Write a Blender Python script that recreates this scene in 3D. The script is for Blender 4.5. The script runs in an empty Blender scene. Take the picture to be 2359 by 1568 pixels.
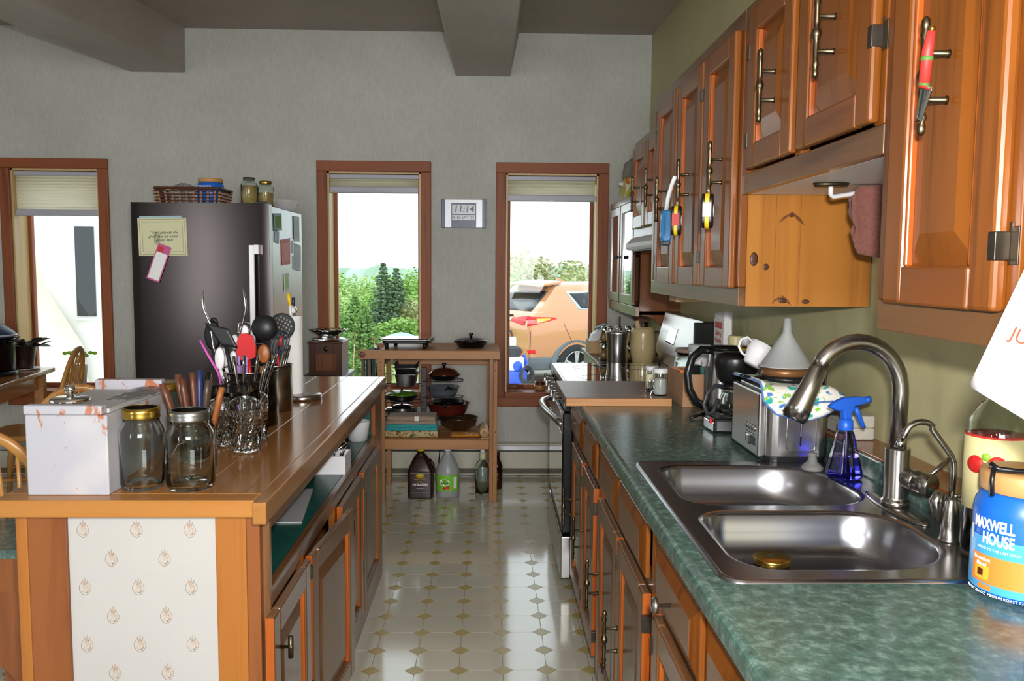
import bpy, math, random
from mathutils import Vector, Matrix, Euler
random.seed(7)
PI = math.pi
C = bpy.context.scene.collection
scn = bpy.context.scene

# ------------------------------------------------------------------ camera
FPX, PITCH, YAW, ROLL, EYE = 1943.57, .0862, .0265, .0074, 1.4136
fw = Vector((math.sin(YAW)*math.cos(PITCH), math.cos(YAW)*math.cos(PITCH), -math.sin(PITCH)))
rt = Vector((math.cos(YAW), -math.sin(YAW), 0)); up = rt.cross(fw)
r2 = math.cos(ROLL)*rt + math.sin(ROLL)*up; u2 = -math.sin(ROLL)*rt + math.cos(ROLL)*up
cd = bpy.data.cameras.new('camera'); cam = bpy.data.objects.new('camera', cd); C.objects.link(cam)
cd.sensor_width = 36; cd.lens = FPX/2359*36; cd.clip_start = .05; cd.clip_end = 2000
cam.matrix_world = Matrix(((r2.x, u2.x, -fw.x, 0), (r2.y, u2.y, -fw.y, 0), (r2.z, u2.z, -fw.z, EYE), (0, 0, 0, 1)))
scn.camera = cam

# ------------------------------------------------------------------ sky, lights, exposure
wd = bpy.data.worlds.new('overcast_sky'); scn.world = wd; wd.use_nodes = True
nt = wd.node_tree; bg = nt.nodes['Background']
geo = nt.nodes.new('ShaderNodeTexCoord'); sep = nt.nodes.new('ShaderNodeSeparateXYZ'); rmp = nt.nodes.new('ShaderNodeValToRGB')
nt.links.new(geo.outputs['Generated'], sep.inputs[0]); nt.links.new(sep.outputs['Z'], rmp.inputs[0]); nt.links.new(rmp.outputs[0], bg.inputs['Color'])
rmp.color_ramp.elements[0].color = (.93, .96, 1, 1); rmp.color_ramp.elements[1].color = (.86, .92, 1, 1)
bg.inputs['Strength'].default_value = 2.6

def area(name, loc, rot, sx, sy, power, color=(1, 1, 1)):
    l = bpy.data.lights.new(name, 'AREA'); l.shape = 'RECTANGLE'; l.size = sx; l.size_y = sy; l.energy = power; l.color = color
    o = bpy.data.objects.new(name, l); C.objects.link(o); o.location = loc; o.rotation_euler = rot; return o
# first two: added lamps for assumed daylight from behind and left; no windows modelled
area('added_rear_light', (.1, -2.35, 1.6), (PI/2, 0, 0), 1.6, 1.2, 125, (.95, .98, 1))
area('added_side_light', (-4.85, 2.2, 1.5), (0, -PI/2, 0), 1.4, 2.2, 10, (.95, .98, 1))
area('fridge_band_light', (-3.7, -2.4, 1.45), (PI/2, 0, 0), .42, 1.7, 38, (.95, .98, 1))  # added lamp, placed so the fridge door reflects a bright upright band
# the camera's flash, just above the lens
fl = bpy.data.lights.new('camera_flash', 'AREA'); fl.shape = 'RECTANGLE'; fl.size = .06; fl.size_y = .035; fl.energy = 44; fl.color = (1, .97, .93)
flo = bpy.data.objects.new('camera_flash', fl); C.objects.link(flo); flo.location = (.045, .02, EYE+.1); flo.rotation_euler = (PI/2-PITCH*.5, 0, -YAW-.05)

scn.view_settings.view_transform = 'Standard'; scn.view_settings.look = 'None'
scn.view_settings.gamma = 1; scn.view_settings.use_curve_mapping = False; scn.view_settings.exposure = 0.0

# ------------------------------------------------------------------ materials
def lin(c):
    if isinstance(c, str):
        c = [int(c[i:i+2], 16)/255 for i in (0, 2, 4)]
    return tuple((x/12.92 if x <= .04045 else ((x+.055)/1.055)**2.4) for x in c)+(1,)
class NT:
    def __init__(s, name):
        s.m = bpy.data.materials.new(name); s.m.use_nodes = True; s.t = s.m.node_tree
        s.b = s.t.nodes['Principled BSDF']
    def n(s, t, **k):
        x = s.t.nodes.new(t)
        for a, v in k.items():
            if a in x.inputs: x.inputs[a].default_value = v
            else: setattr(x, a, v)
        return x
    def l(s, a, b): s.t.links.new(a, b)
    def coord(s, scale=(1, 1, 1), out='Object', loc=(0, 0, 0), rot=(0, 0, 0)):
        tc = s.n('ShaderNodeTexCoord'); mp = s.n('ShaderNodeMapping')
        mp.inputs['Scale'].default_value = scale; mp.inputs['Location'].default_value = loc; mp.inputs['Rotation'].default_value = rot
        s.l(tc.outputs[out], mp.inputs[0]); return mp.outputs[0]
    def noise(s, vec, scale=5, detail=3, rough=.5, dist=0):
        x = s.n('ShaderNodeTexNoise'); x.inputs['Scale'].default_value = scale; x.inputs['Detail'].default_value = detail
        x.inputs['Roughness'].default_value = rough; x.inputs['Distortion'].default_value = dist; s.l(vec, x.inputs['Vector']); return x.outputs['Fac']
    def ramp(s, fac, stops):
        x = s.n('ShaderNodeValToRGB'); cr = x.color_ramp
        while len(cr.elements) < len(stops): cr.elements.new(.5)
        for e, (p, c) in zip(cr.elements, stops): e.position = p; e.color = lin(c) if not isinstance(c, (int, float)) else (c, c, c, 1)
        s.l(fac, x.inputs[0]); return x.outputs[0]
    def mix(s, fac, a, b, mode='MIX'):
        x = s.n('ShaderNodeMix', data_type='RGBA', blend_type=mode)
        if isinstance(fac, (int, float)): x.inputs[0].default_value = fac
        else: s.l(fac, x.inputs[0])
        for i, v in ((6, a), (7, b)):
            if isinstance(v, (str, tuple)): x.inputs[i].default_value = lin(v)
            else: s.l(v, x.inputs[i])
        return x.outputs[2]
    def bump(s, h, strength=.2, dist=.01):
        x = s.n('ShaderNodeBump'); x.inputs['Strength'].default_value = strength; x.inputs['Distance'].default_value = dist
        s.l(h, x.inputs['Height']); s.l(x.outputs[0], s.b.inputs['Normal'])
    def set(s, **k):
        for a, v in k.items(): s.b.inputs[a.replace('_', ' ')].default_value = v
        return s
def plain(name, col, rough=.5, metal=0, var=.12, scale=14, bump=0, **k):
    t = NT(name); v = t.coord(); f = t.noise(v, scale, 3)
    c = lin(col); d = tuple(x*(1-var) for x in c[:3])+(1,); e = tuple(min(1, x*(1+var)) for x in c[:3])+(1,)
    x = t.n('ShaderNodeMix', data_type='RGBA'); x.inputs[6].default_value = d; x.inputs[7].default_value = e; t.l(f, x.inputs[0]); t.l(x.outputs[2], t.b.inputs['Base Color'])
    t.set(Roughness=rough, Metallic=metal)
    if bump: t.bump(t.noise(v, scale*6, 4), bump, .003)
    for a, q in k.items(): t.b.inputs[a.replace('_', ' ')].default_value = q
    return t.m
def wood(name, light, dark, axis='z', rough=.35, s=1.0, knots=0, bump=.06, coat=0, mid=None):
    t = NT(name); sc = {'x': (1.2, 26, 26), 'y': (26, 1.2, 26), 'z': (26, 26, 1.2)}[axis]
    sc = tuple(a*s for a in sc)
    v = t.coord(sc); f1 = t.noise(v, 1.0, 5, .6, .6)
    lo = {'x': (.5, 4, 4), 'y': (4, .5, 4), 'z': (4, 4, .5)}[axis]
    f2 = t.noise(t.coord(lo), 1.3, 2, .5, .3)
    c1 = t.ramp(f1, [(.28, dark), (.5, mid or light), (.72, light)]); c2 = t.ramp(f2, [(.3, .72), (.7, 1.0)])
    c = t.mix(.75, c1, c2, 'MULTIPLY')
    if knots:
        kv = {'x': (1.5, 5, 5), 'y': (5, 1.5, 5), 'z': (5, 5, 3)}[axis]
        vo = t.n('ShaderNodeTexVoronoi'); vo.inputs['Scale'].default_value = knots; t.l(t.coord(kv), vo.inputs['Vector'])
        kf = t.ramp(vo.outputs['Distance'], [(.05, 0.12), (.13, .8), (.2, 1.0)]); c = t.mix(.85, c, kf, 'MULTIPLY')
    t.l(c, t.b.inputs['Base Color']); t.set(Roughness=rough)
    if coat: t.set(Coat_Weight=coat, Coat_Roughness=.12)
    t.bump(f1, bump, .002); return t.m
def glass(name, col='f4faf8', rough=.02, ior=1.45, thin=False):
    t = NT(name); v = t.coord(); f = t.noise(v, 30, 2)
    t.l(t.ramp(f, [(.3, rough*.5), (.7, rough*1.8+.005)]), t.b.inputs['Roughness'])
    t.set(Base_Color=lin(col), Transmission_Weight=1.0, IOR=ior)
    return t.m
def pane(name, tint=(.93, .97, .96), refl=.5):
    # window pane: mostly passes light straight through, with a weak mirror reflection
    t = NT(name); tr = t.n('ShaderNodeBsdfTransparent'); gl = t.n('ShaderNodeBsdfGlossy'); mx = t.n('ShaderNodeMixShader'); fr = t.n('ShaderNodeFresnel')
    tr.inputs[0].default_value = tint+(1,); gl.inputs['Roughness'].default_value = .01; fr.inputs[0].default_value = 1.45
    ml = t.n('ShaderNodeMath', operation='MULTIPLY'); ml.inputs[1].default_value = refl; t.l(fr.outputs[0], ml.inputs[0])
    dust = t.noise(t.coord(), 3, 3); t.l(t.ramp(dust, [(.3, .008), (.7, .03)]), gl.inputs['Roughness'])
    t.l(ml.outputs[0], mx.inputs[0]); t.l(tr.outputs[0], mx.inputs[1]); t.l(gl.outputs[0], mx.inputs[2])
    t.l(mx.outputs[0], t.t.nodes['Material Output'].inputs[0]); return t.m

MT = {}
def m(k):
    if k not in MT: MT[k] = MAKE[k]()
    return MT[k]
def brushed(name, col, rough=.3, axis='z', metal=1):
    t = NT(name); sc = {'x': (2, 220, 220), 'y': (220, 2, 220), 'z': (220, 220, 2)}[axis]
    f = t.noise(t.coord(sc), 1, 3); t.l(t.ramp(f, [(.3, rough*.97), (.7, rough*1.03)]), t.b.inputs['Roughness'])
    t.set(Base_Color=lin(col), Metallic=metal); return t.m
def stucco(name, a, b, bump=.5, rough=.85, sc=(1, 1, .35), s=60):
    t = NT(name); v = t.coord(sc); f = t.noise(v, s, 5, .65); g = t.noise(t.coord(), 2.2, 4, .6)
    c = t.mix(.5, t.ramp(g, [(.3, a), (.7, b)]), t.ramp(f, [(.3, a), (.7, b)])); t.l(c, t.b.inputs['Base Color'])
    t.set(Roughness=rough); h = t.n('ShaderNodeMath', operation='ADD'); t.l(f, h.inputs[0]); t.l(t.noise(t.coord(sc), 14, 3), h.inputs[1])
    t.bump(h.outputs[0], bump, .006); return t.m
def laminate(name, dark, mid, light, rough=.25, s=1):
    t = NT(name); v = t.coord(); f = t.noise(v, 48*s, 6, .68, .25); g = t.noise(v, 9*s, 4, .6, .3)
    c = t.mix(.42, t.ramp(f, [(.34, dark), (.52, mid), (.70, light)]), t.ramp(g, [(.3, dark), (.7, mid)]))
    t.l(c, t.b.inputs['Base Color']); t.set(Roughness=rough); t.bump(f, .03, .001); return t.m
def cloth(name, a, b, s=90, rough=.95):
    t = NT(name); v = t.coord(); f = t.noise(v, s, 4, .6); t.l(t.ramp(f, [(.3, a), (.7, b)]), t.b.inputs['Base Color'])
    t.set(Roughness=rough, Sheen_Weight=.2); t.bump(f, .6, .004); return t.m
def spots(name, base, cols, s=22, rough=.8, th=.32):
    t = NT(name); c = None; cur = base
    for i, cc in enumerate(cols):
        f = t.noise(t.coord(loc=(i*3.7, i*1.9, i)), s*(1+.25*i), 1.5, .4)
        cur = t.mix(t.ramp(f, [(.60-th*.02, 0.0), (.63, 1.0)]), cur, cc)
    t.l(cur, t.b.inputs['Base Color']); t.set(Roughness=rough); t.bump(t.noise(t.coord(), 150, 3), .3, .003); return t.m
def emit(name, col, st):
    t = NT(name); t.set(Base_Color=lin(col)); t.b.inputs['Emission Color'].default_value = lin(col); t.b.inputs['Emission Strength'].default_value = st; return t.m

MAKE = dict(
 wall=lambda: stucco('grey_stucco', 'b2b3ab', 'cbccc5'),
 walldark=lambda: stucco('grey_paint', '8b8b84', '9b9b94', .2),
 ceil=lambda: stucco('ceiling_plaster', 'a0978d', 'b4aba1', .35, .8, (1, 1, 1), 50),
 beam=lambda: stucco('painted_beam', '9f958b', 'b1a89f', .15, .45, (1, .15, 1), 30),
 olive=lambda: stucco('olive_paint', 'b8b282', 'c6c094', .06, .6, (1, 1, 1), 20),
 cream=lambda: plain('cream_vinyl', 'd6d2c0', .13, var=.05, scale=6, bump=.05, Coat_Weight=.5, Coat_Roughness=.08),
 grout=lambda: plain('vinyl_seam', '7d786b', .4),
 tan=lambda: plain('tan_vinyl', 'b9a66c', .25, var=.14, scale=60),
 trim=lambda: wood('window_casing_wood', '9a5228', '663015', 'z', .55, knots=.5),
 trimx=lambda: wood('window_casing_wood_across', '9a5228', '663015', 'x', .55, knots=.4),
 jamb=lambda: wood('pale_jamb_wood', 'e0bd84', 'c9a067', 'z', .4),
 pine=lambda: wood('orange_pine', '8c4f1a', '5e300f', 'z', .3, knots=0, coat=.2),
 piney=lambda: wood('orange_pine_rail', '8a4d1c', '5c2f11', 'y', .28, coat=.3),
 pinex=lambda: wood('orange_pine_across', '8c4f1a', '5e300f', 'x', .3, coat=.3),
 knotty=lambda: wood('knotty_pine_panel', 'bd7c34', '9c5f24', 'z', .3, .5, knots=0, coat=.2),
 darkpine=lambda: wood('grazing_light_pine', '7c5534', '54341f', 'z', .3, coat=.35),  # pine copy; the grey-brown of faces under grazing light is in its colour
 darkpiney=lambda: wood('grazing_light_pine_rail', '7c5534', '54341f', 'y', .3, coat=.35),  # same copy with grazing light coloured in, grain along the rail
 bevel=lambda: wood('orange_door_edge', 'b25a1c', '8c3c0e', 'z', .35),
 post=lambda: wood('island_post_wood', 'ad6c2c', '925320', 'z', .4, .8),
 posty=lambda: wood('island_edge_wood', 'b47a3c', '9a6026', 'x', .3, .8),
 postd=lambda: wood('island_reddish_board', '8f5328', '6f3a18', 'z', .4, .8),
 top=lambda: wood('island_plank_top', 'b27a42', '8f5a2b', 'y', .17, .7, bump=.03, coat=.5),
 table=lambda: wood('dining_table_oak', 'b4783a', '94581f', 'y', .2, .7, coat=.4),
 chair=lambda: wood('chair_oak', 'c58b48', 'a76c2c', 'z', .3),
 bench=lambda: wood('workbench_wood', 'b98250', '97633a', 'x', .5),
 benchz=lambda: wood('workbench_post_wood', 'b37d4c', '925f38', 'z', .5),
 board=lambda: wood('cutting_board_top', '9c8676', '806a5b', 'x', .4),
 boarde=lambda: wood('cutting_board_edge', 'c68c55', 'ab6e3c', 'x', .5),
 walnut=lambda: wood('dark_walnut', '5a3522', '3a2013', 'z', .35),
 reed=lambda: wood('reed_panel', '9c5a2c', '5c2e14', 'z', .4, 3),
 knife=lambda: wood('knife_handle_wood', '6e3f2c', '45241a', 'z', .4, 2),
 knifed=lambda: wood('dark_knife_handle', '4a3a33', '2c2320', 'z', .4, 2),
 spoonwood=lambda: wood('spoon_wood', 'a5602e', '78401c', 'z', .45, 2),
 palewood=lambda: wood('pale_beech', 'd8b68a', 'c0976a', 'y', .5),
 greywood=lambda: wood('weathered_grey_wood', '9a958b', '6e6a62', 'z', .9),
 crate=lambda: wood('raw_pine_crate', 'c9a06e', 'ab8050', 'x', .6),
 counter=lambda: laminate('green_marbled_laminate', '34473f', '56736a', '96b0a6', .22),
 liner=lambda: laminate('green_shelf_liner', '16443f', '1f5a52', '2b6b62', .3),
 steel=lambda: brushed('brushed_steel', 'c2c0bd', .26, 'x'),
 steelz=lambda: brushed('brushed_steel_upright', 'b8b6b4', .25, 'z'),
 sink=lambda: brushed('sink_steel', 'a8a8ae', .23, 'x'),
 nickel=lambda: brushed('brushed_nickel', 'b0aba5', .24, 'z'),
 chrome=lambda: plain('chrome', 'e2e2e2', .08, 1, var=.03),
 bronze=lambda: plain('tarnished_brass', '6b614c', .38, 1, var=.3, scale=80),
 hinge=lambda: plain('antique_hinge_metal', '5a5248', .42, .9, var=.25, scale=60),
 gold=lambda: plain('gold_lid_tin', 'c9a850', .25, 1, var=.08),
 silverlid=lambda: plain('silver_lid_tin', 'b9bab9', .3, 1, var=.08),
 black=lambda: plain('black_plastic', '151517', .3, var=.2),
 blackm=lambda: plain('matte_black_nylon', '1a1b1f', .45, var=.2),
 darkgrey=lambda: plain('dark_grey_plastic', '33353a', .45, var=.2),
 white=lambda: plain('white_plastic', 'e6e6e8', .4, var=.03),
 whitepaint=lambda: _white_paint(),
 greylid=lambda: plain('grey_painted_board', 'b4b4b6', .5, var=.08),
 paper=lambda: plain('paper_towel', 'eeedec', .95, var=.03, bump=.5, scale=40),
 sheet=lambda: plain('white_paper', 'f2f2f2', .7, var=.02),
 creampaper=lambda: plain('cream_paper', 'd9d7b0', .6, var=.03),
 fridge=lambda: brushed('black_stainless', '423d3c', .22, 'z'),
 fridgeside=lambda: plain('grey_fridge_side', '8d9392', .3, .5, var=.05),
 ovenglass=lambda: plain('black_cooktop_glass', '060608', .03, 0, var=.1, Coat_Weight=1.0, Coat_Roughness=.01),
 glass=lambda: glass('clear_glass'),
 glassb=lambda: glass('bottle_glass', 'eef5ef', .02),
 crystal=lambda: glass('cut_crystal', 'f6f8f8', .01, 1.52),
 frost=lambda: plain('frosted_polypropylene', 'd4d8d8', .35, var=.02, Transmission_Weight=.45, Alpha=.8),
 milk=lambda: plain('translucent_jug_plastic', 'd4d9dc', .35, var=.03, Transmission_Weight=.55),
 spraypl=lambda: glass('purple_tint_plastic', 'b9a8e8', .05, 1.3),
 sprayliq=lambda: glass('blue_cleaning_liquid', '5a66f0', .02, 1.33),
 pane=lambda: pane('window_pane'),
 bluepl=lambda: plain('blue_plastic', '1f62d6', .35, var=.08),
 tubblue=lambda: plain('coffee_tub_blue', '1667cf', .35, var=.1, scale=8),
 tubsky=lambda: plain('label_sky_blue', '49a8e6', .4, var=.15, scale=20),
 orange=lambda: plain('label_orange', 'f08a3a', .4, var=.05),
 amber=lambda: plain('label_amber', 'f2b53a', .4, var=.05),
 tanlid=lambda: plain('tan_plastic_lid', 'c9965e', .45, var=.05),
 red=lambda: plain('red_silicone', 'c8161c', .4, var=.06),
 pink=lambda: plain('magenta_plastic', 'd855c0', .4, var=.06),
 lilac=lambda: plain('lilac_plastic', 'a878c4', .35, var=.06),
 yellow=lambda: plain('yellow_plastic', 'e8c21a', .4, var=.05),
 navy=lambda: plain('navy_plastic', '26305e', .45, var=.1),
 tealblue=lambda: plain('translucent_blue_case', '1a6ea8', .2, var=.15),
 slate=lambda: plain('slate_blue_silicone', '33414f', .45, var=.1),
 molasses=lambda: plain('dark_brown_jug', '2c1512', .22, var=.15),
 green=lambda: plain('label_green', '7cc832', .5, var=.05),
 redlab=lambda: plain('label_red', 'c2312b', .5, var=.08),
 cardboard=lambda: plain('cardboard', 'b58a68', .85, var=.07, scale=30),
 pitcher=lambda: plain('buff_stoneware_glaze', 'cdb888', .18, var=.1, scale=8),
 brownglaze=lambda: plain('brown_glaze', '5b2d16', .2, var=.15),
 tanglaze=lambda: plain('tan_glaze', 'b98b52', .25, var=.1),
 blind=lambda: _translucent('blind_fabric', 'e8e0cc'),
 blindrail=lambda: plain('blind_rail', 'b4b4c0', .4, var=.03),
 heater=lambda: plain('cream_heater_enamel', 'cfcdbc', .4, var=.04),
 heaterdirt=lambda: plain('dusty_heater_slot', '6d675c', .9, var=.5, scale=90),
 towelbrown=lambda: cloth('brown_terry', '74463d', '8f5c52', 240),
 towelgrey=lambda: cloth('taupe_towel', '9a8474', 'ae9886', 160),
 towelteal=lambda: cloth('teal_towel', '23959c', '35b0b4', 160),
 towelgreen=lambda: cloth('dark_green_towel', '2f5a5c', '4a7a7a', 160),
 patch=lambda: spots('floral_towel', 'c6b48c', ('3f5a3a', '7a4a34', 'b08a4a'), 40),
 potholder=lambda: spots('printed_potholder', 'eceae2', ('4f7fc4', '2fb0a0', '8fc44a'), 34, .95),
 piping=lambda: cloth('blue_piping', '4a72b8', '5f88cc', 120),
 mitt=lambda: spots('orange_mitt', 'd9962c', ('efe2c0',), 40, .95),
 leaf=lambda: plain('leaf_green', '4f7a34', .5, var=.35, scale=30),
 leafdark=lambda: plain('dark_violet_leaf', '2e3328', .45, var=.4, scale=40),
 leafbright=lambda: plain('bright_leaf', '8dc23a', .45, var=.2, scale=30),
 soil=lambda: plain('potting_soil', '2a2018', 1, var=.3, scale=90),
 brownpot=lambda: plain('hammered_brown_pot', '2c1a16', .25, var=.2, bump=.6, scale=40),
 wicker=lambda: plain('brown_wicker', '5a3020', .4, var=.35, scale=60),
 wickerl=lambda: plain('pale_wicker', '9a7458', .4, var=.25, scale=60),
 rubber=lambda: plain('tyre_rubber', '26272a', .8, var=.15, scale=30),
 carpaint=lambda: plain('copper_car_paint', 'cc8e62', .22, .15, var=.03, Coat_Weight=1.0),
 carclad=lambda: plain('grey_car_cladding', '6e7478', .6, var=.05),
 carglass=lambda: plain('tinted_car_glass', '1c2226', .05, 0, var=.05),
 carred=lambda: plain('tail_lamp_red', 'e0181a', .15, var=.05),
 alloy=lambda: plain('alloy_wheel', 'c6c6c4', .3, .8, var=.04),
 grass=lambda: plain('lawn', '8fa85a', .95, var=.3, scale=3, bump=.5),
 gravel=lambda: plain('gravel', 'a8a49a', .95, var=.2, scale=20),
 meadow=lambda: plain('meadow', '7d9a52', .95, var=.3, scale=.5),
 foliage=lambda: plain('bush_leaves', '8fb35c', .7, var=.4, scale=1.5),  # leaf and needle colours from here are paled to carry outdoor haze
 foliage2=lambda: plain('birch_leaves', 'a4c074', .7, var=.35, scale=1.5),
 foliage3=lambda: plain('alder_leaves', 'b0b27e', .7, var=.4, scale=2),
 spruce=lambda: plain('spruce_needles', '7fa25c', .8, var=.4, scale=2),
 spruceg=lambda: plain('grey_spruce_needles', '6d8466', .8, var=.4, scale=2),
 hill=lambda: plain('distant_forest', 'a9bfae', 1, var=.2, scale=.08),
 bark=lambda: plain('bark', '6a5f52', .95, var=.3, scale=20),
 whitewall=lambda: plain('white_exterior_render', 'f4f2ee', .8, var=.02),
 bluewash=lambda: plain('washer_blue', '2858d8', .35, var=.05),
 caramelglass=lambda: plain('amber_glass_lid', '4a2414', .1, var=.1),
 panred=lambda: plain('oxblood_enamel', '5c1f18', .2, var=.1),
 pangrey=lambda: plain('grey_nonstick', '5a6068', .3, var=.1),
 castiron=lambda: plain('black_nonstick', '101010', .3, .1, var=.2),
 pangreen=lambda: plain('green_glass_lid', '4f7a1e', .2, var=.3, scale=20),
 copperband=lambda: plain('copper_band', '9a6a44', .35, .6, var=.15),
 cone=lambda: plain('pine_cone_scale', '8a5a34', .8, var=.35, scale=60),
 bakery=lambda: spots('printed_bread_tin', 'c9c41a', ('d8642a', 'f0e6c8'), 14, .35),
 rubberpurple=lambda: plain('grey_rubber', '6f6f6c', .7, var=.15),
 ash=lambda: plain('grey_sponge_block', 'b8b4a8', .9, var=.1, scale=60, bump=.5),
 plasticbag=lambda: glass('clear_plastic_film', 'f4f4f6', .12, 1.08),
 ink=lambda: plain('black_ink', '2a2a30', .7, var=.05),
 inkred=lambda: plain('red_ink', 'b8482e', .7, var=.05),
 inkwhite=lambda: plain('white_ink', 'f4f4f4', .6, var=.02),
 inkblue=lambda: plain('blue_lcd_frame', '2b3a66', .35, var=.05),
 lcd=lambda: plain('lcd_grey', 'b9c1bf', .25, var=.03),
 silverpl=lambda: plain('silver_plastic', 'c3c6ca', .35, .2, var=.03),
 motif=lambda: plain('wallpaper_motif_print', 'b8a696', .7, var=.08),
 wallpaper=lambda: plain('ivory_wallpaper', 'b6b4b1', .6, var=.03),
 pasta=lambda: plain('dried_apple_rings', 'c9a86a', .8, var=.3, scale=50),
 salt=lambda: plain('coarse_salt', 'd8d6d0', .8, var=.1, scale=200),
 juice=lambda: plain('pale_juice_label', 'ddd29a', .5, var=.08),
 applered=lambda: plain('apple_red_print', 'd0241e', .45, var=.15, scale=60),
 magnetpink=lambda: plain('pink_notepad', 'c85a98', .6, var=.08),
 seafoam=lambda: plain('sea_green_card', '3f7a6c', .5, var=.15, scale=60),
 paleblue=lambda: plain('pale_blue_card', 'a8c4cc', .6, var=.15, scale=50),
 orangered=lambda: plain('coral_card', 'd8705c', .6, var=.2, scale=50),
 cutlery=lambda: plain('cutlery_steel', 'b8b8ba', .16, 1, var=.05),
 rawwhite=lambda: plain('white_lacquer', 'dddbe0', .5, var=.03),
 bowlglass=lambda: glass('pressed_glass', 'f2f6f4', .03, 1.5),
 smoked=lambda: glass('smoked_bottle_glass', '8a5a3a', .04, 1.45),
 copperpan=lambda: plain('worn_wok_steel', '8c7358', .28, .9, var=.3, scale=12),
)
def _translucent(name, col):
    t = NT(name); d = t.n('ShaderNodeBsdfDiffuse'); r_ = t.n('ShaderNodeBsdfTranslucent'); x = t.n('ShaderNodeMixShader'); x.inputs[0].default_value = .7
    c = t.ramp(t.noise(t.coord((1, 1, 30)), 4, 3), [(.3, 'd8d0bc'), (.7, col)]); t.l(c, d.inputs[0]); t.l(c, r_.inputs[0]); t.l(d.outputs[0], x.inputs[1]); t.l(r_.outputs[0], x.inputs[2])
    t.l(x.outputs[0], t.t.nodes['Material Output'].inputs[0]); return t.m
def _white_paint():
    t = NT('chipped_white_paint'); v = t.coord((1, 1, .5)); f = t.noise(v, 22, 6, .7, .4)
    sp = t.n('ShaderNodeSeparateXYZ'); t.l(t.coord(), sp.inputs[0])
    e = t.n('ShaderNodeMath', operation='MULTIPLY_ADD'); t.l(sp.outputs['Z'], e.inputs[0]); e.inputs[1].default_value = .55; t.l(f, e.inputs[2])
    # wear gathers along the top edge of the box, as its paint is chipped there
    c = t.mix(t.ramp(e.outputs[0], [(.655, 0.0), (.69, 1.0)]), 'a9a9b2', 'a8623c'); c2 = t.mix(t.ramp(t.noise(t.coord(), 5, 3), [(.5, 0.0), (.8, .6)]), c, 'd6cfc8')
    t.l(c2, t.b.inputs['Base Color']); t.set(Roughness=.5); t.bump(t.noise(t.coord((60, 60, 3)), 1, 3), .15, .002); return t.m
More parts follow.
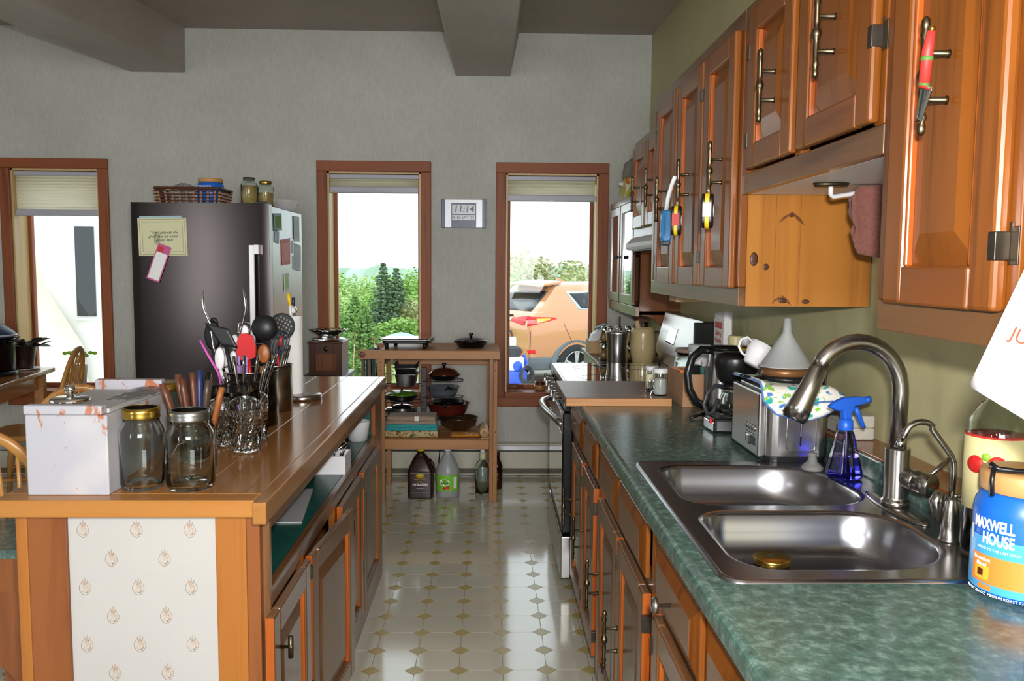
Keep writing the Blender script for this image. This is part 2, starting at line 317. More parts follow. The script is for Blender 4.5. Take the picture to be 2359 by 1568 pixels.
# ------------------------------------------------------------------ mesh builder and object helpers
class MB:
    def __init__(s): s.v = []; s.f = []; s.sm = []; s.g = []
    def add(s, vs, fs, smooth=False, M=None):
        n = len(s.v); s.g.append((n, len(s.f)))
        for p in vs: p = Vector(p); s.v.append(M @ p if M is not None else p)
        for f in fs: s.f.append(tuple(n+i for i in f)); s.sm.append(smooth)
        return s
    def box(s, x0, x1, y0, y1, z0, z1, M=None):
        vs = [(x, y, z) for z in (z0, z1) for y in (y0, y1) for x in (x0, x1)]
        return s.add(vs, [(0, 2, 3, 1), (4, 5, 7, 6), (0, 1, 5, 4), (2, 6, 7, 3), (0, 4, 6, 2), (1, 3, 7, 5)], False, M)
    def bar(s, a, b, w, h, M=None):
        a = Vector(a); b = Vector(b); d = (b-a).normalized(); q = Vector((0, 0, 1)) if abs(d.z) < .95 else Vector((0, 1, 0))
        u = d.cross(q).normalized(); t = u.cross(d)
        vs = [p+u*i*w/2+t*j*h/2 for p in (a, b) for i, j in ((-1, -1), (1, -1), (1, 1), (-1, 1))]
        return s.add(vs, [(3, 2, 1, 0), (4, 5, 6, 7)]+[(i, (i+1) % 4, 4+(i+1) % 4, 4+i) for i in range(4)], False, M)
    def lathe(s, prof, seg=24, c=(0, 0, 0), M=None, smooth=True, sx=1, sy=1):
        c = Vector(c); vs = []; fs = []; n = len(prof)
        for r, z in prof:
            for k in range(seg):
                a = 2*PI*k/seg; vs.append(c+Vector((r*math.cos(a)*sx, r*math.sin(a)*sy, z)))
        for i in range(n-1):
            for k in range(seg):
                q = (k+1) % seg; fs.append((i*seg+k, i*seg+q, (i+1)*seg+q, (i+1)*seg+k))
        if prof[0][0] > 1e-5: fs.append(tuple(reversed(range(seg))))
        if prof[-1][0] > 1e-5: fs.append(tuple((n-1)*seg+k for k in range(seg)))
        return s.add(vs, fs, smooth, M)
    def cyl(s, c, r, h, seg=24, M=None, r2=None): return s.lathe([(r, 0), (r2 if r2 is not None else r, h)], seg, c, M)
    def rod(s, a, b, r, seg=10, r2=None):
        return s.tube([a, b], [r, r if r2 is None else r2], seg)
    def tube(s, pts, r, seg=10, M=None, closed=False, flat=1):
        pts = [Vector(p) for p in pts]; n = len(pts); vs = []; fs = []; up0 = None
        for i, p in enumerate(pts):
            if closed: d = pts[(i+1) % n]-pts[i-1]
            else: d = pts[min(i+1, n-1)]-pts[max(i-1, 0)]
            d.normalize()
            if up0 is None: up0 = Vector((0, 0, 1)) if abs(d.z) < .9 else Vector((1, 0, 0))
            u = d.cross(up0).normalized(); w = u.cross(d).normalized(); up0 = w
            rr = r[i] if isinstance(r, (list, tuple)) else r
            for k in range(seg):
                a = 2*PI*k/seg; vs.append(p+u*math.cos(a)*rr+w*math.sin(a)*rr*flat)
        for i in range(n if closed else n-1):
            j = (i+1) % n
            for k in range(seg):
                q = (k+1) % seg; fs.append((i*seg+k, i*seg+q, j*seg+q, j*seg+k))
        if not closed: fs.append(tuple(reversed(range(seg)))); fs.append(tuple((n-1)*seg+k for k in range(seg)))
        return s.add(vs, fs, True, M)
    def ball(s, c, r, seg=16, ring=10, sc=(1, 1, 1), M=None):
        vs = []; fs = []; c = Vector(c)
        for i in range(ring+1):
            t = PI*i/ring
            for k in range(seg):
                a = 2*PI*k/seg; vs.append(c+Vector((r*sc[0]*math.sin(t)*math.cos(a), r*sc[1]*math.sin(t)*math.sin(a), -r*sc[2]*math.cos(t))))
        for i in range(ring):
            for k in range(seg):
                q = (k+1) % seg; fs.append((i*seg+k, i*seg+q, (i+1)*seg+q, (i+1)*seg+k))
        return s.add(vs, fs, True, M)
    def prism(s, poly, h, M=None, smooth=False):
        n = len(poly); vs = [(x, y, 0) for x, y in poly]+[(x, y, h) for x, y in poly]
        fs = [tuple(reversed(range(n))), tuple(range(n, 2*n))]+[(i, (i+1) % n, n+(i+1) % n, n+i) for i in range(n)]
        return s.add(vs, fs, smooth, M)
    def grid(s, fn, nu, nv, smooth=True, thick=0, M=None):
        vs = [Vector(fn(i/nu, j/nv)) for j in range(nv+1) for i in range(nu+1)]; W = nu+1
        fs = [(j*W+i, j*W+i+1, (j+1)*W+i+1, (j+1)*W+i) for j in range(nv) for i in range(nu)]
        if thick:
            n = len(vs); nr = [Vector((0, 0, 0)) for _ in vs]
            for f in fs:
                q = (vs[f[1]]-vs[f[0]]).cross(vs[f[3]]-vs[f[0]])
                for i in f: nr[i] += q
            vs += [v-k.normalized()*thick if k.length else v for v, k in zip(vs, nr)]
            b = [tuple(n+i for i in reversed(f)) for f in fs]
            ed = [(i, i+1) for i in range(nu)]+[(j*W+nu, (j+1)*W+nu) for j in range(nv)]+[(nv*W+i+1, nv*W+i) for i in range(nu)]+[((j+1)*W, j*W) for j in range(nv)]
            fs = fs+b+[(a, n+a, n+c, c) for a, c in ed]
        return s.add(vs, fs, smooth, M)
    def mesh(s, name, inv=None):
        me = bpy.data.meshes.new(name); me.from_pydata([tuple(inv @ v) if inv is not None else tuple(v) for v in s.v], [], s.f)
        me.polygons.foreach_set('use_smooth', s.sm); me.validate(); me.update(); return me
def pieces(mb):
    # the builder's calls one by one, each as a builder of its own
    out = []; g = mb.g+[(len(mb.v), len(mb.f))]
    for (v0, f0), (v1, f1) in zip(g, g[1:]):
        q = MB(); q.v = mb.v[v0:v1]; q.f = [tuple(i-v0 for i in f) for f in mb.f[f0:f1]]; q.sm = mb.sm[f0:f1]; out.append(q)
    return out
def parts(name, mb, mat, parent, world=False, **k):
    return [part(name, q, mat, parent, world, **k) for q in pieces(mb)]
WM = {}
def thing(name, label, cat, loc=(0, 0, 0), rz=0, group=None, rot=None):
    o = bpy.data.objects.new(name, None); C.objects.link(o); o.empty_display_size = .05
    o.location = loc; o.rotation_euler = rot if rot else (0, 0, rz)
    o['label'] = label; o['category'] = cat
    if group: o['group'] = group
    WM[o.name] = Matrix.Translation(Vector(loc)) @ (Euler(rot).to_matrix().to_4x4() if rot else Matrix.Rotation(rz, 4, 'Z'))
    return o
def part(name, mb, mat, parent, world=False, bev=0, label=None, seg=2, kind=None, sub=0, sol=0):
    inv = WM[parent.name].inverted() if world else None
    me = mb.mesh(name, inv); o = bpy.data.objects.new(name, me); C.objects.link(o); o.parent = parent
    me.materials.append(m(mat) if isinstance(mat, str) else mat)
    if bev:
        b = o.modifiers.new('edge', 'BEVEL'); b.width = bev; b.segments = seg; b.limit_method = 'ANGLE'; b.angle_limit = .6
    if sub: k = o.modifiers.new('sub', 'SUBSURF'); k.levels = sub; k.render_levels = sub
    if sol: k = o.modifiers.new('sol', 'SOLIDIFY'); k.thickness = sol; k.offset = -1
    if label: o['label'] = label
    if kind: o['kind'] = kind
    WM[o.name] = WM[parent.name]; return o
def solo(name, mb, mat, label=None, cat=None, group=None, kind=None, bev=0, sub=0, sol=0, seg=2):
    xs = [v.x for v in mb.v]; ys = [v.y for v in mb.v]; zs = [v.z for v in mb.v]
    loc = Vector(((min(xs)+max(xs))/2, (min(ys)+max(ys))/2, min(zs))); M = Matrix.Translation(loc)
    me = mb.mesh(name, M.inverted()); o = bpy.data.objects.new(name, me); C.objects.link(o); o.location = loc
    me.materials.append(m(mat) if isinstance(mat, str) else mat); WM[o.name] = M
    if label: o['label'] = label; o['category'] = cat
    if group: o['group'] = group
    if kind: o['kind'] = kind
    if bev: b = o.modifiers.new('edge', 'BEVEL'); b.width = bev; b.segments = seg; b.limit_method = 'ANGLE'; b.angle_limit = .6
    if sub: k = o.modifiers.new('sub', 'SUBSURF'); k.levels = sub; k.render_levels = sub
    if sol: k = o.modifiers.new('sol', 'SOLIDIFY'); k.thickness = sol; k.offset = -1
    return o
def dup(root, loc, rz=None, label=None, group=None):
    r = root.copy(); C.objects.link(r); r.location = loc
    if rz is not None: r.rotation_euler = (0, 0, rz)
    if label: r['label'] = label
    if group: r['group'] = group
    for ch in list(root.children):
        c = ch.copy(); C.objects.link(c); c.parent = r
        for g in list(ch.children): d = g.copy(); C.objects.link(d); d.parent = c
    return r
def frame(o, u, v, n):
    # matrix taking local (u, v, n) to world, origin o
    o = Vector(o); u = Vector(u); v = Vector(v); n = Vector(n)
    return Matrix(((u.x, v.x, n.x, o.x), (u.y, v.y, n.y, o.y), (u.z, v.z, n.z, o.z), (0, 0, 0, 1)))
def text(name, s, size, mat, parent, M, world=True, wrap=None, ext=.0003, align='CENTER', shear=0, label=None, bold=0):
    cu = bpy.data.curves.new('lettering', 'FONT'); cu.body = s; cu.size = size; cu.align_x = align; cu.align_y = 'CENTER'; cu.extrude = ext; cu.shear = shear; cu.resolution_u = 3; cu.offset = bold
    tmp = bpy.data.objects.new('lettering', cu); dg = bpy.context.evaluated_depsgraph_get(); me0 = bpy.data.meshes.new_from_object(tmp)
    vs = [v.co.copy() for v in me0.vertices]; fs = [tuple(p.vertices) for p in me0.polygons]
    if wrap: vs = [wrap(v) for v in vs]
    mb = MB(); mb.add(vs, fs, False, M); bpy.data.objects.remove(tmp); bpy.data.curves.remove(cu); bpy.data.meshes.remove(me0)
    return part(name, mb, mat, parent, world=world, label=label)
def arc(c, r, a0, a1, n, pl='xz', y=0):
    out = []
    for i in range(n+1):
        a = a0+(a1-a0)*i/n; p, q = r*math.cos(a), r*math.sin(a)
        out.append({'xz': (c[0]+p, c[1], c[2]+q), 'yz': (c[0], c[1]+p, c[2]+q), 'xy': (c[0]+p, c[1]+q, c[2])}[pl])
    return out
def rrect(x0, x1, y0, y1, r, n=6):
    if not isinstance(r, (list, tuple)): r = [r]*4
    out = []
    for (cx, cy, a), rr in zip(((x1, y1, 0), (x0, y1, PI/2), (x0, y0, PI), (x1, y0, 1.5*PI)), r):
        sx = -1 if cx == x1 else 1; sy = -1 if cy == y1 else 1
        for k in range(n+1): t = a+PI/2*k/n; out.append((cx+sx*rr+rr*math.cos(t), cy+sy*rr+rr*math.sin(t)))
    return out
# ================================================================== THE ROOM
YB, YO = 5.72, 5.96           # inner and outer face of the window wall
def wx(y): return 1.0+.0176*(y-2.0)      # the kitchen's side wall runs very slightly off square
def cz(y): return 2.955-.075*(YB-y)      # the ceiling rises towards the window wall
WIN = [(-3.165, -2.59), (-1.087, -.465), (.105, .725)]; WZ0, WZ1 = .565, 2.042
def structure(name, mb, mat, **k): return solo(name, mb, mat, kind='structure', **k)

w = MB(); xs = [-4.95]+[x for p in WIN for x in p]+[1.3]
for i in range(len(xs)-1):
    if i % 2 == 0: w.box(xs[i], xs[i+1], YB, YO, -.5, 3.2)
    else: w.box(xs[i], xs[i+1], YB, YO, -.5, WZ0-.03); w.box(xs[i], xs[i+1], YB, YO, WZ1, 3.2)
structure('wall_back', w, 'wall')
w = MB(); w.add([(wx(-2.5), -2.5, 0), (wx(YB), YB, 0), (wx(YB), YB, 3.1), (wx(-2.5), -2.5, 3.1), (1.3, -2.5, 0), (1.3, YB, 0), (1.3, YB, 3.1), (1.3, -2.5, 3.1)],
      [(0, 3, 2, 1), (4, 5, 6, 7), (0, 4, 7, 3), (1, 2, 6, 5), (3, 7, 6, 2), (0, 1, 5, 4)])
structure('wall_right', w, 'olive')
structure('wall_left', MB().box(-5.1, -4.95, -2.5, YB, 0, 3.1), 'walldark')
structure('wall_front', MB().box(-5.1, 1.3, -2.65, -2.5, 0, 3.1), 'walldark')
w = MB(); w.add([(-5.1, -2.6, cz(-2.6)), (1.3, -2.6, cz(-2.6)), (1.3, YB, cz(YB)), (-5.1, YB, cz(YB)), (-5.1, -2.6, 3.2), (1.3, -2.6, 3.2), (1.3, YB, 3.2), (-5.1, YB, 3.2)],
      [(0, 1, 2, 3), (7, 6, 5, 4), (0, 4, 5, 1), (1, 5, 6, 2), (2, 6, 7, 3), (3, 7, 4, 0)])
structure('ceiling', w, 'ceil')
for (x0, x1, xt0, xt1) in ((-.233, .126, -.30, .19), (-2.363, -2.005, -2.43, -2.0)):
    b = MB(); vs = []
    for y in (-2.5, YB):
        zb = 2.672-.062*(YB-y); zt = cz(y)+.03; vs += [(x0, y, zb), (x1, y, zb), (xt1, y, zt), (xt0, y, zt)]
    b.add(vs, [(3, 2, 1, 0), (4, 5, 6, 7), (0, 1, 5, 4), (1, 2, 6, 5), (2, 3, 7, 6), (3, 0, 4, 7)])
    structure('ceiling_beam', b, 'beam', bev=.008)

# floor: sheet of seams with each octagon and diamond standing a hair proud
T = .1549; FX0, FY0 = -.4127, 2.8618
fl_ = structure('floor', MB().box(-4.95, 1.3, -2.5, YB, -.05, 0), 'grout'); fl_['label'] = 'cream vinyl floor patterned with octagons and small tan diamonds'
def tile_mesh(kind):
    a = T/2; d = .036; g = .0011; b = MB()
    if kind == 'oct': poly = [(a-g, -a+d), (a-g, a-d), (a-d, a-g), (-a+d, a-g), (-a+g, a-d), (-a+g, -a+d), (-a+d, -a+g), (a-d, -a+g)]
    else: poly = [(d-2*g, 0), (0, d-2*g), (-d+2*g, 0), (0, -d+2*g)]
    b.prism(poly, .0012); return b
mo = tile_mesh('oct').mesh('octagon_tile'); mo.materials.append(m('cream')); mdm = tile_mesh('dia').mesh('diamond_tile'); mdm.materials.append(m('tan'))
rest_o, rest_d = MB(), MB(); cnt = 0
for j in range(-16, 20):
    for i in range(-28, 10):
        x, y = FX0+i*T, FY0+j*T
        near = (-1 <= i <= 5 and -1 <= j <= 18); left = (-28 <= i < -7) and y > .3
        for kind, me, ox in (('octagon_tile', mo, T/2), ('diamond_tile', mdm, 0)):
            px, py = x+ox, y+ox
            if py > YB-.09 or px > wx(py)-.1 or px < -4.86 or py < .2: continue
            if near:
                o = bpy.data.objects.new(kind, me); C.objects.link(o); o.parent = fl_; o.location = (px-fl_.location.x, py-fl_.location.y, -fl_.location.z)
            elif left or (i > 5 and y > 4.3) or (-8 < i < -1 and y > 3.9):
                (rest_o if ox else rest_d).add(tile_mesh('oct' if ox else 'dia').v, tile_mesh('oct' if ox else 'dia').f, False, Matrix.Translation((px, py, 0)))
WM[fl_.name] = Matrix.Translation(fl_.location)
part('octagon_tile', rest_o, 'cream', fl_, world=True, kind='stuff'); part('diamond_tile', rest_d, 'tan', fl_, world=True, kind='stuff')

# windows: casing, jambs, sash, pane, all one window each
for n, (x0, x1) in enumerate(WIN):
    o = thing('window_%d' % (n+1), '', '', ((x0+x1)/2, YB, WZ0)); del o['label']; del o['category']; o['kind'] = 'structure'
    cw = .069 if n else .066
    part('casing_side', MB().box(x0-cw, x0, YB-.022, YB-.0005, WZ0-.03, WZ1), 'trim', o, True, .004)
    part('casing_side', MB().box(x1, x1+cw, YB-.022, YB-.0005, WZ0-.03, WZ1), 'trim', o, True, .004)
    part('casing_head', MB().box(x0-cw, x1+cw, YB-.024, YB-.0005, WZ1, WZ1+cw), 'trimx', o, True, .004)
    part('casing_foot', MB().box(x0-cw, x1+cw, YB-.024, YB-.0005, WZ0-.098, WZ0-.03), 'trimx', o, True, .004)
    part('sill', MB().box(x0, x1, YB-.02, YO, WZ0-.03, WZ0), 'trimx', o, True, .003)
    for xa, xb in ((x0-.001, x0+.012), (x1-.012, x1+.001)): part('jamb', MB().box(xa, xb, YB, YO, WZ0, WZ1), 'jamb', o, True)
    part('head_jamb', MB().box(x0, x1, YB, YO, WZ1-.012, WZ1+.001), 'jamb', o, True)
    f = MB(); a, b_ = x0+.012, x1-.012; yz = (YO-.075, YO-.035)
    f.box(a, a+.022, *yz, WZ0, WZ1-.012).box(b_-.022, b_, *yz, WZ0, WZ1-.012).box(a+.022, b_-.022, *yz, WZ0, WZ0+.03).box(a+.022, b_-.022, *yz, WZ1-.05, WZ1-.012)
    parts('sash_bar', f, 'trim', o, True, bev=.003)
    part('pane', MB().box(a+.02, b_-.02, YO-.06, YO-.056, WZ0+.028, WZ1-.045), 'pane', o, True)

# blinds
for n, ((x0, x1), zb, lab) in enumerate(zip(WIN, (1.735, 1.905, 1.86), ('cellular blind half lowered over the left window', 'raised cellular blind in the middle window beside the clock', 'raised cellular blind in the right window by the cupboards'))):
    o = thing('pleated_blind', 'cream '+lab, 'blind', ((x0+x1)/2, YB+.05, zb), group=None)
    a, b_ = x0+.006, x1-.016
    part('head_rail', MB().box(a, b_, YB+.02, YB+.075, 1.998, 2.026), 'blindrail', o, True, .004)
    zt, z0 = 1.998, zb+.042; k = max(3, int((zt-z0)/.02)); pl = MB()
    for side, s in ((YB+.046, -1),):
        vs = []
        for i in range(2*k+1):
            z = zt-(zt-z0)*i/(2*k); yy = side+s*(.008 if i % 2 else 0); vs += [(a+.004, yy, z), (b_-.004, yy, z)]
        pl.add(vs, [(2*i, 2*i+1, 2*i+3, 2*i+2) for i in range(2*k)])
    part('pleats', pl, 'blind', o, True)
    part('bottom_rail', MB().box(a+.002, b_-.002, YB+.022, YB+.073, zb, zb+.042), 'blindrail', o, True, .006)
    part('pull_tab', MB().box((a+b_)/2-.018, (a+b_)/2+.018, YB+.016, YB+.024, zb+.001, zb+.012), 'lcd', o, True, .002)

# baseboard heater along the window wall
o = thing('baseboard_heater', 'long cream baseboard heater running under the windows', 'heater', (-1.0, 5.68, 0))
for x0, x1 in ((-3.8, -1.6), (-1.598, .93)):
    part('front_cover', MB().box(x0, x1, 5.655, 5.664, .05, .165), 'heater', o, True, .002)
part('top_cover', MB().add([(-3.8, 5.719, .222), (.93, 5.719, .222), (.93, 5.665, .214), (-3.8, 5.665, .214), (-3.8, 5.719, .216), (.93, 5.719, .216), (.93, 5.665, .205), (-3.8, 5.665, .205)], [(0, 3, 2, 1), (4, 5, 6, 7), (3, 7, 6, 2), (0, 1, 5, 4), (0, 4, 7, 3), (1, 2, 6, 5)]), 'heater', o, True)
part('back_plate', MB().box(-3.8, .93, 5.7, 5.719, .0015, .216), 'heaterdirt', o, True)
part('damper', MB().box(-3.78, .91, 5.67, 5.676, .172, .2), 'silverpl', o, True)
part('fin_element', MB().box(-3.75, .9, 5.67, 5.698, .06, .14), 'heaterdirt', o, True)
part('bottom_lip', MB().box(-3.8, .93, 5.655, 5.7, .0015, .014), 'heater', o, True, .002)
part('bottom_grille', MB().box(-3.8, .93, 5.662, 5.7, .016, .05), 'heaterdirt', o, True)

# ================================================================== CABINETS
def door(par, M, w_, h_, mats=('pine', 'piney', 'bevel'), name='door', th=.02, st=.058, tag='pine'):
    # frame-and-panel door; local u = width, v = height, n = outwards
    b = MB(); x0, x1, y0, y1 = st-.002, w_-st+.002, st-.002, h_-st+.002; c = min(.05, (x1-x0)*.25); q = min(.05, (y1-y0)*.25); z0, z1 = .003, .015
    vs = [(x0, y0, z0), (x1, y0, z0), (x1, y1, z0), (x0, y1, z0), (x0+c, y0+q, z1), (x1-c, y0+q, z1), (x1-c, y1-q, z1), (x0+c, y1-q, z1), (x0, y0, 0), (x1, y0, 0), (x1, y1, 0), (x0, y1, 0)]
    b.add(vs, [(0, 1, 5, 4), (1, 2, 6, 5), (2, 3, 7, 6), (3, 0, 4, 7), (4, 5, 6, 7), (8, 11, 10, 9), (8, 9, 1, 0), (9, 10, 2, 1), (10, 11, 3, 2), (11, 8, 0, 3)], False, M)
    d = part(name, b, mats[0], par, True)
    parts('stile', MB().box(0, st, 0, h_, 0, th, M).box(w_-st, w_, 0, h_, 0, th, M), mats[0], d, True, bev=.006)
    parts('rail', MB().box(st, w_-st, 0, st, 0, th, M).box(st, w_-st, h_-st, h_, 0, th, M), mats[1], d, True, bev=.004)
    g = MB()
    for u0, u1, v0, v1 in ((st-.001, st+.008, st, h_-st), (w_-st-.008, w_-st+.001, st, h_-st)): g.box(u0, u1, v0, v1, .003, th-.004, M)
    parts('bead', g, mats[2], d, True, bev=.003)
    return d
def pull(par, M, L=.125, vert=True, mat='bronze', lab=None):
    # turned spindle pull standing off on two posts; local v along the pull
    b = MB(); h = L/2; pr = [(.002, -h-.018), (.0055, -h-.014), (.006, -h-.005), (.004, -h), (.007, -h+.006), (.0045, -h+.014), (.0058, -.02), (.0045, -.012), (.0085, -.005), (.0095, 0), (.0085, .005), (.0045, .012), (.0058, .02), (.0045, h-.014), (.007, h-.006), (.004, h), (.006, h+.005), (.0055, h+.014), (.002, h+.018)]
    R_ = M @ Matrix.Translation((0, 0, .034)) @ (Matrix.Rotation(-PI/2, 4, 'X') if vert else Matrix.Rotation(PI/2, 4, 'Y'))
    b.lathe(pr, 12, M=R_)
    for s in (-1, 1):
        p = (0, s*h*.5, 0) if vert else (s*h*.5, 0, 0)
        b.lathe([(.0065, 0), (.0045, .004), (.0038, .034)], 10, p, M)
    return part('handle', b, mat, par, True, label=lab)
def hinge(par, M, mat='hinge'):
    b = MB(); b.box(-.004, .016, -.024, .024, 0, .0025, M).box(-.016, .0, -.018, .018, .0, .022, M).lathe([(.0035, -.026), (.0035, .026)], 8, (0, 0, .004), M @ Matrix.Rotation(-PI/2, 4, 'X'))
    return part('hinge', b, mat, par, True, .001)

# ---- upper cabinets. faces look towards -X, front frame at X = F
F = .65
def uframe(y0, z0): return frame((F, y0, z0), (0, 1, 0), (0, 0, 1), (-1, 0, 0))
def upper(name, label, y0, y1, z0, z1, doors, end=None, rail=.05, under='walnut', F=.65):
    def uframe(y0, z0): return frame((F, y0, z0), (0, 1, 0), (0, 0, 1), (-1, 0, 0))
    o = thing(name, label, 'cabinet', (.82, (y0+y1)/2, z0), group=None)
    xb = wx(y0)-.004
    f = MB(); f.box(F, F+.02, y0, y1, z0, z0+rail).box(F, F+.02, y0, y1, z1-rail, z1)
    st = [y0]+[None]*0
    f2 = MB(); f2.box(F-.0005, F+.02, y0, y0+.035, z0+rail, z1-rail).box(F-.0005, F+.02, y1-.035, y1, z0+rail, z1-rail)
    for (a, b_, _) in doors[1:]: f2.box(F-.0005, F+.02, a-.02, a+.015, z0+rail, z1-rail)
    parts('face_rail', f, 'darkpiney', o, True, bev=.002); parts('face_stile', f2, 'pine', o, True, bev=.002)
    part('side_panel', MB().box(F+.02, xb, y0, y0+.016, z0, z1), end or 'pine', o, True)
    part('side_panel', MB().box(F+.02, xb, y1-.016, y1, z0, z1), 'pine', o, True)
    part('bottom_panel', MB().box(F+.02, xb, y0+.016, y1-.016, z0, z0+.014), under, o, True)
    part('top_panel', MB().box(F+.02, xb, y0+.016, y1-.016, z1-.014, z1), 'pine', o, True)
    part('back_panel', MB().box(xb-.008, xb, y0+.016, y1-.016, z0+.014, z1-.014), 'pine', o, True)
    for i, (a, b_, k) in enumerate(doors):
        M = uframe(a, k[0]); d = door(o, M, b_-a, k[1]-k[0])
        hy = k[5]
        if k[3]: pull(d, M @ Matrix.Translation((hy, k[3]-k[0], .02)))
        hh = (b_-a)+.004 if k[2] == 'n' else -.004
        for hz in k[4]:
            hinge(d, M @ Matrix.Translation((hh, hz-k[0], .0)) @ (Matrix.Scale(-1, 4, (1, 0, 0)) if k[2] != 'n' else Matrix.Identity(4)))
    return o
# tall wall cabinet: three doors. 'n' = handle at the end near the camera, 'f' = handle at far end
tall = upper('wall_cabinet', 'tall pine wall cabinet with three raised-panel doors and a knotty end panel facing the camera', 2.2, 3.40, 1.317, 2.075,
      [(2.225, 2.535, (1.362, 2.03, 'f', 1.68, (), .09)), (2.56, 2.885, (1.362, 2.03, 'f', 1.68, (1.45, 1.93), .14)), (2.915, 3.25, (1.362, 2.03, 'n', 1.66, (1.45, 1.95), .13))], 'knotty')
# knots on the knotty end panel
kn = MB()
for x, z, a, b_ in ((.690, 1.44, .012, .021), (.722, 1.42, .009, .010), (.77, 1.333, .014, .009), (.83, 1.33, .012, .007), (.785, 1.555, .010, .006)):
    kn.lathe([(1.0, 0), (.6, .0006), (0, .0008)], 16, M=frame((x, 2.2002, z), (a, 0, 0), (0, 0, b_), (0, -1, 0)))
parts('knot', kn, 'walnut', tall, True, label='dark oval knot')
for cx_, cz_, s_ in ((.785, 1.562, 1), (.765, 1.345, .8)):
    Mq = frame((cx_, 2.2003, cz_), (1, 0, 0), (0, 0, 1), (0, -1, 0))
    parts('knot_flame', MB().prism([(0, .004), (-.004*s_, -.002), (-.022*s_, -.012*s_), (-.034*s_, -.028*s_), (-.018*s_, -.018*s_), (-.003, -.006)], .0006, Mq).prism([(0, .004), (.003, -.006), (.016*s_, -.02*s_), (.036*s_, -.034*s_), (.024*s_, -.014*s_), (.006, -.001)], .0006, Mq), plain('resinous_knot_flame', '6e3f16', .4, var=.2), tall, True)
parts('board_joint', MB().box(.7445, .7455, 2.1996, 2.2004, 1.32, 2.07).box(.8095, .8105, 2.1996, 2.2004, 1.32, 2.07), plain('pine_joint_line', '7c4a1c', .5), tall, True)
ov = upper('range_hood_cabinet', 'short pine wall cabinet with two doors above the white range hood', 3.424, 4.13, 1.56, 2.015,
      [(3.44, 3.73, (1.60, 1.975, 'f', 1.75, (), .10)), (3.76, 4.09, (1.60, 1.975, 'n', 1.75, (), .12))], F=.70)
mid = upper('sink_cabinet', 'short pine wall cabinet with two doors above the paper towel bracket and sink', 1.405, 2.196, 1.606, 2.075,
      [(1.42, 1.765, (1.66, 2.04, 'f', 1.845, (1.80, 1.97), .155)), (1.80, 2.105, (1.66, 2.04, 'n', 1.82, (1.73, 1.94), .10))], under='white')
near = upper('corner_cabinet', 'tall pine wall cabinet at right edge with a red spreader hanging on its handle', .62, 1.4, 1.315, 2.075,
      [(.64, .96, (1.362, 2.04, 'f', 1.7, (1.45,), .1)), (1.045, 1.345, (1.362, 2.04, 'f', 1.68, (1.445,), .13))])

# glazed corner cupboard beside the right window, on its scrolled wooden brackets
g = thing('glazed_cabinet', 'small white-edged cabinet with two glass doors in corner by right window', 'cabinet', (.92, 5.1, 1.18))
xb = 1.05
part('side_panel', MB().box(.82, xb, 4.6, 4.618, 1.16, 1.82), 'pine', g, True, label='bare orange side panel')
part('side_panel', MB().box(.82, xb, 5.6, 5.618, 1.18, 1.82), 'pine', g, True)
part('bottom_panel', MB().box(.82, xb, 4.618, 5.6, 1.18, 1.195), 'pinex', g, True)
part('top_panel', MB().box(.81, xb, 4.6, 5.62, 1.82, 1.836), 'pinex', g, True)
part('back_panel', MB().box(xb-.01, xb, 4.618, 5.6, 1.195, 1.82), 'walnut', g, True)
part('shelf', MB().box(.835, xb-.01, 4.618, 5.6, 1.5, 1.512), 'pinex', g, True)
part('base_rail', MB().box(.795, .82, 4.6, 5.618, 1.15, 1.205), 'darkpiney', g, True, .003)
part('top_rail', MB().box(.795, .82, 4.6, 5.618, 1.79, 1.83), 'darkpiney', g, True, .003)
for a, b_, hs in ((4.64, 5.09, 1), (5.13, 5.56, -1)):
    M = frame((.80, a, 1.21), (0, 1, 0), (0, 0, 1), (-1, 0, 0)); W_, H_ = b_-a, .575
    fr = MB(); fr.box(0, .05, 0, H_, 0, .018, M).box(W_-.05, W_, 0, H_, 0, .018, M).box(.05, W_-.05, 0, .055, 0, .018, M).box(.05, W_-.05, H_-.05, H_, 0, .018, M)
    d = part('glass_door', fr, 'darkpine', g, True, .003)
    part('glass_pane', MB().box(.045, W_-.045, .05, H_-.045, .006, .009, M), 'ovenglass', d, True)
    ku = W_-.025 if hs > 0 else .025
    part('knob', MB().lathe([(.005, 0), (.004, .012), (.011, .018), (.012, .024), (.006, .03), (0, .031)], 14, (ku, .27, .018), M), 'hinge', d, True)
# scroll brackets below
def scroll(y): 
    pts = [(1.05, 1.18), (.82, 1.18)]
    for i in range(11):
        t = i/10; a = PI/2*t; pts.append((.82+.19*math.sin(a), 1.16-.26*(1-math.cos(a))))
    pts += [(1.02, .88), (1.05, .88)]
    M = frame((0, y, 0), (1, 0, 0), (0, 0, 1), (0, -1, 0)); b = MB(); b.prism([(p[0], p[1]) for p in pts], .02, M); return b
part('bracket', scroll(4.62), 'pine', g, True); part('bracket', scroll(5.61), 'darkpine', g, True)

# range hood
h = thing('range_hood', 'white slanted range hood under the two-door cabinet over the stove', 'range hood', (.8, 3.9, 1.50))
M = frame((0, 3.43, 0), (1, 0, 0), (0, 0, 1), (0, 1, 0))
part('canopy', MB().prism([(1.0, 1.50), (.675, 1.50), (.66, 1.51), (.66, 1.53), (.69, 1.559), (1.0, 1.559)], .7, M), 'white', h, True, .003)
part('filter', MB().box(.68, .95, 3.5, 4.06, 1.494, 1.5), 'darkgrey', h, True)

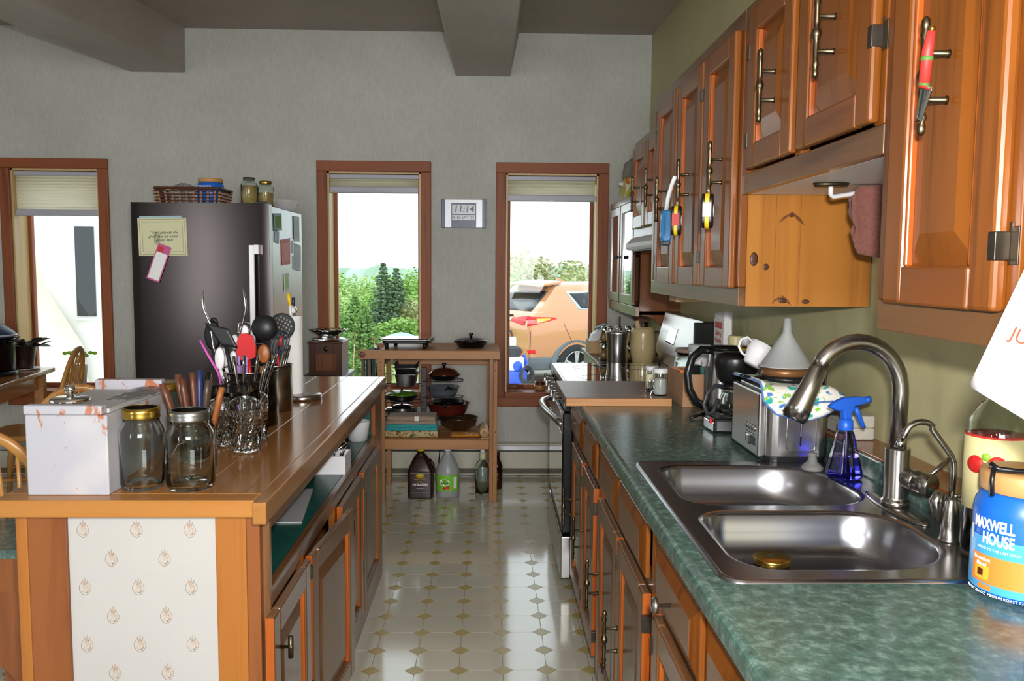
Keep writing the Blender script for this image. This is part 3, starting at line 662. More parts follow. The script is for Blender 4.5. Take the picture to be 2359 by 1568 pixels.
# small items screwed under the tall cabinet: pale wood strip and clips
s_ = thing('under_shelf_rack', 'pale wood strip fixed under the tall wall cabinet above the stove back', 'rack', (.80, 3.35, 1.28))
part('strip', MB().box(.72, .92, 3.25, 3.37, 1.285, 1.317), 'crate', s_, True, .002)
part('clip', MB().box(.73, .86, 3.22, 3.25, 1.30, 1.317), 'silverpl', s_, True, .002)

# ================================================================== COUNTER AND BASE CABINETS (right)
X0, ZT = .332, .914
ct = thing('countertop', 'dark green marbled laminate countertop with rolled front edge and backsplash', 'countertop', (.63, 1.5, .875))
SX0, SX1, SY0, SY1 = .381, .893, 1.303, 2.125   # sink cutout
c = MB()
prof = [(.935, .914), (X0+.02, .914), (X0+.009, .9165), (X0+.003, .912), (X0, .904), (X0, .885), (X0+.004, .877), (X0+.02, .876), (.935, .876)]
for y0, y1, xr in ((2.1, 3.57, None), (-.6, 1.325, None)):
    M = frame((0, y0, 0), (1, 0, 0), (0, 0, 1), (0, 1, 0)); p = [q for q in prof]; c.prism(p, y1-y0, M)
M = frame((0, 1.325, 0), (1, 0, 0), (0, 0, 1), (0, 1, 0))
c.prism([(.40, .914)]+prof[1:-1]+[(.40, .876)], .775, M); c.box(.875, .935, 1.325, 2.1, .876, .914)
part('worktop', c, 'counter', ct, True)
part('backsplash', MB().box(.902, .93, -.6, 3.57, .914, .972), 'counter', ct, True, .004)
ld = MB(); ld.add([(.905, -.6, .972), (wx(-.6)-.001, -.6, .972), (wx(3.57)-.001, 3.57, .972), (.905, 3.57, .972), (.905, -.6, .979), (wx(-.6)-.001, -.6, .979), (wx(3.57)-.001, 3.57, .979), (.905, 3.57, .979)], [(3, 2, 1, 0), (4, 5, 6, 7), (0, 1, 5, 4), (1, 2, 6, 5), (2, 3, 7, 6), (3, 0, 4, 7)])
part('ledge', ld, 'piney', ct, True, .002)

BF = .362
def bframe(y0, z0): return frame((BF, y0, z0), (0, 1, 0), (0, 0, 1), (-1, 0, 0))
def base(name, label, y0, y1, drawers, doors, knob=False):
    o = thing(name, label, 'cabinet', (.63, (y0+y1)/2, 0), group=None)
    fr = MB(); fr.box(BF, BF+.02, y0, y0+.03, .1, .872).box(BF, BF+.02, y1-.03, y1, .1, .872)
    parts('face_stile', fr, 'pine', o, True, bev=.002)
    parts('face_rail', MB().box(BF+.001, BF+.019, y0+.03, y1-.03, .845, .872).box(BF+.001, BF+.019, y0+.03, y1-.03, .67, .72).box(BF+.001, BF+.019, y0+.03, y1-.03, .1, .135), 'darkpiney', o, True)
    parts('carcass_panel', MB().box(BF+.02, .93, y0, y0+.014, .1, .872).box(BF+.02, .93, y1-.014, y1, .1, .872).box(BF+.02, .93, y0+.014, y1-.014, .1, .115).box(.916, .93, y0+.014, y1-.014, .115, .74), 'darkpine', o, True)
    part('toe_kick', MB().box(BF+.035, BF+.05, y0, y1, .0015, .1), 'darkpiney', o, True)
    for a, b_ in drawers:
        M = bframe(a, .722); W_ = b_-a; f = MB(); th = .02; bv = .035
        vs = [(0, 0, 0), (W_, 0, 0), (W_, .128, 0), (0, .128, 0), (0, 0, .010), (W_, 0, .010), (W_, .128, .010), (0, .128, .010), (bv, .03, th), (W_-bv, .03, th), (W_-bv, .098, th), (bv, .098, th)]
        f.add(vs, [(3, 2, 1, 0), (0, 1, 5, 4), (1, 2, 6, 5), (2, 3, 7, 6), (3, 0, 4, 7), (4, 5, 9, 8), (5, 6, 10, 9), (6, 7, 11, 10), (7, 4, 8, 11), (8, 9, 10, 11)], False, M)
        d = part('drawer', f, 'pine', o, True, .002)
        part('drawer_face', MB().box(bv+.001, W_-bv-.001, .031, .097, th-.002, th+.0006, M), 'darkpiney', d, True)
        if knob: part('knob', MB().lathe([(.004, 0), (.0035, .024), (.015, .026), (.0165, .032), (.012, .037), (0, .038)], 18, (W_*.5, .064, th), M), 'silverlid', d, True, label='round metal knob on a thin post')
    for a, b_, hn in doors:
        M = bframe(a, .13); d = door(o, M, b_-a, .565, ('darkpine', 'darkpiney', 'bevel'))
        e = MB(); e.box(-.0008, .0, 0, .565, .001, .0195, M).box(b_-a, b_-a+.0008, 0, .565, .001, .0195, M); parts('door_edge', e, 'bevel', d, True, label='bright orange door edge')
        hy = .03 if hn == 'n' else (b_-a)-.03
        if hn: pull(d, M @ Matrix.Translation((hy, .30, .02)))
        hinge(d, M @ Matrix.Translation(((b_-a)+.003 if hn == 'n' else -.003, .50, .0)))
        hinge(d, M @ Matrix.Translation(((b_-a)+.003 if hn == 'n' else -.003, .07, .0)))
    return o
base('base_cabinet', 'pine base cabinet with two narrow drawers next to the stove', 2.68, 3.565, [(3.12, 3.53), (2.72, 3.03)], [(3.06, 3.44, 'f'), (2.70, 3.03, 'f')])
base('base_cabinet', 'pine base cabinet with two false drawer fronts under the sink', 1.78, 2.677, [(2.24, 2.60), (1.83, 2.215)], [(2.20, 2.59, 'f'), (1.81, 2.19, 'f')])
base('base_cabinet', 'pine base cabinet whose drawer has a round metal knob, near the camera', 1.322, 1.777, [(1.345, 1.70)], [(1.345, 1.70, 'n')], True)
base('base_cabinet', 'pine base cabinet at the bottom edge of the picture, closest to the camera', .3, 1.32, [(.90, 1.295), (.36, .86)], [(.36, .86, 'f'), (.90, 1.295, 'n')])

# ================================================================== STOVE
st = thing('stove', 'freestanding stainless stove with a black glass cooktop and bowed handle', 'stove', (.64, 3.96, 0))
SYA, SYB = 3.585, 4.375
part('body', MB().box(.36, .98, SYA, SYB, .05, .895), 'black', st, True, .004)
part('cooktop', MB().box(.335, .93, SYA, SYB, .895, .921), 'ovenglass', st, True, .006)
part('cooktop_trim', MB().box(.325, .335, SYA, SYB, .893, .918), 'steel', st, True, .003)
rg = MB()
for cx_, cy_, r_ in ((.49, 3.78, .09), (.49, 4.17, .075), (.76, 3.78, .075), (.76, 4.17, .1)): rg.tube(arc((cx_, cy_, .9212), r_, 0, 2*PI*.999, 40, 'xy'), .0007, 4)
parts('burner_ring', rg, 'darkgrey', st, True)
part('control_panel', MB().prism([(.36, .80), (.325, .80), (.335, .893), (.36, .893)], SYB-SYA, frame((0, SYA, 0), (1, 0, 0), (0, 0, 1), (0, 1, 0))), 'black', st, True)
part('display', MB().box(.322, .326, 3.59, 3.60, .815, .875), 'lcd', st, True)
for k, y in enumerate((3.67, 3.83, 4.0, 4.16, 4.3)):
    Mk = frame((.329, y, .848), (0, 1, 0), (.1, 0, 1), (-1, 0, .1))
    kb = part('control_knob', MB().lathe([(.021, 0), (.021, .012), (.017, .014), (.017, .038), (.015, .041), (0, .041)], 20, M=Mk), 'steelz', st, True)
    part('knob_grip', MB().box(-.006, .006, -.024, .024, .038, .05, Mk), 'chrome', kb, True, .002)
part('oven_door', MB().box(.318, .36, SYA+.005, SYB-.005, .26, .79), 'black', st, True, .006)
part('door_glass', MB().box(.3165, .3185, SYA+.02, SYB-.02, .30, .69), 'ovenglass', st, True, .001)
part('door_trim', MB().box(.314, .3185, SYA+.006, SYB-.006, .70, .785), 'steel', st, True, .002)
hp = [(.314, 3.62, .735)]+[(.314-.062*math.sin(PI*i/16), 3.62+.72*i/16, .738+.028*math.sin(PI*i/16)) for i in range(1, 16)]+[(.314, 4.34, .735)]
part('door_handle', MB().tube(hp, .0155, 12), 'steel', st, True)
part('drawer', MB().box(.314, .36, SYA+.005, SYB-.005, .055, .245), 'steel', st, True, .006)
parts('foot', MB().cyl((.42, 3.64, .0015), .02, .05).cyl((.42, 4.32, .0015), .02, .05).cyl((.9, 3.64, .0015), .02, .05).cyl((.9, 4.32, .0015), .02, .05), 'black', st, True)
# back guard: leaning stainless panel with a clock window
Mg = frame((.90, SYA, .93), (0, 1, 0), (.12, 0, .99), (-.99, 0, .12))
bgp = MB(); bgp.prism([(.90, .921), (.885, .955), (.865, 1.0), (.915, 1.19), (.985, 1.19), (.985, .921)], SYB-SYA, frame((0, SYA, 0), (1, 0, 0), (0, 0, 1), (0, 1, 0)))
part('backguard', bgp, 'steel', st, True, .006)
Mg = frame((.8665, 3.75, 1.0), (0, 1, 0), (.2545, 0, .967), (-.967, 0, .2545))
part('clock_display', MB().box(.24, .42, .05, .13, .0, .0035, Mg), 'ovenglass', st, True, .001)
part('backguard_end', MB().box(.872, .99, SYA-.012, SYA, .95, 1.185), 'black', st, True, .004)
# ================================================================== SINK AND TAPS
sk = thing('kitchen_sink', 'double-bowl stainless steel drop-in sink set in the green countertop', 'sink', (.637, 1.714, .914))
ZR = .920; ZB = .832
def bowl(x0, x1, y0, y1, rad, dip=.014):
    rings = []
    for ins, z in ((-.012, ZR), (-.004, ZR-.002), (0, ZR-.008), (.006, ZR-.04), (.014, ZB+.022), (.024, ZB+.007), (.045, ZB), (.10, ZB-.002)):
        rings.append([(x, y, z) for x, y in rrect(x0+ins, x1-ins, y0+ins, y1-ins, [max(.02, r-ins) for r in rad], 7)])
    return rings
def loft(mb, rings, cap=True, flip=False):
    n = len(rings[0]); vs = [p for r in rings for p in r]; fs = []
    for i in range(len(rings)-1):
        for k in range(n):
            q = (k+1) % n; f = (i*n+k, i*n+q, (i+1)*n+q, (i+1)*n+k); fs.append(tuple(reversed(f)) if flip else f)
    if cap: fs.append(tuple((len(rings)-1)*n+k for k in range(n)))
    return mb.add(vs, fs, True)
B1 = (.425, .82, 1.732, 2.072); B2 = (.425, .812, 1.352, 1.672)
R1 = [.15, .06, .07, .10]; R2 = [.10, .06, .07, .15]
dk = MB()
# deck: strips around the two bowl openings, faces filled between outer rim and bowl rings
import mathutils
from mathutils.geometry import tessellate_polygon
o1 = rrect(SX0, SX1, SY0, SY1, .03, 6)
h1 = [(x, y) for x, y in rrect(B1[0]-.012, B1[1]+.012, B1[2]-.012, B1[3]+.012, [r+.012 for r in R1], 7)]
h2 = [(x, y) for x, y in rrect(B2[0]-.012, B2[1]+.012, B2[2]-.012, B2[3]+.012, [r+.012 for r in R2], 7)]
loops = [[Vector((x, y, ZR)) for x, y in L] for L in (o1, h1, h2)]
tri = tessellate_polygon(loops); flat = [p for L in loops for p in L]
tri = [t if (flat[t[1]]-flat[t[0]]).cross(flat[t[2]]-flat[t[0]]).z > 0 else tuple(reversed(t)) for t in tri]
dk.add(flat, tri, False)
part('deck', dk, 'sink', sk, True)
rimr = MB(); loft(rimr, [[(x, y, z) for x, y in rrect(SX0-e, SX1+e, SY0-e, SY1+e, .03+e, 6)] for e, z in ((0, ZR), (.003, ZR+.0008), (.007, ZR-.001), (.009, .9145))], cap=False, flip=True)
part('rim', rimr, 'sink', sk, True)
for nm, Bx, Rx in (('far', B1, R1), ('near', B2, R2)):
    q = MB(); loft(q, bowl(*Bx, Rx)); b = part('bowl', q, 'sink', sk, True)
    cx_, cy_ = (.66, 1.975) if nm == 'far' else (.62, 1.50)
    part('drain_ring', MB().lathe([(.052, ZB+.0006), (.053, ZB+.003), (.045, ZB+.004), (.042, ZB+.001), (.03, ZB-.0005), (0, ZB-.0005)], 28, (cx_, cy_, 0)), 'chrome', b, True)

# main tap
tp = thing('kitchen_faucet', 'tall brushed nickel gooseneck pull-down faucet on oval plate', 'faucet', (.86, 1.70, ZR))
fx, fy = .846, 1.70
part('base_plate', MB().lathe([(1.0, 0), (1.0, .003), (.9, .006), (0, .0065)], 40, (fx+.001, fy, ZR+.0002), sx=.0295, sy=.128) , 'nickel', tp, True)
part('body', MB().lathe([(.029, 0), (.029, .012), (.026, .014), (.025, .02), (.025, .118), (.0245, .122), (.021, .1225)], 28, (fx, fy, ZR+.0065)), 'nickel', tp, True)
dx, dy = Vector((-.19, .0, 0)), 0
neck = [(fx, fy, ZR+.128), (fx, fy, 1.165)]+[(fx-.0925+.0925*math.cos(a), fy, 1.165+.103*math.sin(a)) for a in [PI*k/18*1.0 for k in range(1, 15)]]
lastp = neck[-1]; neck.append((lastp[0]-.008, fy, lastp[2]-.018))
hd = Vector((neck[-1][0]-neck[-2][0], 0, neck[-1][2]-neck[-2][2])).normalized()
part('neck', MB().tube(neck, .0165, 18), 'nickel', tp, True)
e0 = Vector(neck[-1]); hdv = Vector((-.42, 0, -.9)).normalized()
sp = MB(); sp.tube([e0-hdv*.006, e0+hdv*.002, e0+hdv*.004, e0+hdv*.05, e0+hdv*.085, e0+hdv*.112], [.0165, .0165, .018, .0205, .0245, .0265], 20)
hn = part('spray_head', sp, 'nickel', tp, True)
part('nozzle', MB().tube([e0+hdv*.1122, e0+hdv*.118], [.0245, .022], 20), 'black', hn, True)
vb = MB(); vb.tube([(fx+.004, fy, .995), (fx+.02, fy-.032, .987), (fx+.023, fy-.037, .986)], [.021, .022, .022], 20)
part('valve_body', vb, 'nickel', tp, True)
kb = part('handle_hub', MB().tube([(fx+.0233, fy-.0374, .986), (fx+.040, fy-.064, .983), (fx+.0415, fy-.0665, .983)], [.0245, .0245, .023], 22), 'nickel', tp, True)
part('lever', MB().tube([(fx+.045, fy-.045, 1.0), (fx+.10, fy-.025, 1.035)], .0048, 10), 'nickel', kb, True)

# filtered water tap
ft = thing('filter_faucet', 'small slim filtered-water tap with bent spout near the coffee tub', 'faucet', (.842, 1.49, ZR))
gx, gy = .845, 1.49
part('base', MB().lathe([(.019, 0), (.019, .003), (.0165, .006), (.0155, .03), (.0145, .055), (.011, .075), (.0085, .082), (0, .083)], 22, (gx, gy, ZR+.0002)), 'nickel', ft, True)
sp = [(gx, gy, ZR+.08), (gx+.002, gy, 1.05), (gx+.001, gy, 1.065), (gx-.004, gy, 1.078), (gx-.042, gy, 1.127)]
for k in range(9): a = .25*PI+k*.66*PI/8; sp.append((gx-.062+.028*math.cos(a), gy, 1.118+.023*math.sin(a)))
sp.append((gx-.098, gy, 1.107))
part('spout', MB().tube(sp, .0055, 12), 'nickel', ft, True)
part('spout_tip', MB().tube([(gx-.095, gy, 1.112), (gx-.103, gy, 1.092)], [.0075, .0078], 12), 'chrome', ft, True)
part('side_lever', MB().tube([(gx, gy, 1.003), (gx+.022, gy, 1.005)], [.004, .004], 8).ball((gx+.024, gy, 1.005), .006, 10, 6), 'nickel', ft, True)
part('back_valve', MB().tube([(gx-.014, gy+.012, .95), (gx-.02, gy+.016, .99), (gx-.014, gy+.012, 1.008)], [.009, .012, .009], 12), 'nickel', ft, True)

jl = thing('jar_lid', 'upturned gold jar lid lying in the front bowl of the sink', 'lid', (.56, 1.61, ZB+.004), rot=(.03, -.02, .3))
part('rim', MB().lathe([(0, 0), (.033, 0), (.036, .002), (.0365, .012), (.034, .0135), (0, .0135)], 32), 'gold', jl)
text('print', 'C', .018, 'ink', jl, Matrix.Translation((0, .004, .0137)), world=False)

# spray bottle
sb = thing('spray_bottle', 'purple spray bottle of blue liquid with blue trigger head behind the sink', 'bottle', (.845, 1.955, ZR+.001), rz=.25)
part('bottle', MB().lathe([(.038, 0), (.043, .004), (.0425, .018), (.032, .06), (.024, .095), (.021, .108), (.0165, .114), (.0165, .122)], 8, smooth=False), 'spraypl', sb, bev=.003)
part('liquid', MB().lathe([(.0355, .003), (.0405, .006), (.040, .018), (.0322, .053), (0, .0535)], 8, smooth=False), 'sprayliq', sb)
part('collar', MB().lathe([(.0165, .115), (.0175, .118), (.0165, .138), (.012, .142)], 20), 'bluepl', sb)
hdm = MB(); Mh = frame((0, .009, 0), (-1, 0, 0), (0, 0, 1), (0, 1, 0))
hdm.prism([(-.052, .185), (-.05, .176), (-.02, .172), (-.012, .158), (-.010, .14), (.010, .14), (.012, .16), (.03, .163), (.05, .172), (.034, .184), (.01, .193), (-.03, .194), (-.05, .192)], .018, frame((0, .009, 0), (1, 0, 0), (0, 0, 1), (0, -1, 0)))
part('spray_head', hdm, 'bluepl', sb, bev=.004)
for ch in sb.children:
    if ch.name.startswith('spray_head'): ch.rotation_euler = (0, 0, PI)
tg = MB(); tg.tube([(.026, 0, .168), (.034, 0, .15), (.047, 0, .125), (.053, 0, .118)], [.007, .0065, .0055, .004], 8)
part('trigger', tg, 'bluepl', sb)
part('nozzle', MB().rod((.05, 0, .184), (.064, 0, .186), .0085, 12), 'bluepl', sb)
part('dip_tube', MB().rod((0, 0, .012), (.002, 0, .118), .0018, 6), 'white', sb)

so = solo('sink_stopper', MB().lathe([(.026, 0), (.027, .006), (.022, .012), (.012, .02), (.010, .034), (.013, .04), (0, .043)], 20, (.80, 2.035, ZR+.0008)), 'rubberpurple', 'grey rubber sink stopper between the toaster and the spray bottle', 'stopper')

# two pale blocks on the ledge
for i, (y, dz) in enumerate(((2.19, 0), (2.185, .0312))):
    solo('sponge_block', MB().box(.925, .985, y-.085+i*.004, y+.075, .980+dz, 1.011+dz), 'ash', ('lower' if not i else 'upper')+' pale block of the pair stacked on the wooden ledge', 'sponge', 'pale blocks on the ledge', bev=.004)

# ================================================================== RIGHT COUNTER THINGS
ZC = .9145
# toaster
to = thing('toaster', 'boxy brushed stainless toaster with four round buttons beside the sink', 'toaster', (.79, 2.245, ZC))
x0, x1, y0, y1 = -.085, .085, -.135, .125
body = MB(); body.prism(rrect(x0+.004, x1, y0, y1, .03, 6), .172, Matrix.Translation((0, 0, .018)))
part('body', body, 'steelz', to, bev=.004)
part('base', MB().prism(rrect(x0+.006, x1-.004, y0+.004, y1-.004, .028, 5), .016, Matrix.Translation((0, 0, .003))), 'black', to, bev=.003)
parts('foot', MB().cyl((-.06, -.1, 0), .012, .004, 12).cyl((.06, -.1, 0), .012, .004, 12).cyl((-.06, .1, 0), .012, .004, 12).cyl((.06, .1, 0), .012, .004, 12), 'black', to)
ep = part('control_end', MB().box(x0-.012, x0+.006, y0+.018, y1-.004, .014, .184), 'steel', to, bev=.006)
Me = frame((x0-.012, 0, 0), (0, -1, 0), (0, 0, 1), (-1, 0, 0))
for k in range(4): part('button', MB().lathe([(.0085, 0), (.0085, .002), (.007, .003), (0, .003)], 14, (.02+.022*k, .085, 0), Me), 'chrome', ep)
part('browning_slot', MB().box(.012, .095, .04, .062, 0, .0008, Me), 'darkgrey', ep)
part('browning_slider', MB().box(.04, .062, .038, .064, .0008, .008, Me), 'chrome', ep, bev=.002)
part('printed_line', MB().box(.015, .09, .068, .0695, 0, .0006, Me), 'ink', ep)
Mf = frame((0, y0, 0), (1, 0, 0), (0, 0, 1), (0, -1, 0))
win = part('lever_bay', MB().prism(rrect(-.03, .045, .035, .165, .014, 5), .0016, Mf), 'steel', to)
fr = MB(); fr.tube([(x, y, .0018) for x, y in rrect(-.03, .045, .035, .165, .014, 5)], .0018, 6, Mf, closed=True); part('bay_rim', fr, 'chrome', win)
part('lever_slot', MB().box(.004, .0085, .05, .14, .0016, .0022, Mf), 'black', win)
part('lever', MB().prism(rrect(-.022, .036, .128, .145, .007, 4), .022, Mf), 'black', win, bev=.003)
part('scale', MB().box(.0055, .0072, .075, .135, .0022, .0026, Mf), 'inkwhite', win)
parts('toast_slot', MB().box(-.05, -.02, -.10, .10, .1902, .1912).box(.02, .05, -.10, .10, .1902, .1912), 'black', to)

# folded printed pot holder draped over the toaster's front edge
ph = thing('pot_holder', 'white pot holder with blue and green print draped over the toaster', 'pot holder', (.78, 2.2, 1.108))
def php(u, v):
    x = .69+.20*u; y = 2.31-.295*v; z = 1.113+.004*math.sin(u*5+v*3)
    if v > .7: k = (v-.7)/.3; y = 2.31-.295*.7-.012*min(1, k*3)-.006*k; z -= (.012+.062*math.sin(PI*(.12+.80*u))**.8)*k
    if u > .85: z -= .02*(u-.85)/.15
    if u < .18: z += .012*(.18-u)/.18; x -= .012
    return (x+.012*v, y, z)
part('quilt', MB().grid(php, 18, 22, thick=.006), 'potholder', ph, True)
edge = [php(u/18, 1) for u in range(19)]+[php(1, 1-v/22) for v in range(1, 23)]; edge2 = [php(0, v/22) for v in range(0, 23)]
part('piping', MB().tube(edge2+edge, .004, 6), 'piping', ph, True)
ph2 = [php(.35+.6*i/14, .93-.10*math.sin(PI*i/14)) for i in range(15)]
part('hanging_loop', MB().tube([(p[0], p[1]-.005, p[2]) for p in ph2], .0028, 6), 'piping', ph, True)

# strainer, mug and funnel heaped on the toaster
stn = thing('strainer', 'copper-banded strainer with a long black handle under the funnel', 'strainer', (.79, 2.225, 1.116), rz=0)
part('rim', MB().lathe([(.072, .004), (.075, .008), (.074, .017), (.066, .018), (.064, .006)], 36), 'black', stn)
part('copper_band', MB().lathe([(.066, .018), (.062, .018), (.058, .04), (.061, .04)], 36), 'copperband', stn)
part('mesh_basket', MB().lathe([(.064, .007), (.06, .0055), (.0, .005)], 24), 'darkgrey', stn)
part('handle', MB().tube([(-.068, -.03, .012), (-.10, -.04, .014), (-.125, -.045, .02), (-.132, -.047, .022)], [.008, .009, .008, .006], 10, flat=.5), 'black', stn)
fn = thing('funnel', 'upside-down frosted plastic funnel standing on the strainer', 'funnel', (.79, 2.215, 1.1565))
part('cone', MB().lathe([(.070, 0), (.071, .003), (.066, .006), (.012, .09), (.0095, .128), (.0075, .1285), (.009, .09), (.063, .004)], 40), 'frost', fn)
part('rim', MB().tube(arc((0, 0, .002), .070, 0, 2*PI*.999, 40, 'xy'), .0022, 6), 'frost', fn)
mg = thing('mug', 'white porcelain mug with a thin handle lying tilted behind the funnel', 'mug', (.735, 2.335, 1.145), rot=(0, .55, .2))
part('cup', MB().lathe([(.022, 0), (.027, .004), (.036, .04), (.038, .066), (.036, .067), (.033, .04), (.02, .005), (0, .005)], 28), 'white', mg)
part('handle', MB().tube([(-.036, 0, .058), (-.056, 0, .06), (-.068, 0, .045), (-.064, 0, .025), (-.045, 0, .014), (-.030, 0, .014)], .0035, 8), 'white', mg)

# dark tray leaning behind the toaster
tv = thing('oval_tray', 'black patterned oval tray leaning on the wall behind the toaster', 'tray', (.884, 2.31, ZC+.001), rot=(0, .10, -.1))
part('plate', MB().lathe([(0, 0), (.8, 0), (1, .010), (1.02, .012), (.8, .006), (0, .006)], 36, M=frame((0, 0, .135), (0, .07, 0), (0, 0, .135), (1, 0, 0))), 'castiron', tv)
part('beaded_rim', MB().tube([(.012, .0715*math.cos(a), .135+.1365*math.sin(a)) for a in [2*PI*k/40 for k in range(40)]], .003, 6, closed=True), 'darkgrey', tv)

# drip coffee maker
cm = thing('coffee_maker', 'small black drip coffee maker with glass carafe left of toaster'.replace('left of', 'behind the'), 'coffee maker', (.77, 2.58, ZC))
part('base', MB().prism([(-.085, -.06), (-.09, .04), (-.06, .07), (.06, .07), (.07, -.06), (.0, -.075)], .045), 'black', cm, bev=.008)
part('base_trim', MB().prism([(-.088, -.062), (-.093, .04), (-.086, .04), (-.081, -.058)], .03, Matrix.Translation((0, 0, .004))), 'chrome', cm, bev=.003)
part('power_switch', MB().box(-.094, -.086, -.04, -.026, .028, .042), 'red', cm, bev=.002, label='small red power switch')
part('column', MB().box(.03, .07, -.05, .065, .045, .17), 'black', cm, bev=.01)
part('brew_head', MB().lathe([(.042, .15), (.052, .165), (.058, .2), (.06, .222), (.056, .236), (.03, .243), (0, .244)], 28, (-.005, 0, 0), sx=1.15), 'black', cm)
part('hot_plate', MB().lathe([(.048, .045), (.046, .048), (0, .048)], 24, (-.01, 0, 0)), 'darkgrey', cm)
cf = part('carafe', MB().lathe([(.036, .049), (.045, .055), (.048, .075), (.04, .105), (.03, .122), (.032, .13), (.029, .13), (.027, .122), (.038, .104), (.045, .076), (.042, .057), (0, .052)], 30, (-.012, 0, 0)), 'glass', cm)
part('carafe_lid', MB().lathe([(.034, .128), (.036, .134), (.034, .146), (0, .148)], 24, (-.012, 0, 0)), 'black', cf)
part('carafe_band', MB().lathe([(.0315, .118), (.0335, .12), (.0335, .13), (.0315, .131)], 24, (-.012, 0, 0)), 'chrome', cf)
part('carafe_handle', MB().tube([(-.045, -.012, .135), (-.075, -.022, .142), (-.10, -.03, .12), (-.112, -.034, .085), (-.10, -.03, .055), (-.08, -.024, .06), (-.062, -.018, .10)], .0045, 8, flat=1.6), 'darkgrey', cf)

# electric kettle
kt = thing('electric_kettle', 'steel electric kettle with a big black loop handle beside cardboard box', 'kettle', (.80, 2.83, ZC))
part('body', MB().lathe([(.068, .018), (.067, .05), (.060, .15), (.052, .222), (.050, .226)], 36), 'steelz', kt)
part('base', MB().lathe([(.072, 0), (.073, .012), (.069, .018), (0, .018)], 32), 'black', kt)
part('lid', MB().lathe([(.051, .226), (.052, .232), (.046, .24), (0, .242)], 32), 'black', kt)
part('handle', MB().tube([(-.045, -.005, .225), (-.085, -.012, .228), (-.118, -.018, .20), (-.132, -.02, .15), (-.125, -.02, .095), (-.10, -.016, .05), (-.066, -.01, .035)], [.012, .0125, .0125, .012, .0125, .013, .013], 12, flat=1.1), 'black', kt)
part('water_gauge', MB().box(-.0665, -.0585, -.01, .01, .05, .17), 'darkgrey', kt, bev=.002)
part('cord_plug', MB().tube([(-.07, -.02, .012), (-.10, -.05, .01), (-.13, -.07, .006)], .005, 8), 'black', kt)

# cardboard box with odds and ends
bx = thing('cardboard_box', 'open brown cardboard box with white label beside cutting board', 'box', (.79, 3.14, ZC))
xa, xb_, ya, yb = .70, .88, 3.01, 3.27
th = .003
part('front_flap', MB().box(xa, xb_, ya, ya+th, ZC, ZC+.118), 'cardboard', bx, True)
part('back_flap', MB().box(xa, xb_, yb-th, yb, ZC, ZC+.118), 'cardboard', bx, True)
part('side_flap', MB().box(xa, xa+th, ya+th, yb-th, ZC, ZC+.118), 'cardboard', bx, True)
part('side_flap', MB().box(xb_-th, xb_, ya+th, yb-th, ZC, ZC+.118), 'cardboard', bx, True)
part('floor_panel', MB().box(xa+th, xb_-th, ya+th, yb-th, ZC, ZC+.003), 'cardboard', bx, True)
part('label', MB().box(.80, .868, ya-.0008, ya, ZC+.058, ZC+.112), 'sheet', bx, True)
text('print', '15881', .011, 'ink', bx, frame((.83, ya-.001, ZC+.082), (1, 0, 0), (0, 0, 1), (0, -1, 0)))
def jar(name, label, cat, loc, r, h, body, lid, fill=None, fillm=None, lidr=None, lidh=.014, neck=.85, group=None, rz=0, th=.0022, lidlabel=None):
    o = thing(name, label, cat, loc, rz, group); lr = (lidr or r*neck+.001)
    part('jar', MB().lathe([(0, .0), (r*.9, 0), (r, .006), (r, h*.74), (r*.97, h*.80), (r*neck, h*.88), (r*neck, h), (r*neck-th, h), (r*neck-th, h*.87), (r-th, h*.79), (r-th, .008), (r*.86, .004), (0, .004)], 36), body, o)
    if lid: part('lid', MB().lathe([(lr, h-lidh), (lr+.0012, h-lidh+.002), (lr+.001, h), (lr-.002, h+.0018), (0, h+.0018)], 32), lid, o)
    if fill: part('contents', MB().lathe([(0, .0045), (r*.86, .0048), (r-th-.0006, .009), (r-th-.0006, h*fill), (r*.5, h*fill+.003), (0, h*fill+.002)], 28), fillm, o)
    return o
solo('spice_tin', MB().lathe([(.026, 0), (.026, .05), (.024, .052), (0, .052)], 20, (.745, 3.06, ZC+.0605)), 'black', 'black-lidded spice tin sticking out of the cardboard box near corner'.replace(' near corner', ''), 'tin')
solo('packet', MB().box(.71, .735, 3.10, 3.16, ZC+.004, ZC+.125), 'orange', 'orange packet in the cardboard box', 'packet', bev=.004)
solo('plastic_tub', MB().lathe([(.028, 0), (.033, .10), (.035, .103), (.035, .111), (0, .112)], 24, (.84, 3.06, ZC+.004)), 'white', 'white lidded tub inside the cardboard box', 'tub')
solo('teal_packet', MB().box(.79, .83, 3.10, 3.13, ZC+.004, ZC+.135), 'seafoam', 'teal packet standing in the cardboard box', 'packet', bev=.003)
solo('spice_tin', MB().box(.775, .815, 3.19, 3.25, ZC+.004, ZC+.13), 'black', 'square black tin at the back of the cardboard box', 'tin', bev=.003)
# things on an unseen riser along the wall
rz_ = thing('wall_riser', 'low narrow wooden riser against the wall behind the kettle', 'shelf', (.9, 3.05, ZC))
part('board', MB().box(.883, .901, 2.62, 3.5, ZC, 1.0), 'greywood', rz_, True)
part('top_board', MB().box(.86, 1.0, 2.62, 3.5, 1.0, 1.012), 'greywood', rz_, True)
ZS = 1.0125
cn = jar('glass_canister', 'squat glass canister with a flat wooden lid by stove back', 'canister', (.83, 3.45, ZC), .066, .155, 'glass', None, .4, 'black')
part('wooden_lid', MB().lathe([(.05, .155), (.064, .157), (.066, .160), (.064, .172), (0, .174)], 32), 'board', cn)
wt = thing('white_tub', 'wide white plastic supplement tub with ribbed lid beside glass canister', 'tub', (.836, 3.325, ZC))
part('body', MB().lathe([(.04, 0), (.041, .17), (.038, .172)], 30), 'white', wt)
part('lid', MB().lathe([(.044, .172), (.045, .175), (.045, .196), (.043, .2), (0, .2)], 30), 'lcd', wt)
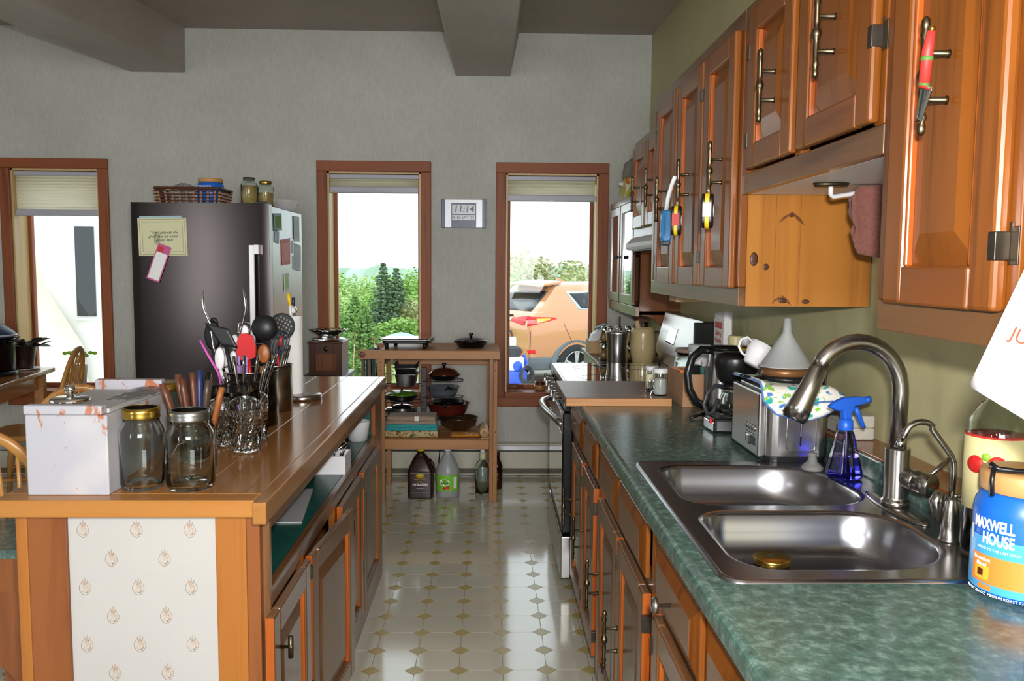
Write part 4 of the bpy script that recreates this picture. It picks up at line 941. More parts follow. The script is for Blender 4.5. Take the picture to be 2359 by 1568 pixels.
text('print', 'i', .03, 'ink', wt, frame((0, -.0415, .13), (1, 0, 0), (0, 0, 1), (0, -1, 0)), world=False)
bp = thing('baking_powder_bag', 'clear bag of baking powder with red handwriting against wall', 'bag', (.955, 3.36, ZS))
part('bag', MB().grid(lambda u, v: (-.0, -.075+.15*u+.01*v, .235*v*(1-.06*u)), 8, 8, thick=.03).box(-.035, -.005, -.07, .07, .001, .2), 'sheet', bp, bev=0)
Mb = frame((-.0365, .0, 0), (0, -1, 0), (0, 0, 1), (-1, 0, 0))
text('handwriting', 'Baking\nPowder', .03, 'inkred', bp, Mb @ Matrix.Translation((0, .13, 0)), world=False)
part('red_print', MB().box(-.05, .05, .165, .19, 0, .001, Mb), 'redlab', bp); part('red_stripe', MB().box(-.06, .06, .035, .05, 0, .001, Mb), 'red', bp)
tj = jar('toothpick_jar', 'glass jar of toothpicks with a cream screw lid against the wall', 'jar', (.925, 3.14, ZS), .024, .10, 'glass', None, .8, 'palewood', neck=.95)
part('lid', MB().lathe([(.026, .10), (.027, .104), (.027, .148), (.025, .152), (0, .152)], 26), plain('cream_plastic_lid', 'dccf9c', .4), tj)
vb = thing('vanilla_bottle', 'tiny bottle with white cap and yellow label', 'bottle', (.95, 3.10, ZS))
part('bottle', MB().lathe([(.018, 0), (.018, .10), (.011, .115), (.010, .12)], 20), 'brownglaze', vb); part('cap', MB().lathe([(.015, .12), (.0155, .145), (.014, .148), (0, .148)], 20), 'white', vb); part('label', MB().lathe([(.0185, .07), (.0185, .108)], 20), 'yellow', vb)
wp = thing('plastic_container', 'cloudy white plastic container with flat lid behind the kettle', 'container', (.935, 2.99, ZS)); part('tub', MB().lathe([(.036, 0), (.042, .098)], 28), 'milk', wp); part('lid', MB().lathe([(.046, .098), (.047, .1), (.046, .108), (0, .108)], 28), 'milk', wp)
for i, (y, h, lb) in enumerate(((2.86, .09, 'shallow white lidded container next to the dark spice box'), (2.93, .075, 'low white dish between the two plastic containers'))):
    solo('plastic_container', MB().box(.89, .965, y-.035, y+.03, ZS, ZS+h), 'white', lb, 'container', bev=.008)
sx_ = thing('spice_box', 'dark brown and black spice box standing against the wall', 'box', (.94, 2.745, ZS))
part('box', MB().box(-.03, .03, -.04, .04, 0, .150), 'black', sx_, bev=.004); part('brown_panel', MB().box(-.0306, -.03, -.035, .036, .005, .132), 'brownglaze', sx_); part('front_panel', MB().box(-.024, .024, -.0407, -.04, .04, .12), 'lcd', sx_); part('bar_code', MB().box(-.0312, -.0306, -.01, .034, .005, .035), 'sheet', sx_)
part('green_mark', MB().lathe([(.006, 0), (.005, .001), (0, .001)], 12, M=frame((.0, -.0408, .10), (1, 0, 0), (0, 0, 1), (0, -1, 0))), 'leaf', sx_)

# cutting board and the little jars on it
cb = thing('cutting_board', 'thick wooden cutting board across the counter next to stove', 'cutting board', (.47, 3.24, ZC))
part('board', MB().box(.278, .664, 3.035, 3.50, ZC, .943), 'board', cb, True, .002); part('front_edge', MB().box(.278, .664, 3.022, 3.035, ZC, .943), 'boarde', cb, True, .002)
j1 = jar('salt_jar', 'small glass jar of white salt with white lid at board front', 'jar', (.635, 3.10, .9435), .027, .10, 'glass', 'white', .62, 'salt', neck=.95, lidh=.016)
j2 = jar('spice_jar', 'small labelled glass jar with white lid behind the salt jar', 'jar', (.622, 3.19, .9435), .024, .098, 'glass', 'white', .7, 'tanglaze', neck=.95, lidh=.014)
part('label', MB().lathe([(.0246, .02), (.0246, .07)], 24), 'creampaper', j2); text('print', 'the\nSpice', .014, 'redlab', j2, frame((-.004, -.0252, .045), (1, 0, 0), (0, 0, 1), (0, -1, 0)), world=False)
ky = thing('bag_clips', 'small bunch of shiny metal clips lying on the cutting board', 'clip', (.59, 3.12, .9435))
for k, (dx_, dy_, a, h_) in enumerate(((0, 0, .3, .03), (.012, -.02, 1.0, .02), (-.014, -.01, -.5, .018), (.016, .012, .1, .055))):
    part('clip', MB().box(-.011, .011, -.003, .003, 0, h_, Matrix.Translation((dx_, dy_, 0)) @ Matrix.Rotation(a, 4, 'Z') @ Matrix.Rotation(.25, 4, 'X')), 'chrome', ky, bev=.002)

# ---------------- corner shelf beyond the stove and what stands there
cs = thing('corner_counter', 'dark low counter in the corner beyond the stove', 'countertop', (.72, 5.0, .0))
part('top', MB().box(.61, 1.0, 4.42, 5.60, .86, .885), 'walnut', cs, True, .003); part('front', MB().box(.63, .65, 4.44, 5.60, .002, .86), 'walnut', cs, True); part('side', MB().box(.65, 1.0, 4.44, 4.46, .002, .86), 'walnut', cs, True)
ZK = .8855
cr = thing('pine_crate', 'small raw pine crate on the corner counter by the right window', 'crate', (.69, 5.3, ZK))
parts('board', MB().box(-.06, .07, -.09, -.078, 0, .075).box(-.06, .07, .078, .09, 0, .075).box(-.072, -.06, -.09, .09, 0, .075).box(.07, .082, -.09, .09, 0, .075).box(-.06, .07, -.078, .078, 0, .01), 'crate', cr)
wb = thing('white_scoop', 'white angular plastic holder with teal edge leaning on the pine crate', 'holder', (.70, 5.26, ZK+.088), rot=(0, -.35, .1))
part('shell', MB().prism([(-.085, 0), (-.05, .05), (.03, .07), (.06, .07), (.02, 0)], .07, frame((0, .035, 0), (1, 0, 0), (0, 0, 1), (0, -1, 0))), 'white', wb, bev=.006); part('teal_edge', MB().box(-.02, .06, -.036, .036, .071, .08), 'seafoam', wb, bev=.003)
sc_ = thing('steel_canister', 'tall brushed steel canister behind the cooktop', 'canister', (.705, 4.62, ZK))
part('body', MB().lathe([(.056, 0), (.057, .01), (.057, .10), (.066, .17), (.068, .182), (.065, .184), (0, .184)], 36), 'steelz', sc_); part('engraving', MB().ball((.052, -.030, .10), .008, 8, 6, (.5, .3, 1.3)), 'silverlid', sc_)
# spice carousel
sr = thing('spice_carousel', 'two-tier spice carousel full of small glass bottles behind the steel canister', 'spice rack', (.75, 4.86, ZK))
part('post', MB().rod((0, 0, 0), (0, 0, .25), .008, 10), 'chrome', sr); parts('tier', MB().lathe([(.115, 0), (.115, .006), (0, .006)], 28).lathe([(.115, .1), (.115, .106), (0, .106)], 28), 'black', sr)
bm = MB().lathe([(.018, 0), (.022, .006), (.023, .03), (.014, .055), (.013, .062)], 14); bmesh_ = bm.mesh('bottle'); bmesh_.materials.append(m('glass'))
lm = MB().lathe([(.0165, .06), (.017, .062), (.017, .082), (.015, .084), (0, .084)], 14).mesh('cap'); lm.materials.append(m('chrome')); cmh = MB().lathe([(0, .004), (.019, .006), (.0205, .03), (.012, .048), (0, .049)], 12).mesh('spice'); cmh.materials.append(m('tanglaze'))
for tier in (0, 1):
    for k in range(10):
        a = 2*PI*k/10+.2; p = (.092*math.cos(a), .092*math.sin(a), .006+.1*tier)
        for me in (bmesh_,):
            ob = bpy.data.objects.new('bottle', me); C.objects.link(ob); ob.parent = sr; ob.location = p; WM[ob.name] = WM[sr.name]
            for m2 in (lm, cmh):
                oc = bpy.data.objects.new('cap' if m2 is lm else 'spice', m2); C.objects.link(oc); oc.parent = ob
solo('dark_bottle', MB().lathe([(.03, 0), (.03, .17), (.012, .2), (.012, .22), (0, .22)], 20, (.90, 4.84, ZK)), 'black', 'dark bottle between spice carousel and stoneware pitcher', 'bottle')
pt = thing('stoneware_pitcher', 'buff glazed stoneware pitcher with a wooden handle sticking out of its top', 'pitcher', (.852, 4.66, ZK))
part('body', MB().lathe([(.052, 0), (.06, .01), (.073, .09), (.066, .17), (.064, .2), (.06, .2), (.062, .17), (.068, .09), (.05, .012), (0, .01)], 36), 'pitcher', pt)
part('handle', MB().tube([(.064, 0, .175), (.095, 0, .175), (.105, 0, .14), (.10, 0, .08), (.075, 0, .04)], .007, 10), 'darkgrey', pt)
solo('wooden_paddle', MB().bar((.85, 4.66, 1.0), (.815, 4.66, 1.125), .026, .012), 'palewood', 'pale wooden paddle standing in the pitcher', 'utensil', bev=.005)
# bread tin on top of the glazed cabinet
bt = thing('bread_bin', 'retro printed tin bread bin with a domed grey lid on the glazed cabinet', 'bread bin', (.90, 5.2, 1.8365))
part('body', MB().prism(rrect(-.09, .13, -.13, .13, .03, 5), .115), 'bakery', bt)
Mt = frame((-.09, 0, 0), (0, -1, 0), (0, 0, 1), (-1, 0, 0)); Mt2 = frame((0, -.13, 0), (1, 0, 0), (0, 0, 1), (0, -1, 0))
for (cx_, cy_, r_) in ((-.03, .055, .035), (.04, .03, .024), (.045, .085, .022)):
    for rr, mm_ in ((1, 'redlab'), (.75, 'yellow'), (.5, 'brownglaze')): part('printed_swirl', MB().lathe([(r_*rr, 0), (r_*rr, .0012*(1.6-rr)), (0, .0012*(1.6-rr))], 20, (cx_, cy_, 0), Mt2), mm_, bt)
part('lid', MB().lathe([(1.0, 0), (1.0, .05), (.9, .10), (.6, .125), (.2, .133), (0, .134)], 40, (.02, 0, .1155), sx=.112, sy=.134), 'greywood', bt)
part('red_patch', MB().box(.07, .134, -.1318, -.05, .118, .17), 'redlab', bt, bev=.01)
part('knob', MB().lathe([(.006, .246), (.006, .26), (.016, .268), (.019, .28), (.014, .293), (0, .298)], 18, (.06, 0, 0)), 'darkgrey', bt)
part('side_grip', MB().lathe([(.014, 0), (.012, .012), (0, .035)], 14, M=frame((-.09, 0, .09), (0, 1, 0), (0, 0, 1), (-1, 0, 0))), 'white', bt)

# ================================================================== THINGS HANGING FROM THE UPPER CABINETS
# paper towel bracket and brown cloth
pb = thing('towel_bracket', 'white metal paper towel bracket screwed under the short cabinet', 'bracket', (.80, 1.9, 1.605))
part('mount', MB().lathe([(.024, 0), (.022, -.008), (0, -.008)], 18, (.757, 1.88, 1.6055), sx=1.7), 'bronze', pb, True)
part('arm', MB().tube([(.757, 1.88, 1.598), (.757, 1.88, 1.592), (.759, 1.885, 1.582), (.766, 1.89, 1.577), (.85, 1.90, 1.590), (.955, 1.92, 1.592)], .0055, 10), 'white', pb, True)
tw = thing('washcloth', 'brown terry cloth folded over the white towel bracket', 'cloth', (.86, 1.9, 1.42))
def cl(u, v):
    x = .812+.088*u+.003*math.sin(v*6); top = 1.602; bot = 1.455-.022*u
    if u < .15: bot += .03*(1-u/.15); top -= .025*(1-u/.15)
    return (x+.002*math.sin(v*9), 1.885-.010*math.sin(PI*min(1, v*1.2))+.006*math.sin(u*7), bot+(top-bot)*v)
part('front_fold', MB().grid(cl, 10, 14, thick=.008), 'towelbrown', tw, True)
part('back_fold', MB().grid(lambda u, v: tuple(a+b for a, b in zip(cl(u, v), (.006, .028, .018*(1-v)))), 10, 14, thick=.008), 'towelbrown', tw, True)

# tapes hanging from the handles
def tape(loc, label, stk, rz=0):
    o = thing('tape_measure', label, 'tape measure', loc, rz)
    P_ = rrect(-.022, .022, -.045, .045, .02, 6); Mx = frame((0, 0, 0), (1, 0, 0), (0, 0, 1), (0, -1, 0))
    part('case', MB().prism(P_, .030, Mx @ Matrix.Translation((0, 0, -.015))), 'black', o, bev=.004)
    part('yellow_band', MB().prism([(x*1.05, y*1.03) for x, y in P_], .012, Mx @ Matrix.Translation((0, 0, -.006))), 'yellow', o, bev=.002)
    part('sticker', MB().box(-.0245, -.0236, -.011, .011, -.016, .02), stk, o); part('side_disc', MB().lathe([(.017, 0), (.017, .002), (0, .003)], 18, M=Mx @ Matrix.Translation((0, 0, .015))), 'silverpl', o)
    part('hook', MB().tube([(0, 0, .046), (.004, 0, .06), (.012, 0, .068), (.014, 0, .058)], .002, 6), 'chrome', o); return o
tape((.568, 2.215, 1.565), 'yellow and black tape measure with white sticker hanging alone on handle', 'sheet', 1.25)
tape((.568, 2.585, 1.56), 'yellow and black tape measure with red sticker beside blue case', 'redlab', 1.25)
bc = thing('blue_knife_case', 'translucent blue plastic case hanging beside the tape measure with red sticker', 'case', (.566, 2.73, 1.55))
part('case', MB().prism(rrect(-.017, .017, -.05, .052, .014, 6), .032, frame((0, .016, 0), (1, 0, 0), (0, 0, 1), (0, -1, 0))), 'tealblue', bc, bev=.005); part('grey_end', MB().prism(rrect(-.014, .014, -.062, -.047, .006, 4), .028, frame((0, .014, 0), (1, 0, 0), (0, 0, 1), (0, -1, 0))), 'darkgrey', bc, bev=.004)
part('strap', MB().tube([(0, 0, .05), (.004, -.005, .09), (.012, -.02, .13), (.018, -.04, .155)], .003, 6, flat=2.5), 'white', bc); parts('label', MB().box(-.0182, -.0172, -.012, .01, .02, .034).box(-.0182, -.0172, -.012, .01, -.035, -.02), 'paleblue', bc)
# decorated spreader hanging on the corner cabinet handle
sp_ = thing('spreader', 'little spreader with red and green painted handle hanging on cabinet pull', 'spreader', (.573, 1.150, 1.615), rot=(.33, .0, .1))
part('handle', MB().tube([(0, -.004, .045), (0, .006, .09), (0, .008, .115)], [.007, .0075, .005], 12), 'redlab', sp_); parts('green_band', MB().tube([(0, .0032, .078), (0, .0042, .083)], .0082, 10).tube([(0, -.0035, .047), (0, -.003, .05)], .0078, 10), 'leaf', sp_)
part('gold_tip', MB().ball((0, .008, .117), .005, 8, 6), 'gold', sp_); part('blade', MB().grid(lambda u, v: (.002*math.sin(u*3), -.018+.026*u*(.5+v*.5)-.008*v, .0+.048*v), 6, 8, thick=.0025), 'chrome', sp_)

# calendar page, hanging turned and tilted from the corner cabinet
ca = thing('calendar', 'white calendar page with JULY in red, hanging tilted at right edge', 'calendar', (.55, .947, 1.282))
hh = Vector((.4226, -.9063, 0)); zz = Vector((0, 0, 1)); uu = hh*math.cos(.40)-zz*math.sin(.40); vv = hh*math.sin(.40)+zz*math.cos(.40)
Mc = frame((0, 0, 0), uu, vv, uu.cross(vv))
part('page', MB().grid(lambda u, v: (.14*u, .2*v, -.003*math.sin(u*3)*v), 8, 10, thick=.0012, M=Mc), 'sheet', ca)
text('month', 'JULY', .021, 'inkred', ca, Mc @ Matrix.Translation((.018, .078, .0006)), world=False, align='LEFT')
part('fold_line', MB().box(.002, .138, .0455, .0462, 0, .0008, Mc), 'paleblue', ca)
part('small_print', MB().box(.045, .09, .0125, .0132, 0, .0009, Mc), 'paleblue', ca)

# coffee tub
tbx, tby = .829, 1.255
tb = thing('coffee_tub', 'big blue plastic coffee tub with orange label at the counter end', 'tub', (tbx, tby, ZC))
part('body', MB().lathe([(.058, 0), (.068, .006), (.0715, .02), (.0715, .13), (.069, .145), (.063, .156), (.06, .163)], 44), 'tubblue', tb)
part('lid', MB().lathe([(.063, .163), (.0655, .165), (.0655, .19), (.063, .194), (.05, .196), (0, .196)], 40), 'tanlid', tb)
def wrapf(z_off, R_=.0722, a0=-2.05):
    def f(v):
        a = a0+v.x/R_; r = R_+v.z+.0006
        return Vector((r*math.cos(a), r*math.sin(a), v.y+z_off))
    return f
I4 = Matrix.Identity(4)
def patch_(name, poly, z_off, mat, a0, off=0):
    # curved label patch: a polygon grid bent round the tub
    x0_, x1_, z0_, z1_ = poly; f = wrapf(0, .0722+off, a0)
    return part(name, MB().grid(lambda u, v: f(Vector((x0_+(x1_-x0_)*u, z0_+(z1_-z0_)*v, 0))), 16, 2), mat, tb)
A0 = -2.78
patch_('sky_label', (-.085, .10, .012, .095), 0, 'tubsky', A0)
patch_('orange_label', (-.035, .10, .024, .068), 0, 'orange', A0, .0005)
patch_('amber_spot', (-.028, .0, .029, .05), 0, 'amber', A0, .0008)
patch_('bean_print', (-.021, -.010, .034, .045), 0, 'brownglaze', A0, .0011)
patch_('orange_tab', (-.02, .004, .014, .022), 0, 'orange', A0, .0005)
for s_t, sz, dx_, dz_ in (('MAXWELL', .0235, -.004, .115), ('HOUSE', .0245, .006, .094)):
    text('lettering', s_t, sz, 'inkwhite', tb, I4, world=False, wrap=(lambda v, dx_=dx_, dz_=dz_: wrapf(dz_, .0728, A0)(Vector((v.x*.62+dx_+.004, v.y, v.z)))), bold=.0008)
text('lettering', 'GOOD TO THE LAST DROP', .0055, 'inkwhite', tb, I4, world=False, wrap=lambda v: wrapf(.078, .0728, A0)(Vector((v.x+.01, v.y, v.z))))
text('lettering', 'Breakfast\nBlend', .0085, 'inkwhite', tb, I4, world=False, wrap=lambda v: wrapf(.0565, .0734, A0)(Vector((v.x-.014, v.y, v.z))))
text('lettering', 'NET WT 25.6 OZ  MEDIUM ROAST 726 g', .006, 'inkwhite', tb, I4, world=False, wrap=lambda v: wrapf(.008, .0726, A0)(Vector((v.x+.004, v.y, v.z))))
patch_('drop_print', (-.046, -.037, .085, .108), 0, 'inkwhite', A0, .0006)
# black strap round the tub's neck and tan scoop lid resting on top
ss = thing('black_strap', 'thin black strap lying over the coffee tub lid', 'strap', (tbx, tby, ZC+.2))
part('strap', MB().tube([(-.078, -.03, .012), (-.072, -.04, .006), (-.045, -.045, .0035), (.0, -.048, .0035), (.06, -.03, .003)], .003, 6, flat=1.4), 'black', ss); part('loose_end', MB().tube([(-.076, -.036, .007), (-.079, -.038, -.015), (-.077, -.037, -.035)], .0035, 6), 'black', ss)
# juice jug
jg = thing('juice_jug', 'clear jug with a pale yellow apple juice label behind coffee tub', 'jug', (.857, 1.385, ZC), rz=0)
jx = .06
part('jug', MB().lathe([(.043, 0), (.047, .008), (.047, .21), (.042, .25), (.028, .275), (.018, .285), (.018, .3), (.016, .3), (.016, .284), (.026, .273), (.039, .248), (.0445, .21), (.0445, .01), (0, .004)], 36), 'glassb', jg)
part('label', MB().lathe([(.0476, .10), (.0476, .225)], 36), 'juice', jg); part('red_line', MB().lathe([(.048, .223), (.048, .226)], 36), 'redlab', jg)
for a, z, mm_, r_ in ((-2.75, .178, 'applered', .015), (-2.05, .180, 'applered', .015), (-2.4, .192, 'leafbright', .007)):
    part('printed_apple', MB().lathe([(r_, 0), (r_*.95, .0015), (0, .002)], 18, M=frame((0.0478*math.cos(a), 0.0478*math.sin(a), z), (-math.sin(a), math.cos(a), 0), (0, 0, 1), (math.cos(a), math.sin(a), 0))), mm_, jg)
part('cap', MB().lathe([(.02, .292), (.021, .31), (0, .311)], 20), 'redlab', jg)
# ================================================================== THE ISLAND
il = thing('kitchen_island', 'long wooden island with plank top, green-lined open shelf and four panel doors', 'kitchen island', (-.76, 2.8, 0))
IX0, IX1, IY0, IY1 = -1.054, -.472, 1.78, 3.83
# plank top: lengthwise boards, a cross board at the near end and an edge strip along the aisle
xs_ = [IX0, -.925, -.785, -.65, IX1-.03]
for a, b_ in zip(xs_, xs_[1:]): part('top_plank', MB().box(a+.0005, b_-.0005, IY0+.055, IY1, .874, .914), 'top', il, True, .0015)
part('end_board', MB().box(IX0, IX1-.03, IY0, IY0+.0545, .876, .914), 'posty', il, True, .003)
part('edge_strip', MB().box(IX1-.0295, IX1, IY0-.018, IY1, .866, .914), 'top', il, True, .003)
ZI = .9143
YF = IY0+.05
# near end: posts and papered panel
for a, b_, mm_ in ((-1.035, -1.01, 'post'), (-1.0095, -.925, 'postd'), (-.602, -.535, 'post'), (-.5345, -.505, 'postd')):
    part('corner_post', MB().box(a, b_, YF, YF+.025, .0015, .874), mm_, il, True, .002)
pnl = part('papered_panel', MB().box(-.925, -.602, YF+.008, YF+.02, .0015, .874), 'wallpaper', il, True)
# printed tulip motifs, staggered rows
def motif(cx, cz):
    b = MB(); Mm = frame((cx, YF+.0079, cz), (1, 0, 0), (0, 0, 1), (0, -1, 0))
    b.tube([(.0125*math.sin(a)*(1 if math.cos(a) < .3 else .8), -.015*math.cos(a)-.002, .0001) for a in [2*PI*k/14 for k in range(14)]], .0011, 3, Mm, closed=True, flat=.15)
    b.tube([(.0075*math.sin(a)-.001, -.009*math.cos(a)-.003, .0001) for a in [PI*k/8+.3 for k in range(9)]], .0016, 3, Mm, flat=.15)
    for k in (-1, 0, 1): b.tube([(k*.002, .006, .0002), (k*.006, .021-abs(k)*.004, .0002)], .0014, 3, Mm, flat=.15)
    b.prism([(-.0065, .004), (0, -.006), (.0065, .004), (0, .014)], .0003, Mm); b.prism([(-.009, -.004), (-.004, -.012), (.003, -.014), (-.004, -.006)], .0003, Mm); b.prism([(.004, -.008), (.009, -.003), (.008, .004), (.005, -.002)], .0003, Mm)
    return b
mm0 = None
row = 0; z = .832
while z > .03:
    for k in range(4):
        x = -.893+.1165*k+(.0595 if row % 2 else 0)
        if x > -.615: continue
        part('printed_motif', motif(x, z), 'motif', pnl, True)
    z -= .0655; row += 1
# far end and far side
part('end_panel', MB().box(-1.035, -.505, IY1-.045, IY1-.025, .0015, .874), 'postd', il, True)
part('side_panel', MB().box(-1.035, -1.02, YF+.025, IY1-.045, .0015, .874), 'postd', il, True)
# aisle side
XS = -.49
part('face_post', MB().box(XS-.02, XS, YF+.026, 1.872, .0015, .866), 'darkpine', il, True, .002)
part('face_post', MB().box(XS-.02, XS, 3.60, IY1-.02, .0015, .866), 'pine', il, True, .002)
part('face_rail', MB().box(XS-.02, XS, 1.872, 3.60, .825, .866), 'darkpiney', il, True, .002)
part('face_rail', MB().box(XS-.02, XS, 1.872, 3.60, .645, .69), 'darkpiney', il, True, .002)
part('face_rail', MB().box(XS-.02, XS, 1.872, 3.60, .0015, .11), 'darkpiney', il, True, .002)
part('shelf_board', MB().box(-1.02, XS-.021, 1.872, 3.60, .674, .690), 'liner', il, True)
part('shelf_lining', MB().box(-1.015, -1.0, 1.872, 3.60, .690, .86).box(-1.0, XS-.021, 3.60, 3.606, .690, .86), 'liner', il, True)
parts('mullion', MB().box(XS-.0195, XS-.0005, 2.185, 2.205, .11, .645).box(XS-.0195, XS-.0005, 2.64, 2.69, .11, .645).box(XS-.0195, XS-.0005, 3.10, 3.125, .11, .645), 'pine', il, True)
def iframe(y0, z0, ang=0, hinge_far=False):
    # island doors face +X; local u runs towards the camera (-Y)
    return frame((XS+.001, y0, z0), (0, -1, 0), (0, 0, 1), (1, 0, 0))
for (a, b_, hn, ang, hz) in ((1.735, 2.18, 'n', 0, ()), (2.205, 2.66, None, .085, (.52, .2)), (2.665, 3.095, 'n', 0, ()), (3.12, 3.60, None, 0, (.52, .2))):
    M = iframe(b_, .105)
    if a < 1.8: a = 1.80; M = iframe(b_, .105)
    if ang: M = frame((XS+.001, a, .105), (0, 1, 0), (0, 0, 1), (1, 0, 0)); M = Matrix.Translation((XS+.001, a, .105)) @ Matrix.Rotation(-ang, 4, 'Z') @ Matrix.Translation((0, b_-a, 0)) @ frame((0, 0, 0), (0, -1, 0), (0, 0, 1), (1, 0, 0))
    d = door(il, M, b_-a, .54, ('darkpine', 'darkpiney', 'bevel'))
    parts('door_edge', MB().box(b_-a, b_-a+.0008, 0, .54, .001, .0195, M), 'bevel', d, True, label='bright orange door edge')
    if hn: part('handle', MB().lathe([(.004, 0), (.0035, .02), (.007, .022), (.007, .03), (0, .031)], 12, ((b_-a)-.045, .455, .02), M).tube([((b_-a)-.045, .43, .045), ((b_-a)-.045, .48, .045)], [.006, .006], 10, M), 'bronze', d, True)
    for h_ in hz: hinge(d, M @ Matrix.Translation(((b_-a)+.004, h_-.02, 0)) @ Matrix.Scale(-1, 4, (1, 0, 0)), 'bronze')

# things on the open shelf
tr_ = thing('paper_pad', 'thin grey sheet of paper lying crooked on the green shelf', 'paper', (-.62, 2.52, .6905), rz=.12)
part('sheet', MB().box(-.10, .07, -.18, .18, 0, .003), 'silverpl', tr_)
bn = thing('utensil_caddy', 'white open caddy full of steel tongs and gadgets on the green shelf', 'caddy', (-.545, 2.96, .6905))
parts('caddy_wall', MB().box(-.06, .045, -.06, -.057, 0, .065).box(-.06, .045, .057, .06, 0, .065).box(-.06, -.057, -.057, .057, 0, .065).box(.042, .045, -.057, .057, 0, .065).box(-.057, .042, -.057, .057, 0, .003), 'rawwhite', bn)
for k in range(6):
    a = k*.9
    solo('kitchen_gadget', MB().tube([(-.555+.02*math.cos(a), 2.96+.03*math.sin(a), .70), (-.545+.03*math.cos(a), 2.96+.04*math.sin(a), .76), (-.54+.045*math.cos(a*1.3), 2.97+.06*math.sin(a), .80)], [.005, .006, .009], 8, flat=.5), 'cutlery', ['tallest','slim','bent','broad','short','leaning'][k]+' steel gadget sticking out of the white caddy on the shelf', 'utensil', 'steel gadgets in the white caddy')
wc_ = thing('ramekin', 'plain white round dish on the green shelf at its far end', 'bowl', (-.55, 3.50, .6905)); part('bowl', MB().lathe([(.04, 0), (.05, .075), (.052, .08), (.049, .08), (.038, .005), (0, .004)], 28), 'white', wc_)

# ================================================================== ON THE ISLAND TOP
wx_ = thing('bread_box', 'chipped white wooden bread box with grey lid boards and loose end cleats', 'bread box', (-.912, 2.0, ZI))
part('box', MB().box(-.0875, .0875, -.18, .16, 0, .176), 'whitepaint', wx_, bev=.003)
part('lid', MB().box(-.09, .082, -.155, .14, .1765, .186), 'greylid', wx_, bev=.001)
part('lid_cleat', MB().box(-.089, .078, -.183, -.156, .1765, .197), 'whitepaint', wx_, bev=.003, label='chipped front cleat'); part('lid_cleat', MB().box(-.085, .082, .141, .165, .1765, .21), 'whitepaint', wx_, bev=.003)
jlid = thing('canister_lid', 'round chrome canister lid with a knob lying on the bread box', 'lid', (-.94, 1.90, ZI+.1865)); part('disc', MB().lathe([(.04, 0), (.042, .004), (.042, .014), (.038, .016), (0, .017)], 30), 'chrome', jlid); part('knob', MB().lathe([(.008, .017), (.0075, .024), (.012, .03), (.012, .038), (.009, .042), (0, .043)], 20), 'chrome', jlid)
pbg = thing('plastic_bag', 'crumpled clear plastic bag lying over the bread box lid', 'bag', (-.85, 2.05, ZI+.187)); random.seed(3)
_h = {(i, j): random.uniform(.001, .009) for i in range(9) for j in range(15)}
part('film', MB().grid(lambda u, v: (-.035+.075*u, -.10+.20*v, _h[(round(u*8), round(v*14))]*(1-.4*abs(u-.5))), 8, 14, smooth=False), 'plasticbag', pbg, sol=.0005)
big = jar('storage_jar', 'big glass jar with a wide gold lid behind the bread box', 'jar', (-.905, 2.34, ZI), .062, .175, 'glassb', 'gold', .3, 'walnut', neck=.93, lidh=.02); part('price_sticker', MB().box(-.02, .01, -.02, -.005, .1772, .178), 'red', big)
def mason(loc, band, label, h=.183, r=.048):
    o = thing('mason_jar', label, 'jar', loc)
    part('jar', MB().lathe([(0, .006), (r*.72, .004), (r*.82, 0), (r*.93, .003), (r, .015), (r, h*.66), (r*.97, h*.73), (r*.80, h*.82), (r*.78, h*.985), (r*.74, h*.985), (r*.75, h*.81), (r*.93, h*.72), (r*.955, h*.66), (r*.955, .017), (r*.8, .009), (0, .0095)], 40), 'glass', o)
    part('screw_band', MB().lathe([(r*.82, h*.87), (r*.835, h*.885), (r*.82, h*.91), (r*.835, h*.95), (r*.825, h*1.0), (r*.74, h*1.003), (r*.74, h*.99), (r*.80, h*.985), (r*.80, h*.87)], 40), band, o)
    return o
mj1 = mason((-.778, 1.885, ZI), 'gold', 'empty mason jar with a gold screw band beside white bread box'); mj2 = mason((-.671, 1.885, ZI), 'silverlid', 'empty embossed mason jar with a silver screw band, nearer the crystal glasses', .178, .0525)
def wj(v): a = -2.0+v.x/.0528; return Vector((.0531*math.cos(a), .0531*math.sin(a), v.y))
text('embossing', 'WIDE MOUTH', .010, 'glass', mj2, I4, world=False, wrap=lambda v: wj(Vector((v.x, v.y+.045, v.z))), ext=.0006)
part('embossed_script', MB().tube([tuple(wj(Vector((x, z, 0)))) for x, z in ((-.035, .07), (-.02, .085), (-.03, .095), (-.03, .06), (0, .085), (.01, .10), (.02, .12), (.03, .115), (.015, .108))], .0012, 6), 'glass', mj2)

